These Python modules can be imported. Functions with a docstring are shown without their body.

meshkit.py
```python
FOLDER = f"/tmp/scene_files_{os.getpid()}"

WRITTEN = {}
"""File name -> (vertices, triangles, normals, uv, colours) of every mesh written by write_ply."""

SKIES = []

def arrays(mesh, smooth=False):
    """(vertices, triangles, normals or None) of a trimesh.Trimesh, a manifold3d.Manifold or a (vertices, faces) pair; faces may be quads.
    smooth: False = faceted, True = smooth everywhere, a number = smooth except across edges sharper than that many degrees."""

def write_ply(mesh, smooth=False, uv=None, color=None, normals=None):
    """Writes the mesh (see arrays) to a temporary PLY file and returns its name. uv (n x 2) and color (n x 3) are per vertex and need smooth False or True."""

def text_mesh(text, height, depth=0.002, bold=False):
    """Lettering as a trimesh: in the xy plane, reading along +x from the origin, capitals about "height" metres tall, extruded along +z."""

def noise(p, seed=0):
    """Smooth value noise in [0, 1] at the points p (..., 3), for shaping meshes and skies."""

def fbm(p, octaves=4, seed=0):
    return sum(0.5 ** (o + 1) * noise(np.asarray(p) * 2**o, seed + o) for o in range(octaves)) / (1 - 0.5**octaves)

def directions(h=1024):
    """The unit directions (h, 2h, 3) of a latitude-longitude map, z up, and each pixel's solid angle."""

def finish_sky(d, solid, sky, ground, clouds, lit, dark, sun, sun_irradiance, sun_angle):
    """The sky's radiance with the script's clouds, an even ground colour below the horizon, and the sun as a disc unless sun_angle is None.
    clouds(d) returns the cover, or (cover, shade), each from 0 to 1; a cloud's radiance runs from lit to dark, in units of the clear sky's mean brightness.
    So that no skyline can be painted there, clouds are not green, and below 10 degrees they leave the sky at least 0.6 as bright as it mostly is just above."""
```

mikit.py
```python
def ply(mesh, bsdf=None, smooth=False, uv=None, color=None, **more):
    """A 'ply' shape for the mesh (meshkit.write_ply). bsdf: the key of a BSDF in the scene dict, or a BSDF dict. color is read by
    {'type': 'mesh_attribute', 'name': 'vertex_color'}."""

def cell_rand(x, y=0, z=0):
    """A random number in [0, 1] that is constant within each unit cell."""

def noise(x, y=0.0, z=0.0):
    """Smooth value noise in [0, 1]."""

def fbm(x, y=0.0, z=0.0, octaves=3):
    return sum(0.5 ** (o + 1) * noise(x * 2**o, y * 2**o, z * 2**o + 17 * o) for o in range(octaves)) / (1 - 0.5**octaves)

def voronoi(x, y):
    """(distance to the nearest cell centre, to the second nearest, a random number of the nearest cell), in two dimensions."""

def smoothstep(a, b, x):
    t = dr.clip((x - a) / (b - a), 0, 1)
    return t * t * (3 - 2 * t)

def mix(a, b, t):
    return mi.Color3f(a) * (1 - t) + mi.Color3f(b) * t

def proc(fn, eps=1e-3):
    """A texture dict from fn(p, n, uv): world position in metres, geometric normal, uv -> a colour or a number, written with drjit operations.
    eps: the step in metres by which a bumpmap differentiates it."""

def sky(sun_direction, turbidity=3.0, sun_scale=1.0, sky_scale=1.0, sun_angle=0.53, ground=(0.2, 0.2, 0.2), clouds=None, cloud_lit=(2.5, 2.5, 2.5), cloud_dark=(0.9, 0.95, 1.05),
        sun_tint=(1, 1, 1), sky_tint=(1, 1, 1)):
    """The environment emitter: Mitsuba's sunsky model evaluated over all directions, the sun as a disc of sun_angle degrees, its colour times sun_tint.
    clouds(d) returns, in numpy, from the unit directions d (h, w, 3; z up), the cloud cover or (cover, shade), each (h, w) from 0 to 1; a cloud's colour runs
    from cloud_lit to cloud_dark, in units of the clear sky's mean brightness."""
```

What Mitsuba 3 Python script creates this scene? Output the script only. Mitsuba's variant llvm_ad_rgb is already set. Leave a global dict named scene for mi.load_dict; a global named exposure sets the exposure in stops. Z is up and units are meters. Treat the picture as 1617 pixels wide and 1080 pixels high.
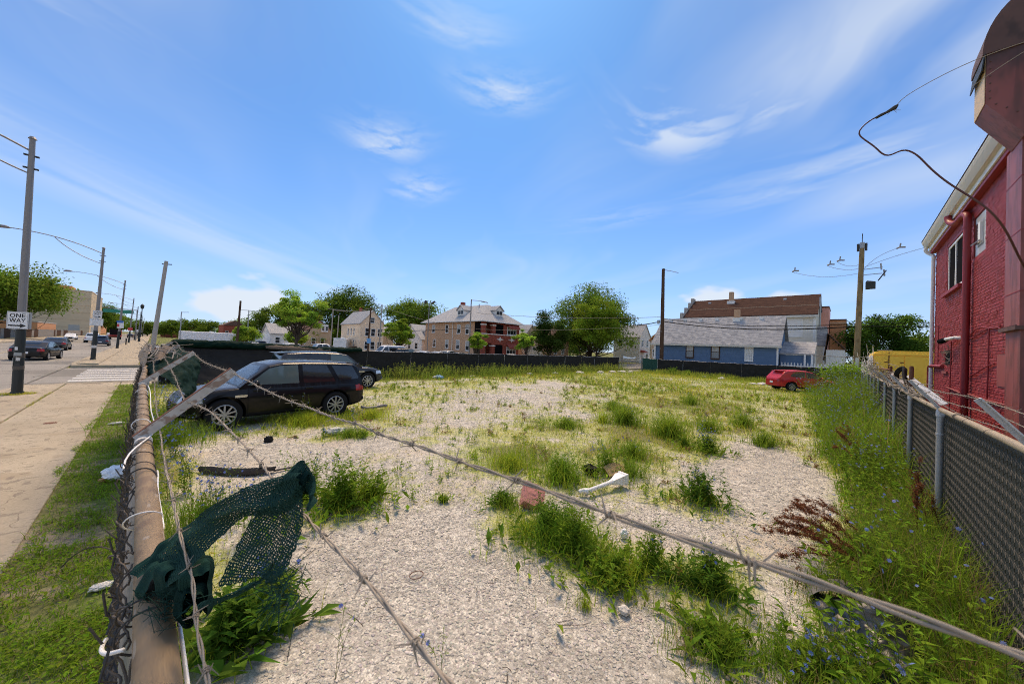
import math, numpy as np, trimesh, manifold3d as m3, shapely.geometry as sg
import mitsuba as mi, drjit as dr, mikit, meshkit
from mikit import proc, noise, fbm, voronoi, cell_rand, smoothstep, mix

T = mi.ScalarTransform4f
scene, labels = {}, {}

# ------------------------------------------------------------------ camera, sky, exposure
EYE = np.array([0.0, 0.0, 2.37])
FWD = np.array([0.71935, 0.69437, 0.01821]); DOWN = np.array([0.0435, -0.0189, -0.9989])
scene['camera'] = {'type': 'thinlens', 'fov': 111.65, 'fov_axis': 'x', 'near_clip': 0.02, 'far_clip': 4000.0, 'aperture_radius': 0.0007, 'focus_distance': 9.0,
                   'to_world': T().look_at(EYE.tolist(), (EYE + FWD).tolist(), (-DOWN).tolist())}
exposure = 1.76


def sky_clouds(d):
    x, y, z = d[..., 0], d[..., 1], np.maximum(d[..., 2], 1e-4)
    el = np.degrees(np.arcsin(np.clip(z, 0, 1))); az = np.degrees(np.arctan2(y, x))      # az 0 = +x, 90 = +y
    p = np.stack([x / (z + .18), y / (z + .18), 0 * x], -1)
    a = math.radians(62); u = p[..., 0] * math.cos(a) + p[..., 1] * math.sin(a); v = -p[..., 0] * math.sin(a) + p[..., 1] * math.cos(a)
    warp = meshkit.fbm(np.stack([u * 1.3, v * 1.3, 0 * u], -1), 4, 21) - .5
    streak = meshkit.fbm(np.stack([u * 1.1 + warp * 1.6, v * 4.6 + warp * 3, 0 * u], -1), 6, 5)
    soft = meshkit.fbm(np.stack([u * .8 + 7, v * 1.1 + 3, 0 * u], -1), 3, 9)
    cover = .40 * np.clip((streak - .36) * 1.5, 0, 1) * np.clip((soft - .26) * 2.2, 0, 1)
    clump = meshkit.fbm(d * np.array([13, 13, 26]), 6, 3)
    for (a0, e0, wa, we, rot, amp, bend, kind) in SKY_MARKS:
        da = ((az - a0 + 180) % 360 - 180) * np.cos(np.radians(e0)); de = el - e0; r = math.radians(rot)
        s = (da * math.cos(r) + de * math.sin(r)) / wa; t = (-da * math.sin(r) + de * math.cos(r)) / we - bend * s * s
        if kind == 2:                                                               # soft sheet without threads
            cover = np.maximum(cover, amp * np.exp(-(s * s + t * t)) * np.clip(.35 + (streak - .34) * 2.0 + (soft - .45) * 1.2, 0, 1.1))
        elif kind:                                                                  # cumulus: lumpy, sharp above, flat below
            e = np.exp(-(s * s + np.where(t > 0, t * t, 3 * t * t)) * .8); g = e + (clump - .5) * 1.5 * np.clip(e * 6, 0, 1); cover = np.maximum(cover, amp * np.clip((g - .42) * 3.0, 0, 1))
        else:                                                                        # cirrus: combed into threads along its length
            near = np.abs(s) < 4; comb = np.zeros_like(s); q = np.stack([s[near] * 1.5 + a0, t[near] * 1.6 + s[near] * .5, 0 * s[near]], -1); w = meshkit.fbm(q, 4, 31) - .5
            comb[near] = meshkit.fbm(np.stack([s[near] * 1.3 + w * 1.1, t[near] * 2.6 + w * 2.0, np.full(near.sum(), a0 * .7)], -1), 6, 17)
            g = np.exp(-(s * s + np.where(t > 0, .55, 1.5) * t * t)); cover = np.maximum(cover, amp * g * np.clip(.25 + (comb - .38) * 3.2, 0, 1.25))
    cover = np.clip(cover, 0, .93)
    haze = np.exp(-el / 9.0) * .66 + .07 * np.exp(-el / 26.0)                           # pale air towards the horizon, thicker on the sunny right
    away = .5 - .5 * (x * .72 + y * .69)                                               # the thin veil thickens steadily towards the right and behind the camera
    haze = haze + .50 * np.clip((away - .12) / .88, 0, 1)
    return 1 - (1 - cover) * (1 - np.clip(haze, 0, .9)), np.full_like(el, .10)


# (azimuth, elevation, half length, half width, tilt, strength, bend, cumulus?) in degrees: a long band, small mare's tails, a feathered sheet, low cumulus
SKY_MARKS = [(112, 20, 24, 2.6, 14, .36, 0, 0), (84, 11.5, 24, 2.6, 15, .34, 0, 0), (108, 31, 14, 2.2, 8, .34, 0, 0), (112, 40, 22, 7, 8, .36, 0, 2), (65, 28, 4.6, 1.9, -4, .60, .2, 0), (60, 23, 3.8, 1.7, -6, .45, .2, 0), (47.5, 36, 5.4, 1.9, 2, .60, .25, 0), (56, 42, 6, 1.8, 5, .34, .2, 0),
             (20, 30, 7.5, 2.8, 12, .58, .5, 0), (8, 31, 9, 3.0, -8, .46, .2, 0), (-3, 35, 15, 6, -12, .55, .1, 2), (-13, 30, 13, 7, -10, .62, 0, 2), (2, 22, 12, 2.2, -5, .42, .1, 0), (-7, 20, 12, 3.2, -4, .5, 0, 2), (-16, 44, 15, 8, -10, .5, 0, 2), (30, 20, 9, 1.2, -6, .2, 0, 0),
             (82.4, 3.6, 4.6, 3.2, 0, 1.0, 0, 1), (79.6, 4.6, 2.4, 2.6, 0, 1.0, 0, 1), (14.5, 8.3, 6, 1.7, 0, .9, 0, 1), (6, 8.0, 3.4, 1.3, 0, .85, 0, 1)]
scene['sky'] = mikit.sky((0.33, 0.38, 0.86), turbidity=3.0, sun_scale=.78, sky_scale=.97, sun_angle=24, sky_tint=(0.62, 1.09, 1.58), sun_tint=(1.13, 1.0, .82),
                         ground=(.19, .18, .15), clouds=sky_clouds, cloud_lit=(2.1, 2.28, 2.5), cloud_dark=(1.5, 1.7, 2.0))


# ------------------------------------------------------------------ helpers
def numbered(key):
    if key not in scene and key not in labels:
        return key
    i = 1
    while f'{key}_{i:03d}' in scene or f'{key}_{i:03d}' in labels:
        i += 1
    return f'{key}_{i:03d}'


COUNT = {}


def fast_number(key):
    i = COUNT.get(key)
    if i is None:
        COUNT[key] = 0
        return key
    COUNT[key] = i + 1
    return f'{key}_{i + 1:03d}'


def thing(name, label, cat, group=None):
    k = fast_number(name)
    labels[k] = {'label': label, 'category': cat}
    if group:
        labels[k]['group'] = group
    return k


def struct(name, mesh, mat, kind='structure', label=None, **kw):
    k = fast_number(name); scene[k] = mikit.ply(mesh, mat, **kw); labels[k] = {'kind': kind}
    if label:
        labels[k]['label'] = label
    return k


def part(parent, name, mesh, mat, smooth=False, kind=None, label=None, **kw):
    k = fast_number(f'{parent}__{name}')
    if isinstance(mesh, MB):
        col = mesh.colors(); mesh = mesh.arr()
        if col is not None:
            kw['color'] = col
    scene[k] = mikit.ply(mesh, mat, smooth=smooth, **kw)
    if kind or label:
        labels[k] = {}
        if kind: labels[k]['kind'] = kind
        if label: labels[k]['label'] = label
    return k


def single(name, mesh, mat, label, cat, smooth=False, group=None, **kw):
    k = thing(name, label, cat, group)
    if isinstance(mesh, MB):
        col = mesh.colors(); mesh = mesh.arr()
        if col is not None:
            kw['color'] = col
    scene[k] = mikit.ply(mesh, mat, smooth=smooth, **kw)
    return k


def unit(a):
    a = np.asarray(a, float); return a / (np.linalg.norm(a, axis=-1, keepdims=True) + 1e-12)


BOXF = np.array([[0, 2, 1], [0, 3, 2], [4, 5, 6], [4, 6, 7], [0, 1, 5], [0, 5, 4], [1, 2, 6], [1, 6, 5], [2, 3, 7], [2, 7, 6], [3, 0, 4], [3, 4, 7]])


class MB:
    """Collects vertices and triangles of one mesh."""
    def __init__(self): self.v, self.f, self.c, self.n = [], [], [], 0

    def add(self, v, f, col=None):
        v = np.asarray(v, float); f = np.asarray(f, int)
        if f.shape[1] == 4: f = np.vstack([f[:, [0, 1, 2]], f[:, [0, 2, 3]]])
        self.v.append(v); self.f.append(f + self.n); self.n += len(v)
        if col is not None:
            self.c.append(np.broadcast_to(np.asarray(col, float), (len(v), 3)))
        return self

    def mesh(self, m, col=None):
        if hasattr(m, 'to_mesh'):
            q = m.to_mesh(); return self.add(q.vert_properties[:, :3], q.tri_verts, col)
        return self.add(m.vertices, m.faces, col)

    def box(self, x0, x1, y0, y1, z0, z1, col=None):
        v = [[x0, y0, z0], [x1, y0, z0], [x1, y1, z0], [x0, y1, z0], [x0, y0, z1], [x1, y0, z1], [x1, y1, z1], [x0, y1, z1]]
        return self.add(v, BOXF, col)

    def bar(self, p, q, w, h, up=(0, 0, 1), col=None):
        p, q = np.asarray(p, float), np.asarray(q, float); t = unit(q - p); s = np.cross(t, up)
        if np.linalg.norm(s) < 1e-6: s = np.cross(t, [1, 0, 0])
        s = unit(s); u = np.cross(s, t); v = []
        for e in (p, q):
            for a, b in ((-1, -1), (1, -1), (1, 1), (-1, 1)):
                v.append(e + s * a * w / 2 + u * b * h / 2)
        f = [[0, 1, 2, 3], [7, 6, 5, 4], [0, 4, 5, 1], [1, 5, 6, 2], [2, 6, 7, 3], [3, 7, 4, 0]]
        return self.add(v, f, col)

    def tube(self, pts, r, sides=8, cap=True, col=None):
        p = np.asarray(pts, float); k = len(p); r = np.broadcast_to(np.asarray(r, float), (k,))
        t = unit(np.gradient(p, axis=0)); a = np.zeros_like(p); ref = np.array([0, 0, 1.]) if abs(t[0, 2]) < .9 else np.array([1., 0, 0])
        prev = unit(np.cross(t[0], ref))
        for i in range(k):
            prev = unit(prev - t[i] * (prev @ t[i])); a[i] = prev
        b = np.cross(t, a); ang = np.arange(sides) * 2 * np.pi / sides
        v = p[:, None] + r[:, None, None] * (np.cos(ang)[None, :, None] * a[:, None] + np.sin(ang)[None, :, None] * b[:, None])
        i, j = np.meshgrid(np.arange(k - 1), np.arange(sides), indexing='ij')
        q = np.stack([i * sides + j, i * sides + (j + 1) % sides, (i + 1) * sides + (j + 1) % sides, (i + 1) * sides + j], -1).reshape(-1, 4)
        f = np.vstack([q[:, [0, 1, 2]], q[:, [0, 2, 3]]]); v = v.reshape(-1, 3)
        if cap:
            v = np.vstack([v, p[0], p[-1]]); j = np.arange(sides); n0 = k * sides
            f = np.vstack([f, np.stack([np.full(sides, n0), (j + 1) % sides, j], 1), np.stack([np.full(sides, n0 + 1), (k - 1) * sides + j, (k - 1) * sides + (j + 1) % sides], 1)])
        return self.add(v, f, col)

    def cyl(self, p, q, r, r2=None, sides=12, col=None): return self.tube([p, q], [r, r if r2 is None else r2], sides, True, col)

    def poly(self, pts, col=None):                     # a convex flat polygon
        n = len(pts); return self.add(pts, [[0, i, i + 1] for i in range(1, n - 1)], col)

    def prism(self, ring, d, col=None):                # a convex ring of points pushed along d
        ring = np.asarray(ring, float); n = len(ring); v = np.vstack([ring, ring + np.asarray(d, float)])
        f = [[0, i + 1, i] for i in range(1, n - 1)] + [[n, n + i, n + i + 1] for i in range(1, n - 1)]
        for i in range(n):
            j = (i + 1) % n; f += [[i, j, n + j], [i, n + j, n + i]]
        return self.add(v, f, col)

    def arr(self): return (np.vstack(self.v), np.vstack(self.f))

    def colors(self): return np.vstack(self.c) if self.c else None


def rot_z(a): return np.array([[math.cos(a), -math.sin(a), 0], [math.sin(a), math.cos(a), 0], [0, 0, 1]])


def at(x, y, z=0.0, deg=0.0, s=1.0): return T().translate([x, y, z]).rotate([0, 0, 1], deg).scale(s)


def wave(p, s, seed=0): return meshkit.fbm(np.asarray(p, float) * s, 3, seed) - .5


def spline(pts, n):
    from scipy.interpolate import CubicSpline
    p = np.asarray(pts, float); d = np.r_[0, np.cumsum(np.linalg.norm(np.diff(p, axis=0), axis=1))]
    return CubicSpline(d, p)(np.linspace(0, d[-1], n))


# ------------------------------------------------------------------ materials
def rgb(c): return {'type': 'rgb', 'value': [float(x) for x in c]}


def mat(key, col, rough=.75, metal=0.0, spec=.4, **kw):
    b = {'type': 'principled', 'base_color': rgb(col) if isinstance(col, (tuple, list)) else col, 'roughness': rough, 'metallic': metal, 'specular': spec, **kw}
    scene[key] = {'type': 'twosided', 'b': b}
    return key


for k, c, r, m in [('white_paint', (.72, .71, .68), .5, 0), ('off_white', (.6, .57, .5), .7, 0), ('black_rubber', (.02, .02, .021), .85, 0), ('black_plastic', (.012, .012, .013), .6, 0), ('dark_gap', (.006, .006, .007), .9, 0),
                   ('chrome', (.75, .75, .76), .25, 1), ('alloy', (.50, .50, .50), .4, .7), ('galvanized', (.36, .37, .38), .5, .55), ('galvanized_light', (.48, .49, .50), .55, .4), ('wire_grey', (.29, .25, .20), .75, .0), ('mesh_wire', (.10, .095, .08), .75, .0),
                   ('wire_dark', (.07, .068, .066), .6, .3), ('wire_brown', (.11, .095, .08), .6, .3), ('pole_black', (.014, .018, .017), .5, 0), ('pole_steel', (.25, .23, .22), .55, .4), ('cable_black', (.012, .012, .013), .6, 0),
                   ('head_light', (.62, .64, .66), .12, .5), ('tail_light', (.32, .02, .02), .15, 0), ('sign_white', (.74, .74, .73), .45, 0), ('sign_black', (.012, .012, .012), .5, 0), ('sign_blue', (.04, .14, .42), .5, 0), ('sign_red', (.5, .05, .05), .5, 0),
                   ('sign_green', (.03, .25, .18), .5, 0), ('red_trim', (.25, .022, .024), .5, 0), ('red_light', (.27, .075, .065), .6, 0), ('yellow_paint', (.95, .62, .07), .5, 0), ('roof_grey', (.33, .33, .33), .85, 0), ('roof_brown', (.13, .075, .055), .9, 0),
                   ('cream_siding', (.78, .60, .42), .8, 0), ('tan_siding', (.50, .37, .24), .8, 0), ('beige_siding', (.62, .56, .45), .8, 0), ('grey_siding', (.60, .57, .51), .8, 0), ('white_siding', (.72, .70, .66), .7, 0), ('red_brick_far', (.27, .07, .045), .85, 0),
                   ('orange_brick_far', (.50, .245, .12), .85, 0), ('pink_stucco', (.65, .32, .25), .8, 0), ('awning_red', (.33, .08, .06), .7, 0), ('stone_white', (.66, .64, .6), .8, 0), ('brown_wood', (.075, .045, .03), .85, 0), ('grey_wood', (.20, .18, .155), .85, 0),
                   ('bark', (.085, .065, .05), .9, 0), ('tarp_green', (.005, .019, .014), .75, 0), ('tarp_brown', (.12, .09, .065), .8, 0), ('sack_tan', (.28, .22, .16), .85, 0), ('net_green', (.013, .042, .035), .8, 0), ('net_green_dark', (.008, .026, .022), .85, 0),
                   ('screen_black', (.020, .020, .022), .8, 0), ('screen_green', (.03, .075, .06), .8, 0), ('plastic_white', (.72, .72, .70), .35, 0), ('plastic_clear', (.45, .47, .46), .25, 0), ('block_pink', (.45, .20, .17), .85, 0), ('cardboard', (.40, .27, .13), .85, 0),
                   ('bag_grey', (.32, .34, .33), .5, 0), ('bag_blue', (.12, .3, .55), .5, 0), ('rust', (.14, .065, .04), .85, 0), ('paper', (.6, .58, .54), .8, 0), ('concrete_grey', (.36, .34, .31), .9, 0), ('rock_pale', (.52, .49, .44), .9, 0), ('hull_orange', (.35, .15, .04), .5, 0),
                   ('window_glass', (.02, .025, .03), .08, 0), ('window_pale', (.20, .22, .23), .15, 0), ('curtain', (.40, .40, .38), .7, 0), ('truck_red', (.35, .03, .025), .4, 0)]:
    mat(k, c, r, m, spec=.5 if r < .6 else .05 if max(c) < .08 else .25)
for k, c in [('car_black', (.004, .004, .005)), ('car_charcoal', (.035, .037, .042)), ('car_red', (.42, .018, .024)), ('car_white', (.70, .70, .70)), ('car_silver', (.38, .40, .42)), ('car_dark_blue', (.03, .045, .075)), ('car_grey', (.13, .135, .14)), ('car_maroon', (.09, .03, .03))]:
    mat(k, c, .22, .0, spec=.28, clearcoat=.6, clearcoat_gloss=.95)
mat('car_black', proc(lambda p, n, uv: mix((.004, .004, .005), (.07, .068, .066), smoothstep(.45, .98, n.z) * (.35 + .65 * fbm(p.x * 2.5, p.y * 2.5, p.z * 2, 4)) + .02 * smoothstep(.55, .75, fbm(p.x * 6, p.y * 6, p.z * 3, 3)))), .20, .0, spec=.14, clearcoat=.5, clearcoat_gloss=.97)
mat('car_glass', (.012, .015, .017), .05, 0, spec=.8)
mat('car_glass_teal', (.10, .135, .13), .08, 0, spec=.8)
VC = {'type': 'mesh_attribute', 'name': 'vertex_color'}
mat('vertex_matte', VC, .85, 0, spec=.2)
mat('vertex_satin', VC, .55, 0, spec=.4)
scene['leaf'] = {'type': 'principledthin', 'base_color': VC, 'roughness': .6, 'diff_trans': 1.0, 'spec_trans': 0.0, 'eta': 1.35}


def P(*ts): return sum(ts)


def gravel_fn(p, n, uv):
    a, b, r = voronoi(p.x * 44, p.y * 44)
    a2, b2, r2 = voronoi(p.x * 9 + 5, p.y * 9)
    big = fbm(p.x * .7, p.y * .7, 0, 3); mid = noise(p.x * 3.1, p.y * 3.1)
    stone = mix((.36, .338, .293), (.63, .595, .52), r)
    stone = stone * (.70 + .30 * smoothstep(.02, .25, b - a))
    stone = stone * (.80 + .32 * r2) * (.86 + .26 * big)
    dirt = mix((.40, .35, .28), (.54, .48, .39), mid)
    stone = mix(stone, dirt, smoothstep(.56, .74, fbm(p.x * 1.3 + 9, p.y * 1.3, 0, 4)) * .65)
    fleck = smoothstep(.46, .70, fbm(p.x * 5 + 3, p.y * 5, 1, 3) * .6 + uv.x * .50)
    moss = mix((.235, .285, .07), (.47, .465, .19), noise(p.x * 2.3, p.y * 2.3, 4) * .6 + .4 * r2)
    moss = mix(moss, (.15, .15, .05), smoothstep(.84, .98, uv.x))
    c = mix(stone, moss, fleck * dr.clip(uv.x * 1.15, 0, .78))
    return c


scene['gravel_ground'] = {'type': 'diffuse', 'reflectance': proc(gravel_fn)}


def concrete_fn(p, n, uv):
    g = fbm(p.x * .9, p.y * .9, p.z, 4); f = noise(p.x * 60, p.y * 60); s = smoothstep(.60, .72, fbm(p.x * 2.2 + 4, p.y * 2.2, 2, 4))
    c = mix((.33, .285, .215), (.46, .405, .315), g) * (.90 + .2 * f)
    cx = dr.abs(fbm(p.x * 1.1 + 31, p.y * 1.1, 5, 4) - .5); crack = 1 - smoothstep(.0015, .006, cx)
    c = mix(c, (.30, .245, .18), s * .5)
    spot = smoothstep(.78, .84, noise(p.x * 9, p.y * 9, 9)) * .5 + smoothstep(.84, .88, noise(p.x * 25, p.y * 25, 4)) * .35
    c = mix(c, (.17, .15, .13), spot)
    return mix(c, (.20, .17, .14), crack * .8 * smoothstep(.42, .55, noise(p.x * .6, p.y * .6, 3)))


scene['concrete'] = {'type': 'diffuse', 'reflectance': proc(concrete_fn)}


def asphalt_fn(p, n, uv):
    g = fbm(p.x * .35, p.y * .12, 1, 4); f = noise(p.x * 40, p.y * 40); a = fbm(p.x * .08 + 3, p.y * .5, 2, 3)
    c = mix((.235, .225, .205), (.34, .325, .30), g) * (.88 + .24 * f)
    crack = 1 - smoothstep(.001, .007, dr.abs(fbm(p.x * .35 + 11, p.y * .35, 5, 4) - .5))
    c = mix(c, (.055, .05, .05), crack * .6)
    return mix(c, (.17, .163, .15), smoothstep(.58, .66, a) * .6)


scene['asphalt'] = {'type': 'diffuse', 'reflectance': proc(asphalt_fn)}


def earth_fn(p, n, uv):
    g = fbm(p.x * .9, p.y * .9, 0, 4); f = noise(p.x * 22, p.y * 22)
    return mix(mix((.17, .165, .075), (.14, .19, .05), smoothstep(.35, .6, g)), (.26, .22, .155), smoothstep(.52, .72, fbm(p.x * 2.7, p.y * 2.7, 3, 3))) * (.75 + .5 * f)


scene['earth'] = {'type': 'diffuse', 'reflectance': proc(earth_fn)}


def weathered_metal_fn(p, n, uv):
    g = fbm(p.x * 9, p.y * 9, p.z * 9, 4); r = smoothstep(.52, .64, fbm(p.x * 22, p.y * 22, p.z * 22, 4))
    return mix(mix((.34, .325, .30), (.60, .575, .53), fbm(p.x * 30, p.y * 30, p.z * 30, 3) * .6 + .4 * g), (.20, .105, .06), r * .7)


scene['rusty_galvanized'] = {'type': 'twosided', 'b': {'type': 'principled', 'base_color': proc(weathered_metal_fn), 'roughness': .75, 'metallic': .0, 'specular': .3}}


def rail_fn(p, n, uv):
    g = fbm(p.x * 30, p.y * 6, p.z * 30, 4); d = smoothstep(.50, .66, fbm(p.x * 14, p.y * 14 + 3, p.z * 14, 4))
    c = mix((.185, .128, .072), (.255, .185, .11), g)
    c = mix(c, (.13, .085, .055), d * .55)
    return mix(c, (.40, .36, .31), smoothstep(.80, .86, noise(p.x * 60, p.y * 25, p.z * 60)) * .4)


scene['rail_paint'] = {'type': 'bumpmap', 'bsdf': {'type': 'twosided', 'b': {'type': 'principled', 'base_color': proc(rail_fn), 'roughness': .62, 'specular': .35}},
                       'bump': proc(lambda p, n, uv: fbm(p.x * 120, p.y * 60, p.z * 120, 3) * .0018, 1e-3), 'scale': 1.0}


def rail2_fn(p, n, uv):
    g = fbm(p.x * 5, p.y * 20, p.z * 20, 4); s = smoothstep(.56, .66, fbm(p.x * 9 + 3, p.y * 9, p.z * 9, 4))
    return mix(mix((.25, .20, .135), (.34, .28, .19), g), (.20, .15, .10), s * .6)


scene['rail_tan'] = {'type': 'twosided', 'b': {'type': 'principled', 'base_color': proc(rail2_fn), 'roughness': .6}}


def red_paint_fn(p, n, uv):
    r = cell_rand(p.x * 4.7, 3, p.z * 14.3); g = fbm(p.x * 1.6, p.y * 1.6, p.z * 1.6, 4); f = noise(p.x * 50, p.y * 50, p.z * 50)
    c = mix((.22, .020, .022), (.33, .046, .043), g * .7 + r * .3) * (.88 + .24 * f)
    worn = smoothstep(.62, .74, fbm(p.x * 7, p.y * 7, p.z * 7, 4))
    c = mix(c, (.27, .085, .07), worn * .5)
    drip = smoothstep(.60, .78, fbm(p.x * 9, p.y * 9, p.z * .7, 3)) * .5
    return mix(c, (.085, .022, .022), drip)


scene['red_painted_brick'] = {'type': 'twosided', 'b': {'type': 'principled', 'base_color': proc(red_paint_fn), 'roughness': .55, 'specular': .35}}


def duct_fn(p, n, uv):
    g = fbm(p.x * 2.4, p.y * 2.4, p.z * 1.1, 4); s = smoothstep(.44, .68, fbm(p.x * 6, p.y * 6, p.z * 2, 4)); run = smoothstep(.5, .75, fbm(p.x * 16, p.y * 16, p.z * .9, 3))
    c = mix((.21, .045, .042), (.30, .10, .085), g)
    c = mix(c, (.10, .045, .035), s * .5)
    return mix(c, (.07, .035, .03), run * .4)


scene['red_duct'] = {'type': 'twosided', 'b': {'type': 'principled', 'base_color': proc(duct_fn), 'roughness': .5, 'specular': .4}}


def cowl_fn(p, n, uv):
    c = duct_fn(p, n, uv); soot = smoothstep(6.75, 7.45, p.z + .5 * (fbm(p.x * 5, p.y * 5, p.z * 2.5, 4) - .5))
    return mix(c, (.035, .022, .020), soot * .85)


scene['red_cowl'] = {'type': 'twosided', 'b': {'type': 'principled', 'base_color': proc(cowl_fn), 'roughness': .5, 'specular': .4}}


def hood_top_fn(p, n, uv):
    g = fbm(p.x * 3, p.y * 3, p.z * 3, 4); s = smoothstep(.5, .7, fbm(p.x * 8, p.y * 8, p.z * 3, 4))
    return mix(mix((.085, .045, .038), (.15, .08, .062), g), (.04, .028, .025), s * .6)


scene['hood_rust'] = {'type': 'twosided', 'b': {'type': 'principled', 'base_color': proc(hood_top_fn), 'roughness': .6, 'specular': .3}}


def pole_wood_fn(p, n, uv):
    g = fbm(p.x * 25, p.y * 25, p.z * 1.2, 4); k = smoothstep(.62, .7, noise(p.x * 8, p.y * 8, p.z * 2))
    return mix(mix((.20, .145, .075), (.33, .25, .14), g), (.12, .08, .045), k * .5)


scene['pole_wood'] = {'type': 'diffuse', 'reflectance': proc(pole_wood_fn)}
scene['pole_wood_dark'] = {'type': 'diffuse', 'reflectance': proc(lambda p, n, uv: mix((.06, .036, .026), (.12, .075, .05), fbm(p.x * 25, p.y * 25, p.z * 1.5, 4)))}
scene['pole_wood_grey'] = {'type': 'diffuse', 'reflectance': proc(lambda p, n, uv: mix((.30, .27, .235), (.46, .43, .39), fbm(p.x * 25, p.y * 25, p.z * 1.5, 4)))}


def shingle_fn(p, n, uv):
    u = p.y * 2.3; v = p.z * 6.3; r = cell_rand(u + .5 * dr.floor(v), 7, v); r2 = noise(p.y * 9, p.x * 9, p.z * 16)
    return mix((.17, .18, .20), (.47, .465, .46), r * .55 + r2 * .45) * (.9 + .15 * fbm(p.y * .4, p.z * .4, 1, 3))


scene['shingle_grey'] = {'type': 'diffuse', 'reflectance': proc(shingle_fn)}
scene['shingle_brown'] = {'type': 'diffuse', 'reflectance': proc(lambda p, n, uv: mix((.055, .034, .028), (.10, .06, .046), .5 * cell_rand(p.y * 1.6, 3, p.z * 4.2) + .5 * noise(p.y * 6, p.x * 6, p.z * 11)))}


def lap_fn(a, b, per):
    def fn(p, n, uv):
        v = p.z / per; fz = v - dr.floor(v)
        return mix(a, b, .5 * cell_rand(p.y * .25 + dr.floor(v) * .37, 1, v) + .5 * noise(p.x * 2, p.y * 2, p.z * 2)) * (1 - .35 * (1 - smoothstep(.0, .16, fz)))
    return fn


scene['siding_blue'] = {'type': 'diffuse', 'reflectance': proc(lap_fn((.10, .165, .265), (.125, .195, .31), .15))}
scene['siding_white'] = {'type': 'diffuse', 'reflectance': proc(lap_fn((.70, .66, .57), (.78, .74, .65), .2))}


def brick_fn(a, b, mort):
    def fn(p, n, uv):
        u = p.x + p.y; v = p.z / .075; row = dr.floor(v); q = u / .22 + .5 * (row - 2 * dr.floor(row / 2)); fu = q - dr.floor(q); fv = v - row
        j = dr.minimum(dr.minimum(fu, 1 - fu) * 3, dr.minimum(fv, 1 - fv))
        return mix(mort, mix(a, b, .7 * cell_rand(q, row, 2) + .3 * fbm(p.x * .8, p.y * .8, p.z * .8, 3)), smoothstep(.05, .12, j))
    return fn


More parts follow.
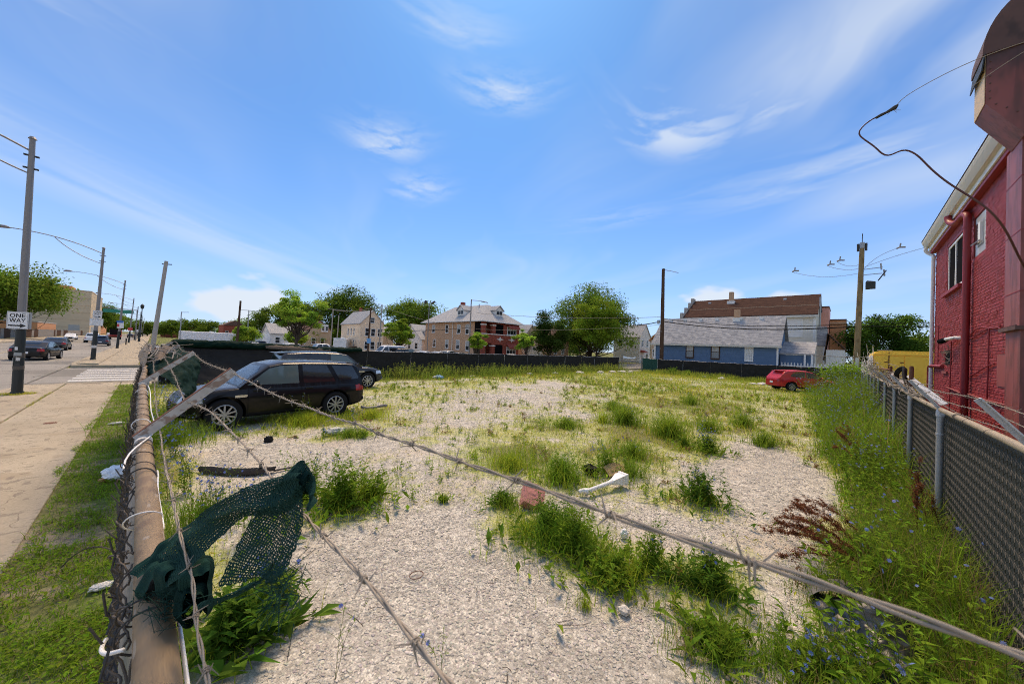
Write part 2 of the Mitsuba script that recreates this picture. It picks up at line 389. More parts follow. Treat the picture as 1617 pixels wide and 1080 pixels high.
scene['brick_tan'] = {'type': 'diffuse', 'reflectance': proc(brick_fn((.46, .27, .155), (.62, .39, .24), (.52, .40, .30)))}
scene['block_beige'] = {'type': 'diffuse', 'reflectance': proc(lambda p, n, uv: mix((.50, .40, .27), (.68, .55, .40), .55 * fbm(p.x * .18, p.y * .2, p.z * .9, 4) + .25 * cell_rand(p.x / 3, p.y / 3, p.z / 1.1) + .2 * noise(p.x * 2, p.y, p.z * 4)))}


def bark_dirt(p, n, uv): return mix((.05, .04, .032), (.12, .095, .075), fbm(p.x * 8, p.y * 8, p.z * 2, 3))


scene['tree_bark'] = {'type': 'diffuse', 'reflectance': proc(bark_dirt)}


def cloth_fn(p, n, uv):
    w = .5 + .5 * dr.sin(p.z * 900); g = fbm(p.x * 3, p.y * 3, p.z * 3, 4)
    return mix((.021, .0205, .020), (.040, .039, .038), g) * (.85 + .15 * w)


scene['screen_fabric'] = {'type': 'twosided', 'b': {'type': 'principled', 'base_color': proc(cloth_fn), 'roughness': .9, 'specular': .05}}
# ------------------------------------------------------------------ ground, street, pavement
LOT_X, LOT_Y0, LOT_Y1 = 45.0, -0.95, 22.5


def nz(x, y, s, seed): return meshkit.fbm(np.stack([np.asarray(x) * s, np.asarray(y) * s, 0 * np.asarray(x)], -1), 4, seed)


def ss(a, b, x): t = np.clip((x - a) / (b - a), 0, 1); return t * t * (3 - 2 * t)


def density(x, y):
    """How much grass grows at a point of the lot, 0 to 1."""
    x, y = np.asarray(x, float), np.asarray(y, float)
    n1, n2 = nz(x, y, .45, 1), nz(x, y, 1.6, 2)
    r = .72 * x + .70 * y
    d = .06 + .50 * ss(4.6, 10, r) + .28 * ss(7, 18, x - .55 * y)
    d = d + (n1 - .5) * .9 + (n2 - .5) * .7
    def bump(cx, cy, rx, ry, a, ang=0.):
        c, s = math.cos(ang), math.sin(ang); u = ((x - cx) * c + (y - cy) * s) / rx; v = (-(x - cx) * s + (y - cy) * c) / ry
        return a * np.exp(-(u * u + v * v) ** 2)
    for b in [(6.4, 3.9, 2.6, 1.5, .55, -.35), (3.6, 2.8, .8, 1.2, .62, .0), (3.7, 1.6, .7, .9, .5, 0), (6.3, 1.7, .7, .7, .5, 0), (4.1, 1.0, .6, .5, .5, 0), (10.4, 4.0, 2.2, 2.2, .40, 0), (4.0, 11.2, 2.3, .8, .7, .35), (7.5, 6.5, 3.0, 1.2, .30, .4), (15, 6, 6, 3, .18, .1), (1.9, 5.2, .7, .6, .45, 0), (3.4, 9.0, .7, .5, .5, 0), (5.6, 2.0, 1.2, 1.2, .25, 0),
              (8.9, 1.0, 2.7, .85, -1.6, .28), (4.6, 5.6, 2.6, .9, .22, -.1), (2.2, 2.6, 1.1, 1.7, -.5, 0), (2.6, 8.0, 2.3, .9, -.4, .2), (5.1, .55, .8, .5, .3, 0), (12, 11, 5, 3, -.22, .5), (20, 15, 7, 2.0, -.30, .3)]:
        d = d + bump(*b)
    d = np.maximum(d, ss(.55, -.15, y - .16 * np.sin(x * 1.3) - .1 * np.sin(x * 3.1) - .05 * np.maximum(x - 9, 0).clip(0, 12)) * ss(2.0, 4.2, x) * .95)
    d = np.maximum(d, ss(1.0, .15, x - .2 * np.sin(y * 1.7)) * .95)
    d = np.maximum(d, ss(18.8, 20.8, y + .5 * np.sin(x)) * 1.0)
    d = np.maximum(d, ss(40.0, 43.5, x) * .95)
    return np.clip(d, 0, 1)


def lot_z(x, y): return (nz(x, y, .8, 14) - .5) * .05 + (nz(x, y, 3.0, 15) - .5) * .012


def sheet(x0, x1, y0, y1, z, skirt=.3):
    m = MB(); m.box(x0, x1, y0, y1, z - skirt, z); return m.arr()


struct('ground', sheet(-900, 1200, -700, 1500, -.20, .5), 'earth')
gx, gy = np.meshgrid(np.r_[np.arange(0, 12, .1), np.arange(12, LOT_X + .01, .22)], np.r_[np.arange(LOT_Y0, 10, .1), np.arange(10, LOT_Y1 + .01, .22)], indexing='ij')
gv = np.stack([gx, gy, lot_z(gx, gy) - .015], -1).reshape(-1, 3); ni, nj = gx.shape
i, j = np.meshgrid(np.arange(ni - 1), np.arange(nj - 1), indexing='ij'); q = np.stack([i * nj + j, (i + 1) * nj + j, (i + 1) * nj + j + 1, i * nj + j + 1], -1).reshape(-1, 4)
dens = density(gx, gy).reshape(-1)
struct('gravel_lot', (gv, q), 'gravel_ground', smooth=True, uv=np.stack([dens, dens], -1))
struct('verge', sheet(-.92, 0, -4, 22.6, -.02), 'earth')
struct('street', sheet(-15.3, -3.78, -60, 900, -.13), 'asphalt')
struct('side_street', sheet(-3.70, 140, 25.2, 35.6, -.126), 'asphalt')
struct('alley', sheet(45.6, 48.6, -30, 25, -.05), 'asphalt')
struct('parking_lot', sheet(1.5, 60, 40.0, 110, -.045), 'asphalt')
struct('far_sidewalk', sheet(-19.2, -15.6, -60, 900, 0), 'concrete')
struct('far_kerb', sheet(-15.58, -15.32, -60, 900, .004), 'concrete')
struct('parkway', sheet(-.9, 140, 37.3, 39.9, -.03), 'earth')
sw = fast_number('sidewalk'); labels[sw] = {'kind': 'structure'}
rng = np.random.default_rng(5)


def slab(x0, x1, y0, y1, z=0., sub=True):
    b = m3.Manifold.cube([x1 - x0 - .012, y1 - y0 - .012, .14]).translate([x0 + .006, y0 + .006, -.14])
    m = trimesh.Trimesh(*[b.to_mesh().vert_properties[:, :3], b.to_mesh().tri_verts]); v = m.vertices.copy(); top = v[:, 2] > -.01
    c = .008; cx, cy = (x0 + x1) / 2, (y0 + y1) / 2
    mb = MB(); q = [(x0 + .004, y0 + .004), (x1 - .004, y0 + .004), (x1 - .004, y1 - .004), (x0 + .004, y1 - .004)]; q2 = [(a + (c if a < cx else -c), b_ + (c if b_ < cy else -c)) for a, b_ in q]
    t = rng.normal(0, .0022, 2); h = lambda a, b_: z + t[0] * (a - cx) + t[1] * (b_ - cy)
    vv = [(a, b_, -.14) for a, b_ in q] + [(a, b_, h(a, b_) - c * .7) for a, b_ in q] + [(a, b_, h(a, b_)) for a, b_ in q2]
    f = []
    for k in (0, 4):
        for i_ in range(4):
            f.append([k + i_, k + (i_ + 1) % 4, k + 4 + (i_ + 1) % 4, k + 4 + i_])
    f.append([8, 9, 10, 11]); mb.add(vv, f); return mb


struct('sidewalk_bed', sheet(-3.6, -.86, -4, 24.3, -.035), 'earth')
ys = [-4, -2.2, -.3, 1.6, 3.5, 5.4, 7.3, 9.2, 11.1, 13.0, 14.9, 16.8, 18.7, 20.6, 22.5, 24.3]
for a, b in zip(ys[:-1], ys[1:]):
    part(sw, 'slab', slab(-2.46, -.90, a, b), 'concrete')
    part(sw, 'slab', slab(-3.56, -2.50, a + .4, b + .4 if b < 24 else b), 'concrete')
part(sw, 'slab', slab(-.88, .1, 22.6, 24.3), 'concrete')
struct('kerb', sheet(-3.78, -3.57, -60, 22.6, .004), 'concrete')
cor = MB()                                                                     # rounded kerb at the corner
for s_, yc, y0 in ((1, 22.6, 24.5), (-1, 38.4, 36.4)):
    pts = [(-3.675 + 2.0 * (1 - math.cos(t)), yc + s_ * 1.95 * math.sin(t)) for t in np.linspace(0, math.pi / 2, 9)]
    for (xa, ya), (xb, yb) in zip(pts[:-1], pts[1:]): cor.bar((xa, ya, -.07), (xb, yb, -.07), .21, .15)
    cor.box(pts[-1][0] - .01, 60, pts[-1][1] - .105, pts[-1][1] + .105, -.3, .006)
struct('corner_kerb', cor.arr(), 'concrete')
struct('kerb', sheet(-3.78, -3.57, 38.4, 900, .004), 'concrete')
struct('far_corner_bed', sheet(-3.6, 140, 36.55, 37.28, -.02), 'concrete')
sw2 = fast_number('sidewalk'); labels[sw2] = {'kind': 'structure'}
ys = np.arange(36.7, 66, 1.9)
for a, b in zip(ys[:-1], ys[1:]):
    part(sw2, 'slab', slab(-2.5, -.6, a, b, .003), 'concrete')
    if a > 38.2: part(sw2, 'slab', slab(-3.55, -2.54, a, b, .003), 'concrete')
struct('sidewalk_beyond', sheet(-3.56, -.6, ys[-1], 900, .0), 'concrete')
for k in range(6):                                                             # zebra crossing over the side street
    y = 26.6 + k * 1.42
    part('side_street', 'crosswalk_stripe', MB().box(-2.7, -.55, y, y + .62, -.135, -.121), mat('road_white', (.46, .45, .42), .85) if k == 0 else 'road_white')
part('side_street', 'stop_bar', MB().box(2.2, 2.8, 25.6, 30.3, -.135, -.121), 'road_white')
part('street', 'centre_line', MB().box(-9.75, -9.63, 45, 600, -.15, -.125), mat('road_yellow', (.30, .23, .10), .85))

# ------------------------------------------------------------------ plants: leaves, blades, stems, flowers (all as arrays)


def jitter(rng, col, n, s=.25, hue=.12):
    col = np.asarray(col, float)
    if col[1] > col[0] * .98 and col[1] > 1.5 * col[2]: col = col * (2.50, 2.20, 1.35)
    c = col[None] * (1 + rng.uniform(-s, s, (n, 1))); c = c * (1 + rng.uniform(-hue, hue, (n, 3))); return np.clip(c, .004, .9)


def add_blades(mb, rng, pos, h, w, lean, col, k=2):
    """Grass blades: tapered ribbons that bend over. pos n x 3, h, w, lean n; col n x 3."""
    n = len(pos); a = rng.uniform(0, 2 * np.pi, n); d = np.stack([np.cos(a), np.sin(a), 0 * a], 1); a2 = a + rng.uniform(.6, 2.5, n); s = np.stack([np.cos(a2), np.sin(a2), 0 * a], 1)
    h, w, lean = (np.broadcast_to(x, (n,))[:, None] for x in (h, w, lean)); up = np.array([0, 0, 1.]); V = []
    for t in np.linspace(0, 1, k + 1)[:-1]:
        c = pos + up * h * (t - .25 * lean * t * t) + d * h * lean * t * t
        V += [c - s * w * (1 - .55 * t) / 2, c + s * w * (1 - .55 * t) / 2]
    V.append(pos + up * h * (1 - .25 * lean) + d * h * lean)
    m = len(V); v = np.stack(V, 1).reshape(-1, 3); f = []
    for i_ in range(k - 1): f += [[2 * i_, 2 * i_ + 1, 2 * i_ + 3], [2 * i_, 2 * i_ + 3, 2 * i_ + 2]]
    f.append([m - 3, m - 2, m - 1]); f = (np.array(f)[None] + (np.arange(n) * m)[:, None, None]).reshape(-1, 3)
    mb.add(v, f, np.repeat(col, m, 0))


def add_leaves(mb, rng, pos, d, length, width, col, droop=.3, plain=False):
    """Folded lance-shaped leaves: base, two sides, a raised middle, tip."""
    n = len(pos); d = unit(d); length, width = (np.broadcast_to(x, (n,))[:, None] for x in (length, width))
    s = unit(np.cross(d, np.array([0, 0, 1.]) + rng.normal(0, .25, (n, 3)))); u = np.cross(s, d); up = np.array([0, 0, 1.])
    mid = pos + d * length * .45 - u * width * .18; tip = pos + d * length - up * length * droop * rng.uniform(.3, 1.3, (n, 1))
    if plain:                                                                      # small or distant: folded along the middle, two faces
        v = np.stack([pos, mid + s * width * .5 + u * width * .3, tip, mid - s * width * .5 + u * width * .3], 1).reshape(-1, 3); f = (np.array([[0, 1, 2], [0, 2, 3]])[None] + (np.arange(n) * 4)[:, None, None]).reshape(-1, 3); mb.add(v, f, np.repeat(col, 4, 0)); return
    v = np.stack([pos, mid + s * width * .5 + u * width * .25, tip, mid - s * width * .5 + u * width * .25, mid], 1).reshape(-1, 3)
    f = np.array([[0, 1, 4], [1, 2, 4], [2, 3, 4], [3, 0, 4]]); f = (f[None] + (np.arange(n) * 5)[:, None, None]).reshape(-1, 3)
    mb.add(v, f, np.repeat(col, 5, 0))


def add_stems(mb, rng, paths, w, col):
    """Thin stems: three-sided tubes. paths n x k x 3, w n."""
    n, k, _ = paths.shape; w = np.broadcast_to(w, (n,)); t = unit(np.gradient(paths, axis=1)); a = unit(np.cross(t, np.array([.31, .95, .1]))); b = np.cross(t, a); tp = np.linspace(1, .4, k)[None, :, None] * w[:, None, None] / 2
    V = np.stack([paths + tp * (math.cos(g) * a + math.sin(g) * b) for g in (0, 2.094, 4.189)], 2).reshape(-1, 3); f = []
    for i_ in range(k - 1):
        for j_ in range(3): p0, p1 = i_ * 3 + j_, i_ * 3 + (j_ + 1) % 3; f += [[p0, p1, p1 + 3], [p0, p1 + 3, p0 + 3]]
    f = (np.array(f)[None] + (np.arange(n) * k * 3)[:, None, None]).reshape(-1, 3); mb.add(V, f, np.repeat(col, k * 3, 0))


def add_flowers(mb, rng, pos, r, col, nrm=None):
    n = len(pos); r = np.broadcast_to(r, (n,)); nrm = unit(rng.normal(0, .6, (n, 3)) + [-.45, -.35, .7]) if nrm is None else nrm; a = unit(np.cross(nrm, [.2, .9, .3])); b = np.cross(nrm, a); k = 9; V = [pos - nrm * r[:, None] * .2]
    for i_ in range(2 * k):
        g = np.pi * i_ / k; q_ = 1.0 if i_ % 2 == 0 else .62; V.append(pos + r[:, None] * q_ * (math.cos(g) * a + math.sin(g) * b))
    m = 2 * k + 1; v = np.stack(V, 1).reshape(-1, 3); f = np.array([[0, 1 + i_, 1 + (i_ + 1) % (2 * k)] for i_ in range(2 * k)]); f = (f[None] + (np.arange(n) * m)[:, None, None]).reshape(-1, 3); mb.add(v, f, np.repeat(col, m, 0))


GREEN, DEEP, LIME, STRAW, BLUE = (.075, .135, .022), (.045, .095, .020), (.15, .205, .03), (.33, .27, .12), (.20, .27, .72)


def stem_paths(rng, base, h, lean, k=5):
    n = len(base); a = rng.uniform(0, 2 * np.pi, n); d = np.stack([np.cos(a), np.sin(a), 0 * a], 1); t = np.linspace(0, 1, k)[None, :, None]; h = np.broadcast_to(h, (n,))[:, None, None]; lean = np.broadcast_to(lean, (n,))[:, None, None]
    return base[:, None] + h * t * np.array([0, 0, 1.]) + d[:, None] * h * lean * (t ** 1.6 + .06 * np.sin(t * 9)) - np.array([0, 0, 1.]) * h * lean * .35 * t * t


def on_paths(rng, paths, per, t0, t1):
    n, k, _ = paths.shape; i_ = np.repeat(np.arange(n), per); t = rng.uniform(t0, t1, len(i_)); x = t * (k - 1); a = np.minimum(x.astype(int), k - 2); return paths[i_, a] + (paths[i_, a + 1] - paths[i_, a]) * (x - a)[:, None], t, i_


def scatter_disc(rng, x, y, r, n):
    a = rng.uniform(0, 2 * np.pi, n); q_ = r * np.minimum(np.abs(rng.normal(0, .58, n)), 1.25) * (1 + .35 * np.sin(3 * a + x * 5) + .2 * np.sin(5 * a + y * 3)); px, py = x + q_ * np.cos(a), y + q_ * np.sin(a); return np.stack([px, py, lot_z(px, py) - .01], 1)


def leafy(mb, rng, x, y, r, h, n, leaf=.11, col=GREEN, rosette=60):
    """A clump of upright leafy stems with a skirt of broad leaves."""
    b = scatter_disc(rng, x, y, r * .55, n); hh = h * rng.uniform(.55, 1.0, n); p = stem_paths(rng, b, hh, rng.uniform(.1, .45, n)); add_stems(mb, rng, p, .005, jitter(rng, (.09, .14, .03), n))
    q_, t, i_ = on_paths(rng, p, 22, .06, 1.0); a = rng.uniform(0, 2 * np.pi, len(q_)); d = np.stack([np.cos(a), np.sin(a), rng.uniform(.1, 1.0, len(a))], 1)
    add_leaves(mb, rng, q_, d, leaf * (1.25 - .75 * t) * rng.uniform(.6, 1.3, len(t)), leaf * .26 * (1.3 - .7 * t), jitter(rng, col, len(t), .35))
    b = scatter_disc(rng, x, y, r, rosette); a = rng.uniform(0, 2 * np.pi, rosette); d = np.stack([np.cos(a), np.sin(a), rng.uniform(.25, 1.4, rosette)], 1)
    add_leaves(mb, rng, b + [0, 0, .02], d, leaf * rng.uniform(1.2, 2.6, rosette), leaf * rng.uniform(.3, .62, rosette), jitter(rng, col, rosette, .4), .25)
    m = int(rosette * 1.6); b = scatter_disc(rng, x, y, r * 1.1, m); add_blades(mb, rng, b, rng.uniform(.08, .28, m) * (.5 + h), .007, rng.uniform(.2, .9, m), jitter(rng, LIME, m, .3))


def chicory(mb, fl, rng, x, y, r, h, n, nf=5, flower_r=.017, leaves_=True):
    """Wiry branching stems, few leaves, blue flowers (into fl, a list of positions)."""
    b = scatter_disc(rng, x, y, r * .5, n); hh = h * rng.uniform(.6, 1.0, n); p = stem_paths(rng, b, hh, rng.uniform(.05, .4, n), 6); add_stems(mb, rng, p, .0055, jitter(rng, (.07, .10, .03), n))
    q_, t, i_ = on_paths(rng, p, 6, .3, .95); m = len(q_); br = stem_paths(rng, q_, .26 * h * (1.2 - t), rng.uniform(.4, 1.2, m), 4); add_stems(mb, rng, br, .0035, jitter(rng, (.07, .105, .03), m))
    k, t2, _ = on_paths(rng, br, 2, .2, 1.0); a = rng.uniform(0, 2 * np.pi, len(k)); add_leaves(mb, rng, k, np.stack([np.cos(a), np.sin(a), rng.uniform(-.2, 1, len(a))], 1), rng.uniform(.012, .035, len(k)), .009, jitter(rng, GREEN, len(k), .3))
    if leaves_:
        k, t2, _ = on_paths(rng, p, 9, .0, .6); a = rng.uniform(0, 2 * np.pi, len(k)); add_leaves(mb, rng, k, np.stack([np.cos(a), np.sin(a), rng.uniform(.1, 1, len(a))], 1), .13 * (1.1 - t2) * rng.uniform(.6, 1.2, len(k)), .028, jitter(rng, GREEN, len(k), .3))
    k, _, _ = on_paths(rng, br[rng.permutation(m)[:max(1, n * nf)]], 1, .35, 1.0); fl.append(k)


def tuft(mb, rng, x, y, r, h, n, col=GREEN, w=.006):
    b = scatter_disc(rng, x, y, r, n); add_blades(mb, rng, b, h * rng.uniform(.4, 1.0, n), w, rng.uniform(.15, .9, n), jitter(rng, col, n, .3), 3)


# ------------------------------------------------------------------ gravel: real stones where one can tell them apart
def pebbles():
    rng = np.random.default_rng(11); P_, S_ = [], []
    for (rmin, rmax, per, s0, s1) in ((1.2, 4.2, 2600, .0065, .0155), (4.2, 7.0, 1000, .009, .018), (7.0, 12.0, 260, .012, .025), (12.0, 21.0, 60, .02, .04)):
        n = int(per * 20 * 17); x, y = rng.uniform(0, 20, n), rng.uniform(-.9, 16.1, n); r = np.hypot(x, y); q_ = (.60 * x + .60 * y)
        d = density(x, y); k = (r > rmin) & (r < rmax) & (rng.uniform(0, 1, n) > d * 1.05) & (rng.uniform(0, 1, n) < .35 + ss(.36, .52, nz(x, y, 1.15, 92))) & (y < x * 9 + 1.0)
        P_.append(np.stack([x[k], y[k]], 1)); S_.append(rng.uniform(0, 1, k.sum()) ** 2.2 * (s1 - s0) + s0)
    p = np.vstack(P_); s = np.concatenate(S_); n = len(p)
    oct_ = np.array([[1, 0, 0], [-1, 0, 0], [0, 1, 0], [0, -1, 0], [0, 0, 1], [0, 0, -1.]]); of = np.array([[0, 2, 4], [2, 1, 4], [1, 3, 4], [3, 0, 4], [2, 0, 5], [1, 2, 5], [3, 1, 5], [0, 3, 5]])
    cube = np.array([[x, y, z] for x in (-1, 1) for y in (-1, 1) for z in (-1, 1)]) * .72; cf = np.array([[0, 1, 3], [0, 3, 2], [4, 6, 7], [4, 7, 5], [0, 4, 5], [0, 5, 1], [2, 3, 7], [2, 7, 6], [1, 5, 7], [1, 7, 3]])
    out = MB()
    for V0, F0, sel in ((oct_, of, np.arange(n) % 3 == 0), (cube, cf, np.arange(n) % 3 != 0)):
        m = sel.sum(); v = V0[None] * (1 + rng.uniform(-.38, .38, (m, len(V0), 3))) * rng.uniform(.6, 1.3, (m, 1, 3)) * [1, 1, .48]; a = rng.uniform(0, 2 * np.pi, m); ca, sa = np.cos(a)[:, None], np.sin(a)[:, None]
        v = np.stack([v[..., 0] * ca - v[..., 1] * sa, v[..., 0] * sa + v[..., 1] * ca, v[..., 2]], -1) * s[sel][:, None, None]
        v = v + np.stack([p[sel, 0], p[sel, 1], lot_z(p[sel, 0], p[sel, 1]) - .015 + s[sel] * .10], 1)[:, None]
        tone = rng.uniform(.31, .56, (m, 1)) * rng.choice([1, 1, 1, 1, 1, .8, 1.1], (m, 1)) * (.78 + .44 * nz(p[sel, 0], p[sel, 1], .9, 91))[:, None]; c = tone * (np.array([1.0, .935, .82]) + rng.normal(0, .025, (m, 3)))
        out.add(v.reshape(-1, 3), (F0[None] + (np.arange(m) * len(V0))[:, None, None]).reshape(-1, 3), np.repeat(np.clip(c, .03, .75), len(V0), 0))
    k = struct('gravel', out.arr(), 'vertex_matte', kind='stuff', color=out.colors()); labels[k].update(label='pale crushed limestone gravel covering the vacant lot', category='gravel')


pebbles()


def stuff(name, mb, mat_, label, cat):
    k = struct(name, mb.arr(), mat_, kind='stuff', color=mb.colors()); labels[k].update(label=label, category=cat)


def lot_grass():
    rng = np.random.default_rng(12); mb = MB()
    for (r0, r1, per, h0, h1, w) in ((1.2, 6, 620, .03, .15, .0045), (6, 12, 330, .04, .17, .007), (12, 24, 120, .05, .2, .013), (24, 52, 56, .07, .26, .024)):
        n = int(per * 45 * 23.4); x, y = rng.uniform(0, 45, n), rng.uniform(-.9, 22.4, n); r = np.hypot(x, y); k = (r > r0) & (r < r1); x, y, r = x[k], y[k], r[k]
        d = density(x, y); k = rng.uniform(0, 1, len(x)) < np.clip(d - .20, 0, 1) ** 1.25 * 1.45; x, y, d = x[k], y[k], d[k]; n = len(x)
        h = rng.uniform(h0, h1, n) * (.6 + .8 * d); dry = nz(x, y, .55, 33); c = np.where((dry + rng.uniform(-.18, .18, n) > .52)[:, None], jitter(rng, (.20, .225, .045), n, .3), jitter(rng, (.125, .185, .030), n, .3))
        st = rng.uniform(0, 1, n) < .12; c[st] = jitter(rng, STRAW, st.sum(), .3)
        add_blades(mb, rng, np.stack([x, y, lot_z(x, y) - .015], 1), h, w * rng.uniform(.7, 1.4, n), rng.uniform(.1, 1.1, n), c, 2)
        m = n // 3; k = rng.permutation(n)[:m]; a = rng.uniform(0, 2 * np.pi, m); add_leaves(mb, rng, np.stack([x[k], y[k], lot_z(x[k], y[k]) + .005], 1), np.stack([np.cos(a), np.sin(a), rng.uniform(.2, 1, m)], 1), rng.uniform(.02, .07, m) * (1 + w * 60), .010 + w * 1.2, jitter(rng, (.17, .20, .035), m, .3), plain=True)
    stuff('lot_grass', mb, 'leaf', 'thin yellowish green grass spreading over the gravel lot', 'grass')


lot_grass()


def lot_weeds():
    """Small mixed weeds strewn over the grassy part of the lot: seedlings, dry stalks, chicory sprigs."""
    rng = np.random.default_rng(19); mb = MB(); n = 2600; x, y = 1.5 + 26 * rng.uniform(0, 1, n) ** 1.4, rng.uniform(.2, 20, n); d = density(x, y); k = (rng.uniform(0, 1, n) < np.clip(d - .18, 0, 1) * 1.3) & (nz(x, y, .9, 61) > .42); x, y, d = x[k], y[k], d[k]; n = len(x); r = np.hypot(x, y); b = np.stack([x, y, lot_z(x, y) - .01], 1); b = np.repeat(b, 4, 0) + rng.normal(0, .05, (4 * n, 3)) * [1, 1, 0]; h = np.repeat((.08 + .42 * rng.uniform(0, 1, n) ** 2) * (.7 + .02 * r), 4) * rng.uniform(.5, 1.1, 4 * n); W = np.repeat(.004 + .0005 * r, 4)
    p = stem_paths(rng, b, h, rng.uniform(.1, .7, 4 * n)); dry = np.repeat(rng.uniform(0, 1, n) < .14, 4); add_stems(mb, rng, p, W, np.where(dry[:, None], jitter(rng, (.25, .15, .08), 4 * n), jitter(rng, (.10, .14, .03), 4 * n)))
    q_, t, i_ = on_paths(rng, p, 7, .05, 1.0); m = len(q_); a = rng.uniform(0, 6.28, m); add_leaves(mb, rng, q_, np.stack([np.cos(a), np.sin(a), rng.uniform(.0, 1.1, m)], 1), (.03 + .05 * rng.uniform(0, 1, m)) * (1.2 - .7 * t) * (1 + 60 * (W[i_] - .004)), .012 + 3 * (W[i_] - .004), np.where(dry[i_][:, None], jitter(rng, (.26, .17, .09), m), jitter(rng, (.10, .165, .028), m, .4)), plain=True)
    stuff('lot_weeds', mb, 'leaf', 'small mixed weeds strewn over the grassy part of the lot', 'weeds')


lot_weeds()


def tall_grass():
    rng = np.random.default_rng(13); mb = MB()
    n = 11000; x = rng.uniform(.5, 44.5, n); y = 22.3 - np.abs(rng.normal(0, 1, n)) * 1.05; band = nz(x, y, .35, 40); k = (rng.uniform(0, 1, n) < ss(.3, .62, band) * .8 + .25) & (x > 8.0); x, y = x[k], y[k]; n = len(x)
    h = (.14 + .85 * ss(.40, .68, nz(x, y, .8, 41))) * rng.uniform(.4, 1.1, n) * np.where(x > 30, .75, 1); add_blades(mb, rng, np.stack([x, y, 0 * x], 1), h, .022, rng.uniform(.1, .55, n), jitter(rng, (.085, .135, .034), n, .45), 3)
    n = 2600; x = rng.uniform(.3, 44.5, n); y = 22.3 - np.abs(rng.normal(0, 1, n)) * .8; k = x > 8.0; x, y = x[k], y[k]; n = len(x)
    p = stem_paths(rng, np.stack([x, y, 0 * x], 1), rng.uniform(.4, 1.25, n) * (.4 + .9 * nz(x, y, .8, 41)), rng.uniform(.05, .4, n)); add_stems(mb, rng, p, .012, jitter(rng, (.14, .18, .06), n)); q_, t, _ = on_paths(rng, p, 8, .45, 1.0); m = len(q_); a = rng.uniform(0, 6.28, m)
    add_leaves(mb, rng, q_, np.stack([np.cos(a), np.sin(a), rng.uniform(0, 1.5, m)], 1), rng.uniform(.04, .14, m), .026, jitter(rng, (.12, .17, .05), m, .4), plain=True)
    n = 5000; y = rng.uniform(.5, 19, n); x = 44.6 - np.abs(rng.normal(0, 1, n)) * .9; add_blades(mb, rng, np.stack([x, y, 0 * x], 1), rng.uniform(.15, .75, n) * (.5 + nz(x, y, .5, 43)), .03, rng.uniform(.1, .6, n), jitter(rng, (.14, .19, .045), n, .35), 3)
    stuff('tall_grass', mb, 'leaf', 'tall seeding grass and weeds along the black screened far fence', 'grass')


tall_grass()


def verge_grass():
    rng = np.random.default_rng(14); mb = MB()
    for (y0, y1, per, w) in ((.2, 4.5, 5200, .0045), (4.5, 11, 2000, .007), (11, 23, 900, .011)):
        n = int(per * .98 * (y1 - y0)); x = rng.uniform(-1.02, .25, n); y = rng.uniform(y0, y1, n); edge = -.93 + .11 * (nz(x, y, 2.2, 50) - .5) * 4 - .06 * ss(6, 2, y); k = (x > edge) & (rng.uniform(0, 1, n) < .24 + 1.0 * ss(.36, .58, nz(x, y, 1.9, 51))); x, y = x[k], y[k]; n = len(x)
        c = jitter(rng, (.10, .17, .022), n, .35); st = rng.uniform(0, 1, n) < .22; c[st] = jitter(rng, (.30, .27, .13), st.sum(), .3)
        add_blades(mb, rng, np.stack([x, y, np.full(n, -.02)], 1), rng.uniform(.03, .12, n), w * rng.uniform(.8, 1.6, n), rng.uniform(.3, 1.3, n), c, 2)
        m = n // 2; k = rng.permutation(n)[:m]; a = rng.uniform(0, 6.28, m); add_leaves(mb, rng, np.stack([x[k], y[k], rng.uniform(-.01, .06, m)], 1), np.stack([np.cos(a), np.sin(a), rng.uniform(.1, .8, m)], 1), rng.uniform(.025, .06, m), rng.uniform(.014, .03, m), jitter(rng, (.085, .15, .022), m, .35))
    n = 700; y = rng.uniform(8, 22.5, n); x = -2.48 + rng.normal(0, .03, n); k = nz(x * 0, y, .6, 52) > .5; add_blades(mb, rng, np.stack([x, y, 0 * x], 1)[k], rng.uniform(.02, .06, n)[k], .012, rng.uniform(.3, 1.3, n)[k], jitter(rng, (.17, .19, .04), n, .3)[k], 2)
    a = rng.uniform(0, 6.28, 500); r = rng.uniform(.14, .42, 500); add_blades(mb, rng, np.stack([-3.2 + r * np.cos(a), 21 + r * np.sin(a), 0 * a], 1), rng.uniform(.03, .09, 500), .014, rng.uniform(.3, 1.2, 500), jitter(rng, (.17, .19, .04), 500, .3), 2)
    stuff('verge_grass', mb, 'leaf', 'clumpy grass and clover on the verge between pavement and fence', 'grass')


verge_grass()
# ------------------------------------------------------------------ single weeds
WEEDS = 'green weed clumps growing through the gravel'


def plant(name, label, cat, group, fn, seed, flowers=True, flower_r=.017):
    rng = np.random.default_rng(seed); mb, fl = MB(), []
    fn(mb, fl, rng); k = thing(name, label, cat, group); part(k, 'foliage', mb, 'leaf', kind='stuff')
    if fl and flowers:
        pos = np.vstack(fl); near = np.argsort(np.linalg.norm(pos - EYE, axis=1)); one = near[:14] if np.linalg.norm(pos[near[0]] - EYE) < 5.2 else []; rest = near[len(one):]
        for i_ in one: m = MB(); add_flowers(m, rng, pos[[i_]], flower_r * rng.uniform(.8, 1.15, 1), jitter(rng, BLUE, 1, .2, .06)); part(k, 'flower', m, 'leaf')
        if len(rest): m = MB(); add_flowers(m, rng, pos[rest], flower_r * rng.uniform(.7, 1.15, len(rest)), jitter(rng, BLUE, len(rest), .2, .06)); part(k, 'blossom', m, 'leaf', kind='stuff')
    return k


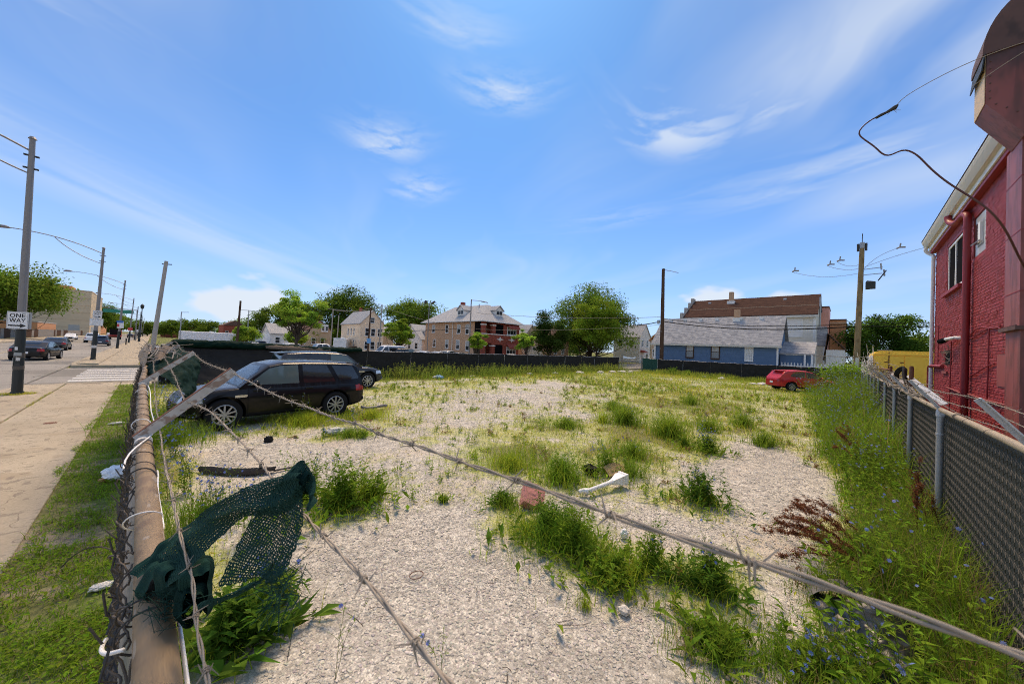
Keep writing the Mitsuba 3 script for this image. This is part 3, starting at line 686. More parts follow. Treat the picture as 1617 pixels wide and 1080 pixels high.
plant('leafy_weed', 'large bushy green weed clump, leftmost one standing in open gravel behind the lower barbed wire', 'weed', WEEDS, lambda m, f, r: (leafy(m, r, 2.0, 5.15, .72, .86, 54, .12, GREEN, 190), leafy(m, r, 1.65, 5.7, .42, .95, 22, .11, GREEN, 60), leafy(m, r, 2.4, 5.1, .4, .6, 18, .11, GREEN, 60), chicory(m, f, r, 1.75, 5.6, .35, 1.0, 9, 2), tuft(m, r, 2.35, 5.3, .45, .35, 400, LIME)), 101)
plant('leafy_weed', 'dense green weed bank beside the pink paving block, in front of the middle barbed wire', 'weed', WEEDS, lambda m, f, r: (leafy(m, r, 3.66, 2.75, .62, .56, 40, .10, DEEP, 150), leafy(m, r, 3.62, 2.3, .55, .70, 40, .10, GREEN, 150), tuft(m, r, 3.6, 2.5, .55, .5, 900, (.07, .14, .02)), tuft(m, r, 3.45, 2.95, .5, .25, 500, LIME)), 102)
plant('leafy_weed', 'low green weed growing left of the pink paving block', 'weed', WEEDS, lambda m, f, r: (leafy(m, r, 3.82, 3.72, .26, .30, 14, .09, DEEP, 60), tuft(m, r, 3.8, 3.6, .3, .3, 300, GREEN)), 103)
plant('leafy_weed', 'trailing green weed at the near end of the weed bank, above the small grass tuft', 'weed', WEEDS, lambda m, f, r: (leafy(m, r, 3.48, 1.75, .5, .36, 30, .11, GREEN, 120), tuft(m, r, 3.5, 1.7, .4, .3, 500, LIME)), 104)
plant('leafy_weed', 'slim upright weed with thin stems between the weed bank and a barbed wire knot', 'weed', WEEDS, lambda m, f, r: (leafy(m, r, 3.95, 1.52, .36, .66, 22, .08, GREEN, 60), chicory(m, f, r, 3.95, 1.55, .25, .6, 6, 1)), 105)
plant('leafy_weed', 'bushy dark green weed standing alone on the bare gravel right of the white plastic pipe', 'weed', WEEDS, lambda m, f, r: (leafy(m, r, 6.3, 1.65, .62, .68, 50, .10, DEEP, 170), chicory(m, f, r, 6.3, 1.7, .4, .75, 10, 3)), 106)
plant('leafy_weed', 'wide low weed with blue flowers at the far edge of the bare gravel patch', 'weed', WEEDS, lambda m, f, r: (leafy(m, r, 9.8, 2.45, .75, .55, 44, .11, GREEN, 120), leafy(m, r, 9.7, 3.0, .35, .4, 16, .1, GREEN, 50), chicory(m, f, r, 9.75, 2.5, .6, .8, 16, 4)), 107)
plant('leafy_weed', 'green weed clump with tall thin stems just below the barbed wire at right of centre', 'weed', WEEDS, lambda m, f, r: (leafy(m, r, 4.08, .98, .46, .40, 34, .10, DEEP, 150), chicory(m, f, r, 4.1, 1.0, .3, .75, 12, 1), tuft(m, r, 4.1, .95, .35, .3, 400, GREEN)), 108)
plant('grass_tuft', 'tall rounded grass tuft in the middle of the lot', 'grass tuft', None, lambda m, f, r: (tuft(m, r, 11.2, 5.4, .55, .85, 900, (.09, .15, .025), .012), tuft(m, r, 10.7, 5.9, .4, .5, 300, LIME, .012), chicory(m, f, r, 11.2, 5.2, .6, .9, 8, 3)), 109)
plant('grass_tuft', 'feathery grass clump at the near side of the mid lot weeds, tallest of them', 'grass tuft', None, lambda m, f, r: (tuft(m, r, 10.5, 3.7, .5, .9, 900, (.10, .16, .025), .011), leafy(m, r, 10.6, 3.6, .4, .6, 16, .09, GREEN, 40)), 110)
plant('grass_tuft', 'small isolated grass tuft on the gravel at bottom centre', 'grass tuft', None, lambda m, f, r: tuft(m, r, 2.91, 1.72, .10, .17, 130, (.13, .19, .03), .005), 111)
plant('leafy_weed', 'tiny green seedling clump on the gravel between the two strands of barbed wire', 'weed', WEEDS, lambda m, f, r: (leafy(m, r, 3.18, 4.38, .12, .14, 10, .06, GREEN, 24), tuft(m, r, 3.2, 4.5, .2, .2, 60, LIME)), 112)
plant('leafy_weed', 'upright green weed just behind the white plastic pipe, left one of a pair', 'weed', WEEDS, lambda m, f, r: (leafy(m, r, 5.35, 3.75, .66, .74, 44, .09, (.08, .15, .025), 110), tuft(m, r, 5.3, 3.7, .55, .6, 700, (.10, .17, .025), .007)), 113)
plant('leafy_weed', 'upright green weed above the cardboard scrap, right one of a pair', 'weed', WEEDS, lambda m, f, r: (leafy(m, r, 6.35, 3.35, .7, .72, 46, .09, GREEN, 120), tuft(m, r, 6.6, 3.0, .5, .45, 500, GREEN, .007), chicory(m, f, r, 6.5, 3.6, .5, .7, 8, 2)), 114)
plant('leafy_weed', 'soft pale green weed patch above the long barbed wire, left of the lot centre', 'weed', WEEDS, lambda m, f, r: (tuft(m, r, 5.2, 4.9, .9, .42, 900, (.13, .19, .03), .008), leafy(m, r, 5.0, 4.7, .5, .4, 18, .07, LIME, 40)), 115)
plant('leafy_weed', 'low grassy weeds around the grey plastic bag', 'weed', WEEDS, lambda m, f, r: (tuft(m, r, 3.5, 8.9, .45, .32, 500, GREEN, .008), leafy(m, r, 3.75, 8.7, .3, .3, 12, .08, GREEN, 40), chicory(m, f, r, 3.0, 9.1, .4, .4, 6, 3)), 116)
plant('leafy_weed', 'bright grass and stems growing up in front of the parked black car door', 'weed', WEEDS, lambda m, f, r: (tuft(m, r, 3.1, 10.9, .9, .45, 1100, LIME, .010), tuft(m, r, 4.9, 10.7, .7, .4, 600, LIME, .010), chicory(m, f, r, 3.0, 10.9, .5, 1.0, 6, 1), chicory(m, f, r, 4.3, 10.5, .8, .5, 6, 3)), 117)
plant('leafy_weed', 'large broad leaved weed hanging below the torn green netting beside the brown rail', 'weed', WEEDS, lambda m, f, r: (leafy(m, r, .55, 3.35, .36, .55, 26, .15, DEEP, 150), leafy(m, r, .85, 3.75, .25, .5, 14, .13, GREEN, 70), chicory(m, f, r, .75, 3.6, .4, .75, 12, 4)), 118, flower_r=.019)
plant('chicory_plant', 'blue flowering chicory inside the left fence above the torn netting', 'flower plant', None, lambda m, f, r: (chicory(m, f, r, .6, 5.6, .45, 1.05, 18, 4), chicory(m, f, r, .95, 4.9, .45, .9, 14, 4), chicory(m, f, r, .45, 7.0, .5, 1.1, 16, 4), tuft(m, r, .5, 5.8, .6, .5, 500, GREEN, .008)), 119, flower_r=.018)
plant('chicory_plant', 'weedy chicory along the left fence close to the bumper of the parked black car', 'flower plant', None, lambda m, f, r: (chicory(m, f, r, .4, 9.2, .6, 1.1, 20, 4), chicory(m, f, r, .35, 11.5, .7, 1.2, 22, 5), chicory(m, f, r, .45, 14, .8, 1.2, 20, 4), tuft(m, r, .4, 10.5, .9, .6, 900, GREEN, .010), tuft(m, r, .4, 13, .9, .6, 700, GREEN, .012)), 120, flower_r=.019)
plant('chicory_plant', 'chicory with many large blue flowers at the bottom right corner', 'flower plant', None, lambda m, f, r: (chicory(m, f, r, 3.62, .12, .55, .42, 16, 2), chicory(m, f, r, 3.95, -.12, .5, .5, 12, 2), leafy(m, r, 3.7, .15, .4, .28, 16, .08, GREEN, 110), tuft(m, r, 3.55, .35, .45, .25, 500, GREEN)), 121, flower_r=.0185)
plant('chicory_plant', 'two thin sprigs of chicory with a single blue flower each at bottom centre', 'flower plant', None, lambda m, f, r: (chicory(m, f, r, 1.0, 2.55, .06, .66, 2, 1, leaves_=False), chicory(m, f, r, 1.52, 2.02, .05, .55, 2, 1, leaves_=False)), 122, flower_r=.019)
plant('leafy_weed', 'flattened grassy weeds with straw at the near gravel edge, left of the blue flowers', 'weed', WEEDS, lambda m, f, r: (leafy(m, r, 3.35, .75, .4, .22, 16, .11, GREEN, 120), tuft(m, r, 3.3, .7, .5, .26, 700, GREEN, .006), tuft(m, r, 3.2, .9, .35, .2, 120, STRAW, .006)), 123)
for i_, (x, y, h, lab) in enumerate([(7.8, 3.5, .5, 'medium green weed behind the bare gravel patch, left of the low flowering weed'), (12.6, 3.2, .6, 'green weed on the grassy right side of the lot, nearest before the red car'), (14.5, 2.6, .7, 'rounded green weed close to the flowering thicket, halfway to the red car'),
                                     (9.0, 6.2, .45, 'small green weed on the pale gravel right of the black parked car'), (13.5, 7.0, .6, 'green weed tuft in the middle distance left of the red car'), (18.5, 5.5, .7, 'far green weed tuft in front of the red car'), (11.8, 1.6, .55, 'green weed at the right end of the bare gravel patch')]):
    plant('leafy_weed', lab, 'weed', WEEDS, lambda m, f, r, x=x, y=y, h=h: (leafy(m, r, x, y, .4, h * .8, 16, .09, GREEN, 40), tuft(m, r, x, y, .5, h, 400, (.09, .15, .025), .011), chicory(m, f, r, x, y, .5, h * 1.1, 5, 2)), 140 + i_)


def dock(mb, rng, root, tips, thick=.006, side=20):
    """Rust brown seed stalks of dock: arching stems crowded with small grains."""
    for tip in tips:
        root_ = np.asarray(root) + rng.normal(0, .05, 3) * [1, 1, .2]; tip = np.asarray(tip, float); t = np.linspace(0, 1, 9)[:, None]; up = np.array([0, 0, .30 * np.linalg.norm(tip - root_) * .6]); p = root_ + (tip - root_) * t + up * np.sin(t * np.pi) * 1.0
        add_stems(mb, rng, p[None], np.array([thick * 1.6]), jitter(rng, (.15, .06, .035), 1)); sd = []
        for s_ in range(side):
            tt = rng.uniform(.30, .93); c = p[0] + (p[-1] - p[0]) * tt + up * math.sin(tt * math.pi); d = unit(tip - root_) + rng.normal(0, .35, 3); L = rng.uniform(.08, .24) * (1.25 - tt); k = 7; q_ = c + d * np.linspace(0, 1, k)[:, None] * L
            add_stems(mb, rng, q_[None], np.array([.004]), jitter(rng, (.16, .065, .035), 1)); sd.append(np.repeat(q_, 10, 0) + rng.normal(0, .010, (k * 10, 3)))
        sd = np.vstack(sd); n = len(sd); add_leaves(mb, rng, sd, rng.normal(0, 1, (n, 3)), rng.uniform(.008, .020, n), .012, jitter(rng, (.20, .08, .042), n, .45, .15), .0, plain=True)


def dock_plant(m, f, r):
    dock(m, r, (5.45, -.40, .05), [(5.63, .82, .10), (5.3, .75, .22), (5.9, .62, .28), (6.6, .70, .12), (6.9, .58, .22), (6.2, .55, .35), (5.05, .55, .10), (5.75, .78, .16), (6.75, .66, .16), (5.5, .68, .32), (6.05, .70, .2)])
    n = 60; b = scatter_disc(r, 5.5, -.05, .35, n); a = r.uniform(0, 6.28, n); add_leaves(m, r, b + [0, 0, .12], np.stack([np.cos(a), np.sin(a), r.uniform(0, .8, n)], 1), .14 * r.uniform(.6, 1.4, n), .035, jitter(r, GREEN, n, .4), .5)


plant('dock_plant', 'rust brown dock seed stalks leaning out over the gravel from the right', 'weed', None, dock_plant, 160)
plant('dock_plant', 'rust brown dock standing upright against the chain link fence at right', 'weed', None, lambda m, f, r: dock(m, r, (6.6, -.72, .1), [(6.55, -.66, 1.25), (6.75, -.62, 1.1), (6.4, -.6, 1.0), (6.5, -.75, .8)], .005, 9), 161)
plant('dock_plant', 'rust brown dock stalks among the blue flowers halfway along the right fence', 'weed', None, lambda m, f, r: dock(m, r, (10.2, -.25, .1), [(9.6, .15, 1.0), (9.9, 0.1, .9), (10.5, .05, 1.05), (9.3, .2, .7), (10.9, .1, .9)], .005, 9), 162)


def thicket():
    """The weeds along the right fence: one mass of grass, chicory and leaves, tallest halfway along."""
    rng = np.random.default_rng(17); g, fl = MB(), []

    def height(x): return np.interp(x, [3, 4.5, 6, 8, 10, 14, 20, 30, 44], [.38, .60, .75, .95, 1.25, 1.6, 1.8, 1.8, 1.7])

    def edge(x): return np.interp(x, [3, 5, 7, 9, 12, 20, 30, 44], [.32, .18, .0, .0, .45, 1.2, 2.2, 3.2]) + .16 * np.sin(x * 1.7) + .10 * np.sin(x * 4.3)
    for (x0, x1, per, w) in ((3.2, 8, 1500, .0055), (8, 16, 420, .010), (16, 44, 95, .022)):
        n = int(per * (x1 - x0)); x = rng.uniform(x0, x1, n); y = -.88 + (edge(x) + .88) * rng.uniform(0, 1, n) ** 1.25; s = np.clip((edge(x) - y) / (edge(x) + .88), 0, 1) ** .5
        add_blades(g, rng, np.stack([x, y, 0 * x - .01], 1), height(x) * rng.uniform(.25, .85, n) * (.35 + .65 * s) * (.25 + 1.5 * ss(.25, .8, nz(x, y, .9, 71))), w * rng.uniform(.7, 1.5, n), rng.uniform(.1, 1.0, n), np.where((rng.uniform(0, 1, n) < .1 + .14 * (x < 8))[:, None], jitter(rng, (.27, .20, .10), n, .3), jitter(rng, (.085, .15, .022), n, .4)), 3)
    for (x0, x1, per, w) in ((3.4, 9, 34, .006), (9, 24, 46, .008), (24, 44, 14, .014)):
        n = int(per * (x1 - x0)); x = rng.uniform(x0, x1, n); y = -.85 + (edge(x) + .8) * rng.uniform(0, .95, n); s = np.clip((edge(x) - y) / (edge(x) + .88), 0, 1) ** .4
        h = height(x) * rng.uniform(.6, 1.15, n) * (.35 + .65 * s) * (.35 + 1.35 * ss(.25, .75, nz(x, y, .55, 72))); p = stem_paths(rng, np.stack([x, y, 0 * x], 1), h, rng.uniform(.05, .5, n), 5); add_stems(g, rng, p, w, jitter(rng, (.075, .115, .03), n))
        q_, t, i_ = on_paths(rng, p, 13, .05, .95); m = len(q_); a = rng.uniform(0, 6.28, m); L = (.05 + .13 * (1 - t)) * rng.uniform(.5, 1.3, m); add_leaves(g, rng, q_, np.stack([np.cos(a), np.sin(a), rng.uniform(-.1, 1, m)], 1), L, L * .3 + .003, jitter(rng, (.075, .14, .022), m, .45), .35)
        q_, t, i_ = on_paths(rng, p, 3, .55, 1.0); m = len(q_); br = stem_paths(rng, q_, .2 * rng.uniform(.4, 1.3, m), rng.uniform(.3, 1.2, m), 3); add_stems(g, rng, br, w * .55, jitter(rng, (.08, .12, .03), m))
        k, _, _ = on_paths(rng, br[rng.uniform(0, 1, m) < (.14 if x0 < 9 else .42)], 1, .5, 1.0); fl.append(k)
    stuff('weed_thicket', g, 'leaf', 'dense mass of grass and chicory weeds growing along the right chain link fence', 'weeds')
    pos = np.vstack(fl); f = MB(); add_flowers(f, rng, pos, .019 * rng.uniform(.7, 1.2, len(pos)) * np.where(pos[:, 0] > 14, 1.25, 1), jitter(rng, (.27, .34, .72), len(pos), .2, .06)); part('weed_thicket', 'blossom', f, 'leaf', kind='stuff')


thicket()
# ------------------------------------------------------------------ fences
def zigzag(mb, rng, x_of, length, z0, z1, pitch, r, sides=3, top_twist=.0):
    """Chain link: zigzag wires woven along +u; x_of(u, off) gives the point at u with sideways offset off."""
    n = int(length / pitch); k = int((z1 - z0) / (pitch * .95)); rows = []
    for i_ in range(n):
        u0 = i_ * pitch; z = np.linspace(z0, z1, k + 1); j_ = np.arange(k + 1); u = u0 + np.where(j_ % 2 == 0, -.52, .52) * pitch; off = np.where(j_ % 2 == 0, .006, -.006) * (1 if i_ % 2 else -1)
        P_ = x_of(u, off, z)
        if top_twist: P_ = np.vstack([P_, x_of(u[-1:] + rng.uniform(-.02, .02), off[-1:] + rng.uniform(-.012, .012), z[-1:] + rng.uniform(.4, 1) * top_twist)])
        rows.append(P_)
    A = np.array(rows); m, kk, _ = A.shape; t = unit(np.gradient(A, axis=1)); nrm = x_of(np.zeros(1), np.ones(1), np.zeros(1))[0] - x_of(np.zeros(1), np.zeros(1), np.zeros(1))[0]; a = unit(np.cross(t, nrm)); b = np.broadcast_to(unit(nrm), a.shape)
    V = np.stack([A + r * (math.cos(g) * a + math.sin(g) * b) for g in np.arange(sides) * 2 * np.pi / sides], 2).reshape(-1, 3); f = []
    for i_ in range(kk - 1):
        for j_ in range(sides): p0, p1 = i_ * sides + j_, i_ * sides + (j_ + 1) % sides; f += [[p0, p1, p1 + sides], [p0, p1 + sides, p0 + sides]]
    mb.add(V, (np.array(f)[None] + (np.arange(m) * kk * sides)[:, None, None]).reshape(-1, 3))


def barbed(parent, pts, name='barbed_wire', seed=0, individual=5.0, r=.00155, sm=None):
    """Two twisted strands with four-pointed barbs; barbs near the camera are parts of their own."""
    rng = np.random.default_rng(seed); p = spline(pts, 600); L = np.r_[0, np.cumsum(np.linalg.norm(np.diff(p, axis=0), axis=1))]; n = int(L[-1] / .012); s = np.linspace(0, L[-1], n); c = np.stack([np.interp(s, L, p[:, k]) for k in range(3)], 1)
    c = c + np.stack([np.interp(s, np.arange(0, L[-1] + .3, .13), rng.normal(0, .0016, len(np.arange(0, L[-1] + .3, .13)))) for _ in range(3)], 1)
    t = unit(np.gradient(c, axis=0)); a = unit(np.cross(t, [0, 0, 1.])); b = np.cross(t, a); ph = s / .085 * 2 * np.pi * (1 + .12 * np.sin(s * 3)); mb = MB()
    for o in (0, np.pi): mb.tube(c + 1.15 * r * (np.cos(ph + o)[:, None] * a + np.sin(ph + o)[:, None] * b), r, 5)
    k = part(parent, name, mb, 'wire_grey', smooth=True); rest = MB()
    for sb in np.arange(.06, L[-1], .127):
        i_ = min(int(sb / .012), n - 2); m = MB(); o = c[i_]; ti, ai, bi = t[i_], a[i_], b[i_]; g = np.linspace(0, 2.3 * 2 * np.pi, 16); near = np.linalg.norm(o - EYE) < individual
        f0 = rng.uniform(0, 6.28); coil = o + ti * (np.linspace(-.0045, .0045, 16))[:, None] + .0037 * (np.cos(g + f0)[:, None] * ai + np.sin(g + f0)[:, None] * bi)
        m.tube(coil, .0011, 4 if near else 3)
        for q_, d0 in ((coil[0], -1), (coil[-1], 1), (coil[3], -1), (coil[-4], 1)):
            d = unit(np.cross(ti, q_ - o)) * d0 + ti * d0 * rng.uniform(-.1, .7) + rng.normal(0, .15, 3); m.tube([q_, q_ + unit(d) * .009, q_ + unit(d) * rng.uniform(.015, .023)], [.0011, .001, .0004], 4 if near else 3)
        if near: part(k, 'barb', m, 'wire_grey')
        else: rest.add(*m.arr())
    if rest.n: part(k, 'barb', rest, 'wire_grey', kind='stuff')
    return k


def rx(y): return np.interp(y, [-.9, .8, 1.9, 2.75, 6, 10, 16, 22.5], [.062, .028, .006, -.008, -.05, -.045, -.02, 0.0])


fence = thing('street_fence', 'chain link fence with brown top rail and three barbed wire strands along the pavement', 'fence')
rng = np.random.default_rng(21)
yy = np.linspace(-.9, 22.5, 160); part(fence, 'top_rail', MB().tube(np.stack([rx(yy) + .004 * np.sin(yy * .9), yy, 1.80 + .006 * np.sin(yy * 1.9)], 1), .029, 20), 'rail_paint', smooth=60)
for y in (5.95, 11.7, 17.5): part(fence, 'rail_sleeve', MB().cyl((rx(y), y - .09, 1.80), (rx(y), y + .09, 1.80), .033, sides=18), 'rail_paint', smooth=60)
mb = MB(); zigzag(mb, rng, lambda u, o, z: np.stack([rx(.22 + u) - .052 + o * 1.6, .22 + u, z + 0 * u], -1), 12.3, .05, 1.78, .05, .0022, 4, .05); part(fence, 'mesh', mb, 'wire_dark')
mb = MB(); zigzag(mb, rng, lambda u, o, z: np.stack([rx(12.5 + u) - .05 + o * 1.6, 12.5 + u, z + 0 * u], -1), 10, .05, 1.78, .06, .003, 3, .04); part(fence, 'mesh', mb, 'wire_dark')
mb = MB()                                                                     # loose tangle of wire ends beside the rail
for i_ in range(90):
    y = .35 + 5.2 * (i_ / 90) ** 1.4 + rng.uniform(0, .04); x0 = rx(y) - .048 + rng.normal(0, .008); n = 14; g = np.linspace(0, rng.uniform(3, 7), n)
    mb.tube(np.stack([x0 + .012 * np.cos(g) + rng.normal(0, .002, n), y + np.linspace(0, .09, n), 1.76 + .035 * np.sin(g * .5 + i_) + .012 * np.sin(g)], 1), .0022, 4)
part(fence, 'selvage_wire', mb, 'wire_brown', smooth=True, kind='stuff')
for y in (-.3, 2.6, 5.4, 8.4, 11.4, 14.4, 17.4, 20.4, 22.45): part(fence, 'post', MB().cyl((rx(y) - .01, y, 0), (rx(y) - .01, y, 1.775), .03, sides=14), 'galvanized', smooth=40)
for i_, y in enumerate((2.6, 5.35, 8.4, 11.4)):                                   # slotted angle arms, bent inwards at 45 degrees
    b0 = np.array([rx(y) - .025, y + .02, 1.815]); tip = np.array([.345, y - .02, 2.165]); d = unit(tip - b0); up = unit(np.array([-.7, .0, .71])); sd = np.cross(d, up); m = MB()
    m.bar(b0, tip, .006, .044, up=up); arm = part(fence, 'arm', m, 'rusty_galvanized'); e = np.array([0, 1, 0]) * .019
    part(arm, 'clamp', MB().tube([(rx(y), y - .04, 1.80), (rx(y), y + .05, 1.80)], .0335, 18), 'rusty_galvanized', smooth=60)
    part(arm, 'flange', MB().bar(b0 + e + up * .0225, tip + e + up * .0225, .040, .004, up=up), 'rust')
for i_, y in enumerate([.62, .95, 1.02, 1.13, 1.52, 1.95, 2.06, 2.28, 2.42, 2.9, 3.1, 3.3, 3.55, 3.8, 4.1, 4.4, 4.7, 5.0, 6.3, 6.8, 7.4, 8.0]):
    g = np.linspace(0, 2 * np.pi * 1.08, 22); sl = rng.uniform(-.03, .03); m = MB().tube(np.stack([rx(y) - .008 + .041 * np.cos(g), y + sl * np.sin(g) + .012 * g / 6, 1.80 + .036 * np.sin(g)], 1), .0021 if i_ % 5 else .003, 6); part(fence, 'tie_wire', m, 'wire_dark' if i_ % 6 != 4 else 'plastic_white', smooth=True)
barbed(fence, [(.325, -.9, 2.215), (.33, 0, 2.213), (.33, .6, 2.19), (.33, 1.5, 2.16), (.335, 2.6, 2.155), (.325, 4.0, 2.135), (.335, 5.35, 2.155), (.325, 7, 2.12), (.335, 8.4, 2.15), (.33, 11.4, 2.15)], seed=1)
barbed(fence, [(.19, -.9, 2.05), (.195, .2, 2.075), (.19, .6, 2.08), (.175, 1.25, 2.09), (.165, 1.8, 2.075), (.155, 2.6, 1.995), (.16, 4, 1.975), (.155, 5.35, 1.995), (.15, 8.4, 1.99), (.15, 11.4, 1.99)], seed=2)
barbed(fence, [(.10, -.3, 1.75), (.075, .55, 1.90), (.065, .85, 1.93), (.05, 1.2, 1.985), (.055, 1.75, 1.895), (.05, 2.6, 1.86), (.045, 4, 1.83), (.04, 5.35, 1.87), (.04, 8.4, 1.87)], seed=3)

cable = MB()                                                                  # white cable snaking along the rail
for pts in ([(-.055, 2.15, 1.80), (-.03, 2.35, 1.83), (.02, 2.55, 1.835), (.05, 2.9, 1.82), (.045, 3.6, 1.80), (.05, 4.4, 1.80), (.04, 5.2, 1.82)], [(.036, 1.45, 1.79), (.04, 1.6, 1.775), (.035, 1.75, 1.80), (.04, 1.95, 1.80), (.043, 2.12, 1.78)],
            [(.055, -.2, 1.5), (.05, .55, 1.69), (.046, .80, 1.76), (.042, 1.0, 1.79)], [(-.055, 1.02, 1.775), (-.05, .93, 1.80), (-.033, .9, 1.815)]): cable.tube(spline([(x + rx(y) - .004, y, z) for x, y, z in pts], 40), .0035, 7)
single('white_cable', cable, 'plastic_white', 'thin white cable wound along the brown fence rail', 'cable', smooth=True)


def cloth(edge_a, edge_b, nu, nv, rng, wr=.004, fold=0.0):
    A, B = spline(edge_a, nu), spline(edge_b, nu); t = np.linspace(0, 1, nv)[None, :, None]; G = A[:, None] * (1 - t) + B[:, None] * t; nrm = unit(np.cross(np.gradient(G, axis=0), np.gradient(G, axis=1)))
    w = wave(np.stack([*np.meshgrid(np.linspace(0, 9, nu), np.linspace(0, 3, nv), indexing='ij'), np.full((nu, nv), rng.uniform(0, 50))], -1), 1.0); q_ = np.linspace(0, 1, nv)[None, :, None]
    return G + nrm * (w[..., None] * wr * 2 + fold * np.sin(q_ * np.pi) + fold * .5 * np.sin(q_ * 9 + np.linspace(0, 5, nu)[:, None, None]))


def knit(mb, G, fill, rng=None):
    """Knitted strip: bands along both directions with holes between; fill 1 = closed."""
    nu, nv, _ = G.shape; nrm = unit(np.cross(np.gradient(G, axis=0), np.gradient(G, axis=1)))
    if rng is not None: G = G + rng.normal(0, .0006, G.shape)
    for i_ in range(nv):                                                         # lengthwise yarns
        j0 = max(i_ - 1, 0); j1 = min(i_ + 1, nv - 1); w = (G[:, j1] - G[:, j0]) / (j1 - j0) * .5 * fill; V = np.stack([G[:, i_] - w, G[:, i_] + w], 1).reshape(-1, 3); k = np.arange(nu - 1) * 2; mb.add(V, np.stack([k, k + 1, k + 3, k + 2], 1))
    for i_ in range(nu):
        j0 = max(i_ - 1, 0); j1 = min(i_ + 1, nu - 1); w = (G[j1] - G[j0]) / (j1 - j0) * .5 * fill * .8; V = np.stack([G[i_] - w, G[i_] + w], 1).reshape(-1, 3) + np.repeat(nrm[i_], 2, 0) * .0006; k = np.arange(nv - 1) * 2; mb.add(V, np.stack([k, k + 1, k + 3, k + 2], 1))


net = thing('torn_netting', 'torn strip of dark green netting tied round the brown rail and the barbed wire', 'netting')
rng = np.random.default_rng(33); m = MB()
G = cloth([(.175, .615, 2.160), (.15, .70, 2.13), (.12, .79, 2.088), (.095, .92, 2.02), (.07, 1.06, 1.94), (.03, 1.16, 1.875)], [(.175, .61, 2.138), (.155, .66, 2.085), (.132, .725, 2.066), (.108, .82, 2.012), (.078, .86, 1.955), (.045, .95, 1.88)], 92, 20, rng, .006, .007); knit(m, G, .86, rng); part(net, 'strip', m, 'net_green')
m = MB(); G = cloth([(.176, .60, 2.158), (.17, .60, 2.128), (.165, .59, 2.075), (.155, .60, 2.03), (.15, .66, 1.985)], [(.168, .655, 2.155), (.16, .70, 2.11), (.14, .76, 2.04), (.12, .80, 1.97), (.10, .80, 1.925)], 48, 26, rng, .006, .007); knit(m, G, .68, rng); part(net, 'strip', m, 'net_green')
m = MB(); G = cloth([(.15, .64, 2.02), (.135, .70, 1.965), (.11, .74, 1.935), (.08, .80, 1.905)], [(.15, .66, 1.985), (.13, .74, 1.938), (.105, .78, 1.912), (.075, .82, 1.885)], 26, 8, rng, .003, .004); knit(m, G, .86); part(net, 'strip', m, 'net_green')
m = MB(); G = cloth([(.177, .56, 2.145), (.185, .60, 2.165), (.18, .64, 2.17), (.17, .67, 2.15)], [(.175, .57, 2.115), (.188, .60, 2.12), (.18, .645, 2.118), (.165, .68, 2.115)], 40, 20, rng, .004, .006); knit(m, G, .97); part(net, 'fold', m, 'net_green')
rngk = np.random.default_rng(34)
def wrap(c0, c1, ra, rb, turns, width, ph, mt, fill=.97, wob=.0022):
    """A band of netting wound round the line c0-c1."""
    c0, c1 = np.array(c0, float), np.array(c1, float); n = int(70 * turns); t = np.linspace(0, 1, n); ax = unit(c1 - c0); a = unit(np.cross(ax, [0, 0, 1.])); b = np.cross(a, ax); g = ph + t * turns * 2 * np.pi
    rr = 1 + .16 * np.sin(g * 2.7 + ph) + .10 * np.sin(g * 5.1 + 2 * ph); o = c0 + (c1 - c0) * t[:, None] + (np.cos(g) * ra * rr)[:, None] * a + (np.sin(g) * rb * rr)[:, None] * b; nv = 16; w = np.linspace(-.5, .5, nv); out = unit(np.cos(g)[:, None] * a + np.sin(g)[:, None] * b)
    G = o[:, None] + ax * (w * width)[None, :, None] + out[:, None] * (.010 * np.cos(w * 3.2) + wob * np.sin(w * 13 + ph)[None, :] * (1 + .5 * np.sin(g * 1.7))[:, None])[..., None]; m = MB(); knit(m, G, fill); part(net, 'wrap', m, mt)


wrap((0.036, 1.10, 1.835), (0.040, 1.01, 1.845), 0.0317, 0.0317, 1.25, .075, .4, 'net_green'); wrap((0.052, 1.03, 1.865), (0.065, .93, 1.885), 0.0246, 0.0334, 1.3, .07, 2.0, 'net_green'); wrap((0.074, .97, 1.865), (0.080, .88, 1.895), 0.0194, 0.0352, 1.2, .06, 3.4, 'net_green_dark'); wrap((0.068, .99, 1.895), (0.085, .87, 1.91), 0.0176, 0.0211, 1.5, .05, 5.0, 'net_green'); wrap((0.076, .93, 1.855), (0.075, .87, 1.86), 0.0158, 0.0299, 1.4, .045, 1.2, 'net_green_dark', .97); wrap((0.044, 1.12, 1.862), (0.055, 1.04, 1.895), 0.0194, 0.0229, 1.2, .05, 4.2, 'net_green')
wrap((0.071, .965, 1.87), (0.072, .89, 1.875), 0.0123, 0.0229, 1.1, .05, .0, 'net_green_dark', .99)
m = MB()
for _ in range(200):                                                           # frayed ends
    o = np.array([.058, .93, 1.865]) + rng.normal(0, 1, 3) * [.02, .03, .02] if rng.uniform() < .6 else np.array([.155, .63, 1.99]) + rng.normal(0, 1, 3) * [.01, .04, .02]; m.tube(np.array([o, o + rng.normal(0, .012, 3), o + rng.normal(0, .018, 3) - [0, 0, .012]]), .0006, 3)
part(net, 'frayed_threads', m, 'net_green', kind='stuff')


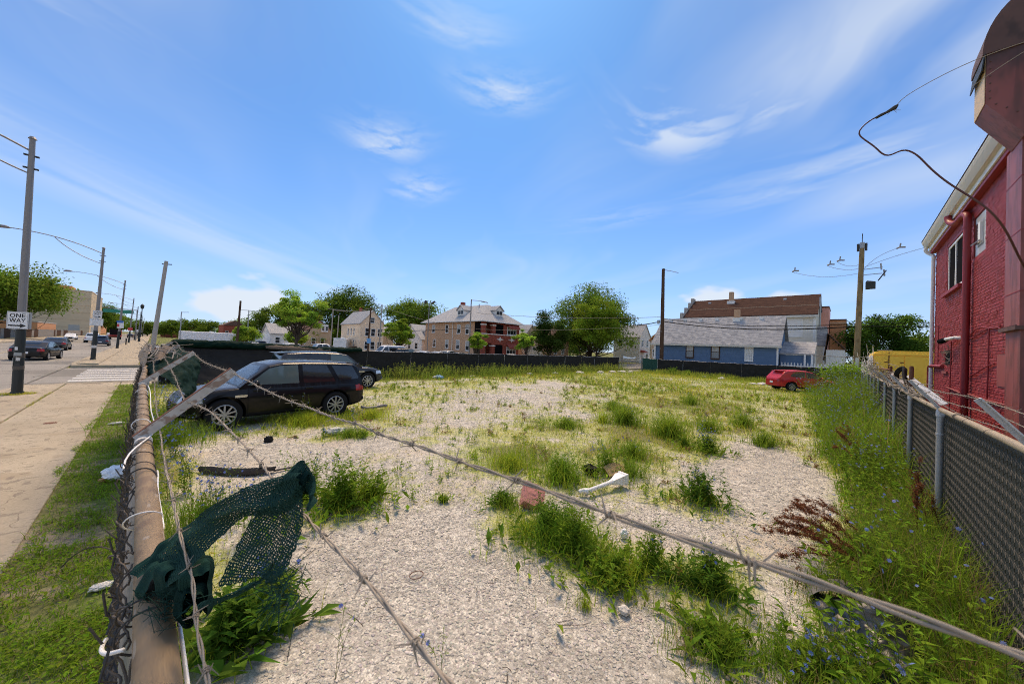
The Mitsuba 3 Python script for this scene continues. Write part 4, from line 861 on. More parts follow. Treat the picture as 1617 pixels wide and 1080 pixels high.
def crumple(key, label, cat, grid, mat_, rng, amp=.05, s=3.0, parent=None, name=None, thick=None):
    v = grid.reshape(-1, 3); nu, nv, _ = grid.shape; nrm = unit(np.cross(np.gradient(grid, axis=0), np.gradient(grid, axis=1))).reshape(-1, 3); q_ = rng.uniform(0, 60); w = (1 - 2 * np.abs(meshkit.fbm(v * s + q_, 4, 3) - .5)) - .6 + .4 * wave(v + q_, s * 3, 8); v = v + nrm * w[:, None] * amp
    i_, j_ = np.meshgrid(np.arange(nu - 1), np.arange(nv - 1), indexing='ij'); f = np.stack([i_ * nv + j_, (i_ + 1) * nv + j_, (i_ + 1) * nv + j_ + 1, i_ * nv + j_ + 1], -1).reshape(-1, 4)
    if parent: return part(parent, name, (v, f), mat_, smooth=True)
    return single(key, (v, f), mat_, label, cat, smooth=True)


def drape(curves, nu, nv): return np.stack([spline(c, nv) for c in spline_rows(curves, nu)])


def spline_rows(curves, nu):
    c = np.asarray(curves, float); t = np.linspace(0, 1, len(c)); from_ = np.linspace(0, 1, nu); from scipy.interpolate import PchipInterpolator as I
    return I(t, c, axis=0)(from_)


rng = np.random.default_rng(35)                                                # tarps and sacking heaped on the street fence
crumple('green_tarp', 'crumpled green tarpaulin heaped over the far end of the street fence', 'tarpaulin', drape([[(.0, 6.5, 1.75), (.06, 6.5, 1.87), (.22, 6.55, 1.78), (.30, 6.6, 1.42)], [(-.06, 7.6, 1.75), (.06, 7.6, 1.95), (.30, 7.6, 1.93), (.44, 7.7, 1.34)], [(-.08, 9, 1.72), (.10, 9, 2.02), (.40, 9, 2.05), (.50, 9, 1.36)], [(-.08, 10.6, 1.7), (.16, 10.6, 2.04), (.50, 10.7, 2.03), (.56, 10.7, 1.45)], [(-.05, 12.5, 1.72), (.1, 12.5, 1.92), (.4, 12.5, 1.85), (.5, 12.5, 1.5)]], 110, 70), 'tarp_green', rng, .15, 2.6)
crumple('brown_tarp', 'dirty brown cloth folded over the green tarpaulin on the street fence', 'tarpaulin', drape([[(.02, 7.4, 1.93), (.07, 7.4, 1.99), (.12, 7.4, 1.97)], [(.06, 8.2, 2.02), (.13, 8.2, 2.06), (.20, 8.2, 2.03)], [(.10, 9.4, 2.07), (.18, 9.4, 2.11), (.27, 9.4, 2.08)], [(.14, 10.6, 2.06), (.22, 10.6, 2.10), (.30, 10.6, 2.06)]], 70, 30), 'tarp_brown', rng, .06, 5.0)
crumple('sack', 'tan sackcloth hanging over the outside of the street fence beside the green tarpaulin', 'sack', drape([[(-.06, 8.2, 1.60), (-.08, 8.2, 1.78), (-.03, 8.2, 1.93)], [(-.09, 9.2, 1.64), (-.12, 9.2, 1.85), (-.04, 9.2, 2.06)], [(-.12, 10.4, 1.72), (-.17, 10.4, 1.95), (-.06, 10.4, 2.12)], [(-.08, 11.6, 1.8), (-.10, 11.6, 1.96), (-.04, 11.6, 2.05)]], 60, 40), 'sack_tan', rng, .06, 5.0)
dead = MB()
for _ in range(46):
    y = rng.uniform(6.5, 11); o = np.array([rng.uniform(-.1, .35), y, 2.0 + .03 * (y - 6.5)]); d = np.array([rng.normal(0, .12), rng.uniform(.2, .9) * rng.choice([-1, 1]), rng.normal(.03, .08)]); dead.tube(np.array([o, o + d * .5 + rng.normal(0, .03, 3), o + d]), [.008, .006, .003], 5)
single('dead_vine', dead, 'grey_wood', 'dry grey vine stems caught in the tarpaulins on the street fence', 'dead branches')


def screen_fence(key, label, p0, p1, step, h, mat_, seed, sag=.05, rail=True, gap=None, bulge=.06, lean=None):
    """Posts and rail with sagging black screen panels tied between them, each panel a part."""
    rng = np.random.default_rng(seed); k = thing(key, label, 'fence'); p0, p1 = np.array(p0, float), np.array(p1, float); L = np.linalg.norm(p1 - p0); d = (p1 - p0) / L; nrm = np.array([d[1], -d[0], 0]); n = max(1, round(L / step)); s = np.linspace(0, L, n + 1)
    for a in s: o = p0 + d * a - nrm * .05; part(k, 'post', MB().cyl(o, o + [0, 0, h - .02], .03, sides=10), 'galvanized', smooth=40)
    if rail: part(k, 'top_rail', MB().tube([p0 - nrm * .05 + [0, 0, h - .035], p1 - nrm * .05 + [0, 0, h - .035]], .022, 10), 'galvanized', smooth=40)
    for a, b in zip(s[:-1], s[1:]):
        nu, nv = 26, 16; U, V = np.meshgrid(np.linspace(a + .01, b - .01, nu), np.linspace(0, 1, nv), indexing='ij'); ph = (U - a) / (b - a); top = h - sag * np.sin(ph * np.pi) * rng.uniform(.3, 1.5) - .02 * np.abs(np.sin(ph * np.pi * 4)); z = .02 + V * (top - .02)
        w = wave(np.stack([U * 1.4, V * 1.3, np.full(U.shape, seed)], -1), 1.0, seed) * bulge * 2 + .02 * np.sin(U * 9 + 3 * V) * (V > .55)
        G = p0 + d * U[..., None] + nrm * (w * np.sin(np.clip(V, 0, 1) * np.pi * .9 + .15))[..., None]; G[..., 2] = z; i_, j_ = np.meshgrid(np.arange(nu - 1), np.arange(nv - 1), indexing='ij'); f = np.stack([i_ * nv + j_, (i_ + 1) * nv + j_, (i_ + 1) * nv + j_ + 1, i_ * nv + j_ + 1], -1).reshape(-1, 4)
        part(k, 'screen_panel', (G.reshape(-1, 3), f), mat_, smooth=True)
    return k


screen_fence('screened_fence', 'long fence covered in black screen fabric at the far side of the lot', (.3, 22.5, 0), (44.6, 22.5, 0), 3.16, 1.80, 'screen_fabric', 3)
screen_fence('screened_fence', 'fence with black screen fabric in front of the blue house', (45, 17.4, 0), (45, -.8, 0), 3.03, 1.80, 'screen_fabric', 5, sag=.03)
screen_fence('screened_fence', 'short fence section with see through green screen beside the wire gate', (45, 19.4, 0), (45, 17.45, 0), 2.0, 1.85, 'screen_green', 6, sag=.03)
gate = thing('wire_gate', 'open wire gate between two posts at the far corner of the lot', 'gate')
for y in (19.5, 22.3): part(gate, 'post', MB().cyl((45, y, 0), (45, y, 2.15), .06, sides=10), 'grey_wood', smooth=40)
m = MB(); m.tube([(45, 19.6, .15), (45, 22.2, .15), (45, 22.2, 1.5), (45, 19.6, 1.5), (45, 19.6, .15)], .022, 8); part(gate, 'frame', m, 'galvanized')
m = MB()
for i_ in range(27): m.tube([(45.01, 19.6 + i_ * .1, .16), (45.0, 19.65 + i_ * .1, .8), (45.01, 19.6 + i_ * .1, 1.5)], .004, 3)
part(gate, 'mesh', m, 'galvanized'); crumple('litter_sheet', 'torn white plastic sheet hanging on the wire gate', 'plastic sheet', drape([[(44.95, 20.3, 1.95), (44.9, 20.3, 1.75)], [(44.95, 21.0, 1.85), (44.9, 21.0, 1.68)], [(44.95, 22.1, 2.02), (44.9, 22.1, 1.7)]], 30, 12), 'plastic_white', rng, .06, 3)
g = drape([[(.45, 22.3, 1.80), (.6, 22.15, 2.0), (.7, 22.45, 2.05), (.75, 22.7, 1.85)], [(2.4, 22.2, 1.78), (2.4, 22.1, 1.95), (2.4, 22.45, 2.08), (2.4, 22.7, 1.85)], [(5, 22.25, 1.76), (5, 22.15, 1.9), (5, 22.45, 1.98), (5, 22.7, 1.8)], [(7, 22.2, 1.70), (7, 22.1, 1.85), (7, 22.45, 1.92), (7, 22.7, 1.8)], [(9.3, 22.25, 1.74), (9.3, 22.2, 1.85), (9.3, 22.45, 1.93), (9.3, 22.7, 1.8)]], 140, 40)
crumple('green_tarp', 'long green tarpaulin rolled over the top of the black screened fence behind the parked cars', 'tarpaulin', g, 'tarp_green', rng, .15, 2.8)
crumple('brown_tarp', 'faded brown strip of tarpaulin lying on top of the far screened fence', 'tarpaulin', drape([[(4.2, 22.05, 1.80), (4.2, 22.1, 1.92), (4.2, 22.3, 2.0)], [(5.6, 22.0, 1.72), (5.6, 22.05, 1.86), (5.6, 22.3, 1.95)], [(7.4, 22.05, 1.66), (7.4, 22.05, 1.78), (7.4, 22.3, 1.86)]], 50, 14), 'tarp_brown', rng, .04, 3)
crumple('loose_screen', 'black screen fabric hanging slack in front of the far fence beside the parked cars', 'screen fabric', drape([[(.9, 22.2, 1.75), (.9, 22.0, 1.0), (.9, 21.6, .05)], [(2.2, 22.2, 1.7), (2.3, 21.7, .9), (2.6, 20.8, .05)], [(3.6, 22.2, 1.7), (3.8, 21.9, .9), (4.6, 21.1, .25)], [(5.2, 22.25, 1.72), (5.4, 22.1, 1.1), (6, 21.8, .6)]], 50, 30), 'screen_fabric', rng, .12, 1.6)

# right hand chain link fence
f2 = thing('side_fence', 'chain link fence with dark backing and a tan top rail beside the red building', 'fence')
rng = np.random.default_rng(41); xx = np.linspace(1.0, 45, 220); FY = -.93
part(f2, 'top_rail', MB().tube(np.stack([xx, FY + .012 * np.sin(xx * .8), 1.80 + .012 * np.sin(xx * .55)], 1), .030, 16), 'rail_tan', smooth=60)
for x in (3.05, 6.6, 9.2, 12.4, 15.5, 18.6): part(f2, 'rail_sleeve', MB().cyl((x - .07, FY, 1.80), (x + .07, FY, 1.80), .036, sides=16), 'rail_tan', smooth=60)
for x in (3.9, 7.5, 10.6, 13.8, 17.0, 20.2, 23.4, 26.6, 30, 34, 38, 42): p_ = part(f2, 'post', MB().cyl((x, FY, 0), (x, FY, 1.765), .037, sides=16), 'galvanized', smooth=40); part(p_, 'cap', MB().tube([(x, FY, 1.70), (x, FY, 1.765), (x, FY, 1.795)], [.043, .043, .03], 16), 'galvanized_light', smooth=40)
for x in (7.56,): part(f2, 'post_band', MB().cyl((x - .06, FY, 1.45), (x - .06, FY, 1.475), .041, sides=16), 'galvanized_light', smooth=40)
mb = MB(); zigzag(mb, rng, lambda u, o, z: np.stack([1.2 + u, FY - .048 + o + 0 * u, z + 0 * u], -1), 12, .03, 1.77, .052, .0026, 4); part(f2, 'mesh', mb, 'mesh_wire')
mb = MB(); zigzag(mb, rng, lambda u, o, z: np.stack([13.2 + u, FY - .048 + o + 0 * u, z + 0 * u], -1), 24, .03, 1.77, .07, .004, 3); part(f2, 'mesh', mb, 'mesh_wire')
for a, b in zip([1.0, 4.3, 7.5, 10.6, 13.8, 17.0, 20.2, 23.4, 26.6, 30, 34, 38], [4.3, 7.5, 10.6, 13.8, 17.0, 20.2, 23.4, 26.6, 30, 34, 38, 42]):
    U, V = np.meshgrid(np.linspace(a, b, 24), np.linspace(.02, 1.74, 14), indexing='ij'); G = np.stack([U, FY - .085 + .015 * wave(np.stack([U * 2, V * 2, 0 * U], -1), 1.0, 4), V], -1); i_, j_ = np.meshgrid(np.arange(23), np.arange(13), indexing='ij')
    part(f2, 'backing_panel', (G.reshape(-1, 3), np.stack([i_ * 14 + j_, (i_ + 1) * 14 + j_, (i_ + 1) * 14 + j_ + 1, i_ * 14 + j_ + 1], -1).reshape(-1, 4)), mat('backing', (.030, .036, .033), .8) if a == 1.0 else 'backing', smooth=True)
for x in (2.2, 3.4, 5.2, 6.0, 8.3, 9.8, 11.5, 12.9): g = np.linspace(0, 6.6, 18); part(f2, 'tie_wire', MB().tube(np.stack([x + .004 * g, FY + .036 * np.cos(g), 1.80 + .036 * np.sin(g)], 1), .0022, 5), 'wire_brown')
for x in (3.95, 7.55, 10.6, 13.8, 17.0):
    b0, tip = np.array([x, FY + .0, 1.82]), np.array([x, FY + .27, 2.17]); m = MB(); m.bar(b0, tip, .058, .008, up=(0, .7, -.7)); m.bar(b0 + [.026, .012, -.012], tip + [.026, .012, -.012], .006, .03, up=(0, .7, -.7)); part(f2, 'arm', m, 'galvanized_light')
for s_, (y, z) in enumerate(((FY + .255, 2.155), (FY + .17, 2.045), (FY + .075, 1.925))):
    barbed(f2, [(1.0, y, z + .0), (2.6, y - .01, z - .03), (4.3, y, z), (5.9, y, z - .035), (7.55, y, z), (9.0, y, z - .03), (10.6, y - .03, z - .02), (13.8, y - .05, z - .05), (17, y, z - .03)], seed=10 + s_, individual=4.6)
plank = thing('metal_strip', 'flat grey metal strip lying along the barbed wire on top of the side fence', 'metal strip'); scene[plank] = mikit.ply(MB().bar((7.65, -.98, 1.855), (12.3, -1.03, 2.14), .075, .012, up=(0, .45, .9)).arr(), 'galvanized')
plank = thing('metal_strip', 'second darker metal strip farther along the side fence, under the dry vines', 'metal strip'); scene[plank] = mikit.ply(MB().bar((10.9, -.99, 1.86), (17.2, -1.02, 2.16), .06, .012, up=(0, .5, .87)).arr(), 'pole_steel')
hose = thing('rubber_hose', 'looped black rubber hose hanging on the side fence in front of the yellow truck', 'hose'); m = MB()
for s_ in range(3):
    g = np.linspace(-.2, math.pi + .35, 40); m.tube(np.stack([13.1 + (.85 + .07 * s_) * np.cos(g) * 1.15, -1.02 + .02 * s_ + .03 * np.sin(g * 3), 1.93 + (.36 + .02 * s_) * np.sin(g)], 1), .026, 8)
scene[hose] = mikit.ply(m.arr(), 'black_rubber', smooth=True)
for x, h, lab in ((16.2, 2.32, 'bent rusty pipe stub standing on the side fence left of the rubber hose'), (11.35, 2.36, 'short rusty post stub on the side fence right of the rubber hose')): single('pipe_stub', MB().tube([(x, -1.0, 1.7), (x, -1.0, h - .04), (x + .01, -1.0, h)], [.035, .035, .03], 10), 'rust', lab, 'pipe', smooth=40)
single('pipe_stub', MB().tube([(21.3, -1.0, 2.20), (17.5, -1.0, 2.21), (16.2, -1.0, 2.22)], .03, 8), 'rust', 'horizontal rusty pipe on top of the side fence in front of the yellow truck', 'pipe', smooth=40)
v = MB()
for _ in range(230):
    x = 9 + 24 * rng.uniform(0, 1) ** 1.3; o = np.array([x, -1.0 + rng.normal(0, .08), 1.84 + (.06 + .012 * (x - 9)) * abs(rng.normal(0, 1))]); d = np.array([rng.uniform(.3, 1.6) * rng.choice([-1, 1]), rng.normal(0, .10), rng.normal(.02, .10)]); v.tube(np.array([o, o + d * .35 + rng.normal(0, .05, 3), o + d * .7 + rng.normal(0, .05, 3), o + d]), np.array([.010, .008, .006, .003]) * (1 + x * .025), 4)
single('dead_vine', v, 'grey_wood', 'tangle of dry grey vines lying along the top of the side fence', 'dead branches')
v = MB()
for _ in range(40): o = np.array([31 + rng.normal(0, 1.2), -1.0 + rng.normal(0, .1), 1.9]); p_ = o + np.cumsum(np.vstack([np.zeros(3), np.abs(rng.normal(0, .22, (6, 3))) * [1, .4, 1] * rng.choice([-1, 1], (6, 3), p=[.5, .5]) * [1, 1, 1] + [0, 0, .09]]), 0); v.tube(p_, np.linspace(.018, .006, 7), 4)
single('dead_vine', v, 'paper', 'pale bleached vine stems sticking up where the side fence meets the yellow truck', 'dead branches')
# ------------------------------------------------------------------ red brick building
WY = -2.40
red = thing('red_building', 'red painted brick building with a metal exhaust duct at the right edge', 'building')
holes = [(16.55, 18.75, 4.86, 6.45), (14.2, 15.35, 5.33, 6.42), (17.75, 18.85, 2.45, 2.95)]
core = m3.Manifold.cube([12.05, 9.5 + WY - .010, 6.95]).translate([8.85, -9.5, 0])
for a, b, c, d in holes: core = core - m3.Manifold.cube([b - a, .35, d - c]).translate([a, WY - .30, c])
part(red, 'wall', core, 'red_painted_brick')
rng = np.random.default_rng(51); bricks = []
for row in range(2, 92):
    z = row * .0752; x = 8.9 + (.107 if row % 2 else 0)
    while x < 20.85:
        L = .205 if row % 6 else .098; x1 = min(x + L, 20.895); cx = (x + x1) / 2
        if x1 - x > .05 and not any(a - .02 < x1 and x < b + .02 and c - .03 < z + .066 and z < d + .03 for a, b, c, d in holes): bricks.append((x, x1, z, rng.uniform(-.003, .004), rng.normal(0, .004)))
        x += L + .015
bricks = np.array(bricks); far_ = np.hypot(np.hypot(bricks[:, 0], WY), bricks[:, 2] - 2.37); hid = (bricks[:, 0] < 12.75) | (bricks[:, 2] < 1.35)
order = np.argsort(far_ + 100 * hid); rest = MB()


def brick_mesh(b):
    x0, x1, z, o, t = b; m = MB(); y0, y1 = WY - .02, WY + o; c = .006
    v = [(x0, y0, z), (x1, y0, z), (x1, y0, z + .062), (x0, y0, z + .062), (x0, y1 - c, z), (x1, y1 - c, z), (x1, y1 - c + t, z + .062), (x0, y1 - c + t, z + .062), (x0 + c, y1, z + c), (x1 - c, y1, z + c), (x1 - c, y1 + t, z + .062 - c), (x0 + c, y1 + t, z + .062 - c)]
    return m.add(v, [[0, 1, 5, 4], [1, 2, 6, 5], [2, 3, 7, 6], [3, 0, 4, 7], [4, 5, 9, 8], [5, 6, 10, 9], [6, 7, 11, 10], [7, 4, 8, 11], [8, 9, 10, 11]])


for i_, k in enumerate(order):
    if i_ < 290: part(f'{red}__wall', 'brick', brick_mesh(bricks[k]), 'red_painted_brick')
    else: rest.add(*brick_mesh(bricks[k]).arr())
part(f'{red}__wall', 'brick', rest, 'red_painted_brick', kind='stuff')
m = MB(); m.add([(8.6, -2.03, 7.28), (21.1, -2.03, 7.28), (17, -6, 9.0), (12, -6, 9.0), (8.6, -9.8, 7.28), (21.1, -9.8, 7.28)], [[0, 1, 2], [0, 2, 3], [4, 3, 2], [4, 2, 5], [1, 5, 2], [0, 3, 4]]); part(red, 'roof', m, 'roof_brown')
prof = [(-2.22, 7.27), (-2.05, 7.27), (-2.045, 7.23), (-2.065, 7.16), (-2.11, 7.06), (-2.14, 7.0), (-2.22, 7.0)]
part(red, 'gutter', MB().prism([(8.7, y, z) for y, z in prof], (12.35, 0, 0)), 'off_white')
part(red, 'fascia', MB().box(8.75, 21.0, -2.255, -2.222, 6.86, 7.22), 'white_paint')
part(red, 'soffit_board', MB().box(8.8, 20.95, -2.395, -2.258, 6.76, 6.90), 'red_trim')
w = part(red, 'window', MB().box(16.58, 18.72, WY - .16, WY - .05, 4.90, 6.42), 'dark_gap')
for a, b, c, d in ((16.58, 18.72, 6.36, 6.42), (16.58, 18.72, 4.90, 4.96), (16.58, 16.65, 4.96, 6.36), (18.65, 18.72, 4.96, 6.36), (17.60, 17.70, 4.96, 6.36)): part(w, 'frame', MB().box(a, b, WY - .10, WY - .025, c, d), 'white_paint')
for a, b in ((16.66, 17.59), (17.71, 18.64)): part(w, 'pane', MB().box(a, b, WY - .075, WY - .06, 4.97, 6.35), 'window_glass')
part(red, 'sill', MB().box(16.4, 18.95, WY - .05, WY + .10, 4.76, 4.86), 'red_trim')
gb = part(red, 'glass_block_window', MB().box(14.22, 15.33, WY - .16, WY - .06, 5.35, 6.40), 'concrete_grey')
for i_ in range(4):
    for j_ in range(5):
        if i_ in (1, 2) and j_ in (1, 2, 3): continue
        x0, z0 = 14.24 + i_ * .273, 5.37 + j_ * .206; b = trimesh.creation.icosphere(1, 1); part(gb, 'block', MB().box(x0, x0 + .262, WY - .11, WY - .035, z0, z0 + .196), 'plastic_clear')
part(gb, 'vent_frame', MB().box(14.50, 15.06, WY - .09, WY - .02, 5.58, 6.19), 'galvanized_light'); part(gb, 'vent_louvre', MB().box(14.55, 14.76, WY - .03, WY + .02, 5.63, 6.14), 'white_paint'); part(gb, 'vent_louvre', MB().box(14.80, 15.01, WY - .03, WY + .02, 5.63, 6.14), 'window_glass'); part(gb, 'vent_ledge', MB().bar((14.55, WY + .02, 5.66), (14.72, WY + .13, 5.56), .03, .02), 'galvanized')
m = MB(); m.tube(spline([(16.75, -2.14, 6.98), (16.7, -2.15, 6.82), (16.5, -2.2, 6.68), (15.8, -2.27, 6.66), (15.42, -2.30, 6.58), (15.34, -2.30, 6.38)], 24), .078, 12); m.tube([(15.34, -2.30, 6.45), (15.34, -2.30, 3), (15.34, -2.30, .3)], .074, 12); ds = part(red, 'downspout', m, 'red_trim', smooth=50, label='red downspout beside the window')
for z in (6.2, 3.0): part(ds, 'collar', MB().cyl((15.34, -2.30, z), (15.34, -2.30, z + .06), .084, sides=12), 'red_trim', smooth=50)
m = MB(); m.tube(spline([(20.95, -2.15, 7.0), (20.95, -2.16, 6.86), (20.93, -2.24, 6.76), (20.86, -2.31, 6.68), (20.84, -2.33, 6.5)], 20), .055, 10); m.tube([(20.84, -2.33, 6.6), (20.84, -2.33, 2.6), (20.84, -2.33, 1.3)], .055, 10); part(red, 'downspout', m, 'white_paint', smooth=50, label='white downspout at the far corner')
part(red, 'conduit', MB().tube([(18.9, -2.36, 2.40), (20.6, -2.33, 2.40), (21.05, -2.31, 2.36), (21.08, -2.31, 2.0), (21.08, -2.31, .4)], .06, 10), 'red_trim', smooth=50)
part(red, 'conduit', MB().tube([(18.1, -2.36, 1.72), (16.2, -2.36, 1.66), (15.7, -2.35, 1.69), (13.6, -2.36, 1.64), (10.5, -2.36, 1.66)], .022, 8), 'red_light', smooth=50)
part(red, 'recess', MB().box(17.77, 18.83, WY - .2, WY - .03, 2.47, 2.93), 'dark_gap'); m = MB()
for _ in range(26): o = np.array([18.3 + rng.normal(0, .25), WY - .02, 2.75 + rng.normal(0, .14)]); m.tube(np.array([o, o + rng.normal(0, .07, 3) + [0, .03, 0], o + rng.normal(0, .10, 3)]), .008, 4)
part(red, 'torn_insulation', m, 'grey_wood', kind='stuff')
part(red, 'ledge', MB().box(18.2, 19.0, WY - .02, WY + .05, 2.16, 2.24), 'red_light')
lamp = part(red, 'wall_lamp', MB().tube([(16.5, WY, 3.25), (16.5, -2.28, 3.26), (17.1, -2.2, 3.24)], [.05, .045, .05], 12), 'white_paint', smooth=50); part(lamp, 'hood', MB().tube([(17.1, -2.2, 3.24), (17.3, -2.19, 3.22), (17.72, -2.17, 3.20)], [.055, .08, .085], 12), 'dark_gap', smooth=50)
m = MB()
for pts in ([(15.9, -2.38, 3.32), (15.4, -2.37, 3.24), (14.6, -2.36, 3.38), (13.8, -2.37, 3.36), (12.7, -2.37, 3.32)], [(15.8, -2.38, 3.26), (14.9, -2.36, 3.18), (13.9, -2.37, 3.3), (12.7, -2.37, 3.26)], [(15.9, -2.38, 2.16), (14.9, -2.36, 2.2), (14.0, -2.36, 2.36), (13.1, -2.37, 2.5)], [(13.55, -2.37, 3.34), (13.56, -2.37, 2.6), (13.6, -2.37, 1.7)], [(17.6, -2.37, 3.2), (17.65, -2.37, 2.3), (17.7, -2.37, 1.0)], [(19.8, -2.37, 3.9), (19.82, -2.37, 2.4)]): m.tube(spline(pts, 30), .014, 6)
part(red, 'wiring', m, 'red_trim', smooth=True, kind='stuff')
duct = part(red, 'exhaust_duct', MB().box(9.27, 10.0, WY + .06, -1.90, 3.06, 6.0), 'red_duct')
part(duct, 'lower_duct', MB().box(9.285, 9.985, WY + .06, -1.915, 1.2, 3.0), 'red_duct'); part(duct, 'flange', MB().box(9.22, 10.05, WY + .06, -1.85, 3.0, 3.06), 'hood_rust')
for i_ in range(6): part(duct, 'bolt', MB().cyl((9.3 + i_ * .13, -1.875, 3.06), (9.3 + i_ * .13, -1.875, 3.078), .012, sides=6), 'hood_rust')
for z in (3.6, 4.55, 5.4): part(duct, 'seam', MB().box(9.262, 10.008, WY + .06, -1.894, z, z + .012), 'red_trim')
# cowl: a box with a slanted underside and a rounded hood on top, seen end on
ring = [(-1.52, 6.61), (-1.52, 7.44)] + [(-2.50, 7.44), (-2.50, 6.4), (-2.05, 5.98), (-1.89, 5.98)]
hd = part(duct, 'cowl', MB().prism([(9.10, y, z) for y, z in ring], (.65, 0, 0)), 'red_cowl')
arc = [(-1.475 - .0 , 7.40)] + [(-2.05 - .575 * math.cos(t) * -1, 7.42 + .86 * math.sin(t)) for t in np.linspace(.08, math.pi - .08, 22)] + [(-2.625, 7.40)]
part(hd, 'rounded_hood', MB().prism([(9.06, y, z) for y, z in arc], (.73, 0, 0)), 'hood_rust', smooth=30)
part(hd, 'flashing', MB().prism([(9.06, -1.505, 7.42), (9.06, -1.475, 7.14), (9.06, -1.46, 7.14), (9.06, -1.49, 7.42)], (.72, 0, 0)), 'pole_black')
for y, z in [(-1.56, 6.68 + .12 * i_) for i_ in range(7)] + [(-1.62 - .1 * i_, 6.56 - .1 * i_) for i_ in range(4)]: part(hd, 'rivet', MB().cyl((9.102, y, z), (9.088, y, z), .011, sides=6), 'hood_rust')
part(hd, 'side_strip', MB().box(9.12, 9.74, -1.515, -1.508, 6.62, 7.40), mat('strip_tan', (.55, .40, .22), .5))
mb_ = part(red, 'meter_box', MB().box(11.98 * .86, 13.0 * .86, WY + .01, -2.06, 2.03, 2.66), 'red_duct'); part(mb_, 'door', MB().box(10.35, 11.14, -2.058, -2.045, 2.06, 2.63), 'red_light')
c = thing('service_cable', 'thick dark red conduit curling out above the fence, joined to a thin overhead wire', 'cable')
pts = [(9.32, -2.08, 3.45), (9.0, -1.97, 3.62), (8.5, -1.72, 4.02), (8.0, -1.369, 4.597), (8.0, -1.031, 5.054), (8.0, -.80, 5.43), (8.0, -.656, 5.659), (8.0, -.56, 5.72), (8.0, -.423, 5.693), (8.0, -.282, 5.847), (8.0, -.12, 6.08), (8.0, -.072, 6.20), (8.0, -.09, 6.25), (8.0, -.273, 6.37)]
part(c, 'conduit', MB().tube(spline(pts, 90), np.r_[np.full(45, .0125), np.linspace(.0125, .010, 45)], 10), mat('conduit_red', (.10, .035, .03), .5), smooth=True)
part(c, 'splice', MB().tube([(8, -.26, 6.36), (8, -.32, 6.385), (8, -.38, 6.40), (8, -.47, 6.44), (8, -.5, 6.47)], [.02, .024, .02, .035, .014], 8), 'wire_dark', smooth=True)
part(c, 'overhead_wire', MB().tube(spline([(8, -.48, 6.45), (8, -.55, 6.54), (8, -.705, 6.625), (8, -1.236, 6.776), (8, -1.68, 6.80), (8, -3, 6.85)], 60), .005, 6), 'wire_grey', smooth=True)
part(c, 'overhead_wire', MB().tube(spline([(8.6, -1.30, 6.70), (8.6, -1.6, 6.9), (8.6, -1.9, 7.06), (8.6, -3, 7.4)], 30), .004, 6), 'wire_grey', smooth=True)
for d in ((.0, -.09, -.05), (.0, -.05, -.07), (0, .05, -.06)): part(c, 'loose_end', MB().tube(np.array([(8, -.44, 6.42), (8, -.44 + d[1] * .5, 6.39), (8, -.44 + d[1], 6.42 + d[2])]), .003, 5), 'wire_grey')

# ------------------------------------------------------------------ yellow box truck behind it
yt = thing('box_truck', 'yellow box truck parked behind the red building, seen from its closed end', 'truck')
b = m3.Manifold.hull_points([(30 + x, y, z) for x in (0.06, 6) for y, z in ((-1.25, .75), (-1.14, .85), (-1.12, 2.95), (-1.22, 3.13), (-1.42, 3.20), (-3.3, 3.20), (-3.5, 3.13), (-3.6, 2.95), (-3.58, .85), (-3.5, .75))]); part(yt, 'body', MB().mesh(b), 'yellow_paint', smooth=30)
part(yt, 'roof_rail', MB().box(29.98, 30.1, -3.55, -1.17, 2.93, 3.02), 'yellow_paint')
for y0, y1 in ((-1.74, -1.18), (-2.36, -1.77), (-3.54, -2.39)):
    d = part(yt, 'door_panel', MB().box(30.01, 30.07, y0, y1, .95, 2.90), 'yellow_paint')
    for z in (1.3, 2.5): part(d, 'hinge', MB().box(29.985, 30.01, y0 + .02, y0 + .16, z, z + .05), 'rust')
part(yt, 'seam_post', MB().box(29.985, 30.05, -1.78, -1.74, .9, 3.1), 'rust'); part(yt, 'side_skin', MB().box(30.02, 36, -1.118, -1.10, 1.0, 2.9), 'off_white')
part(yt, 'rack', MB().box(30.1, 30.6, -1.9, -1.3, 3.2, 3.26), 'grey_wood'); part(yt, 'bumper', MB().box(29.9, 30.06, -3.5, -1.25, .5, .72), 'rust')
for x in (31.2, 34.8): part(yt, 'wheel', MB().cyl((x, -1.2, .42), (x, -1.45, .42), .42, sides=20), 'black_rubber')
# ------------------------------------------------------------------ vehicles
WHEELS = {}


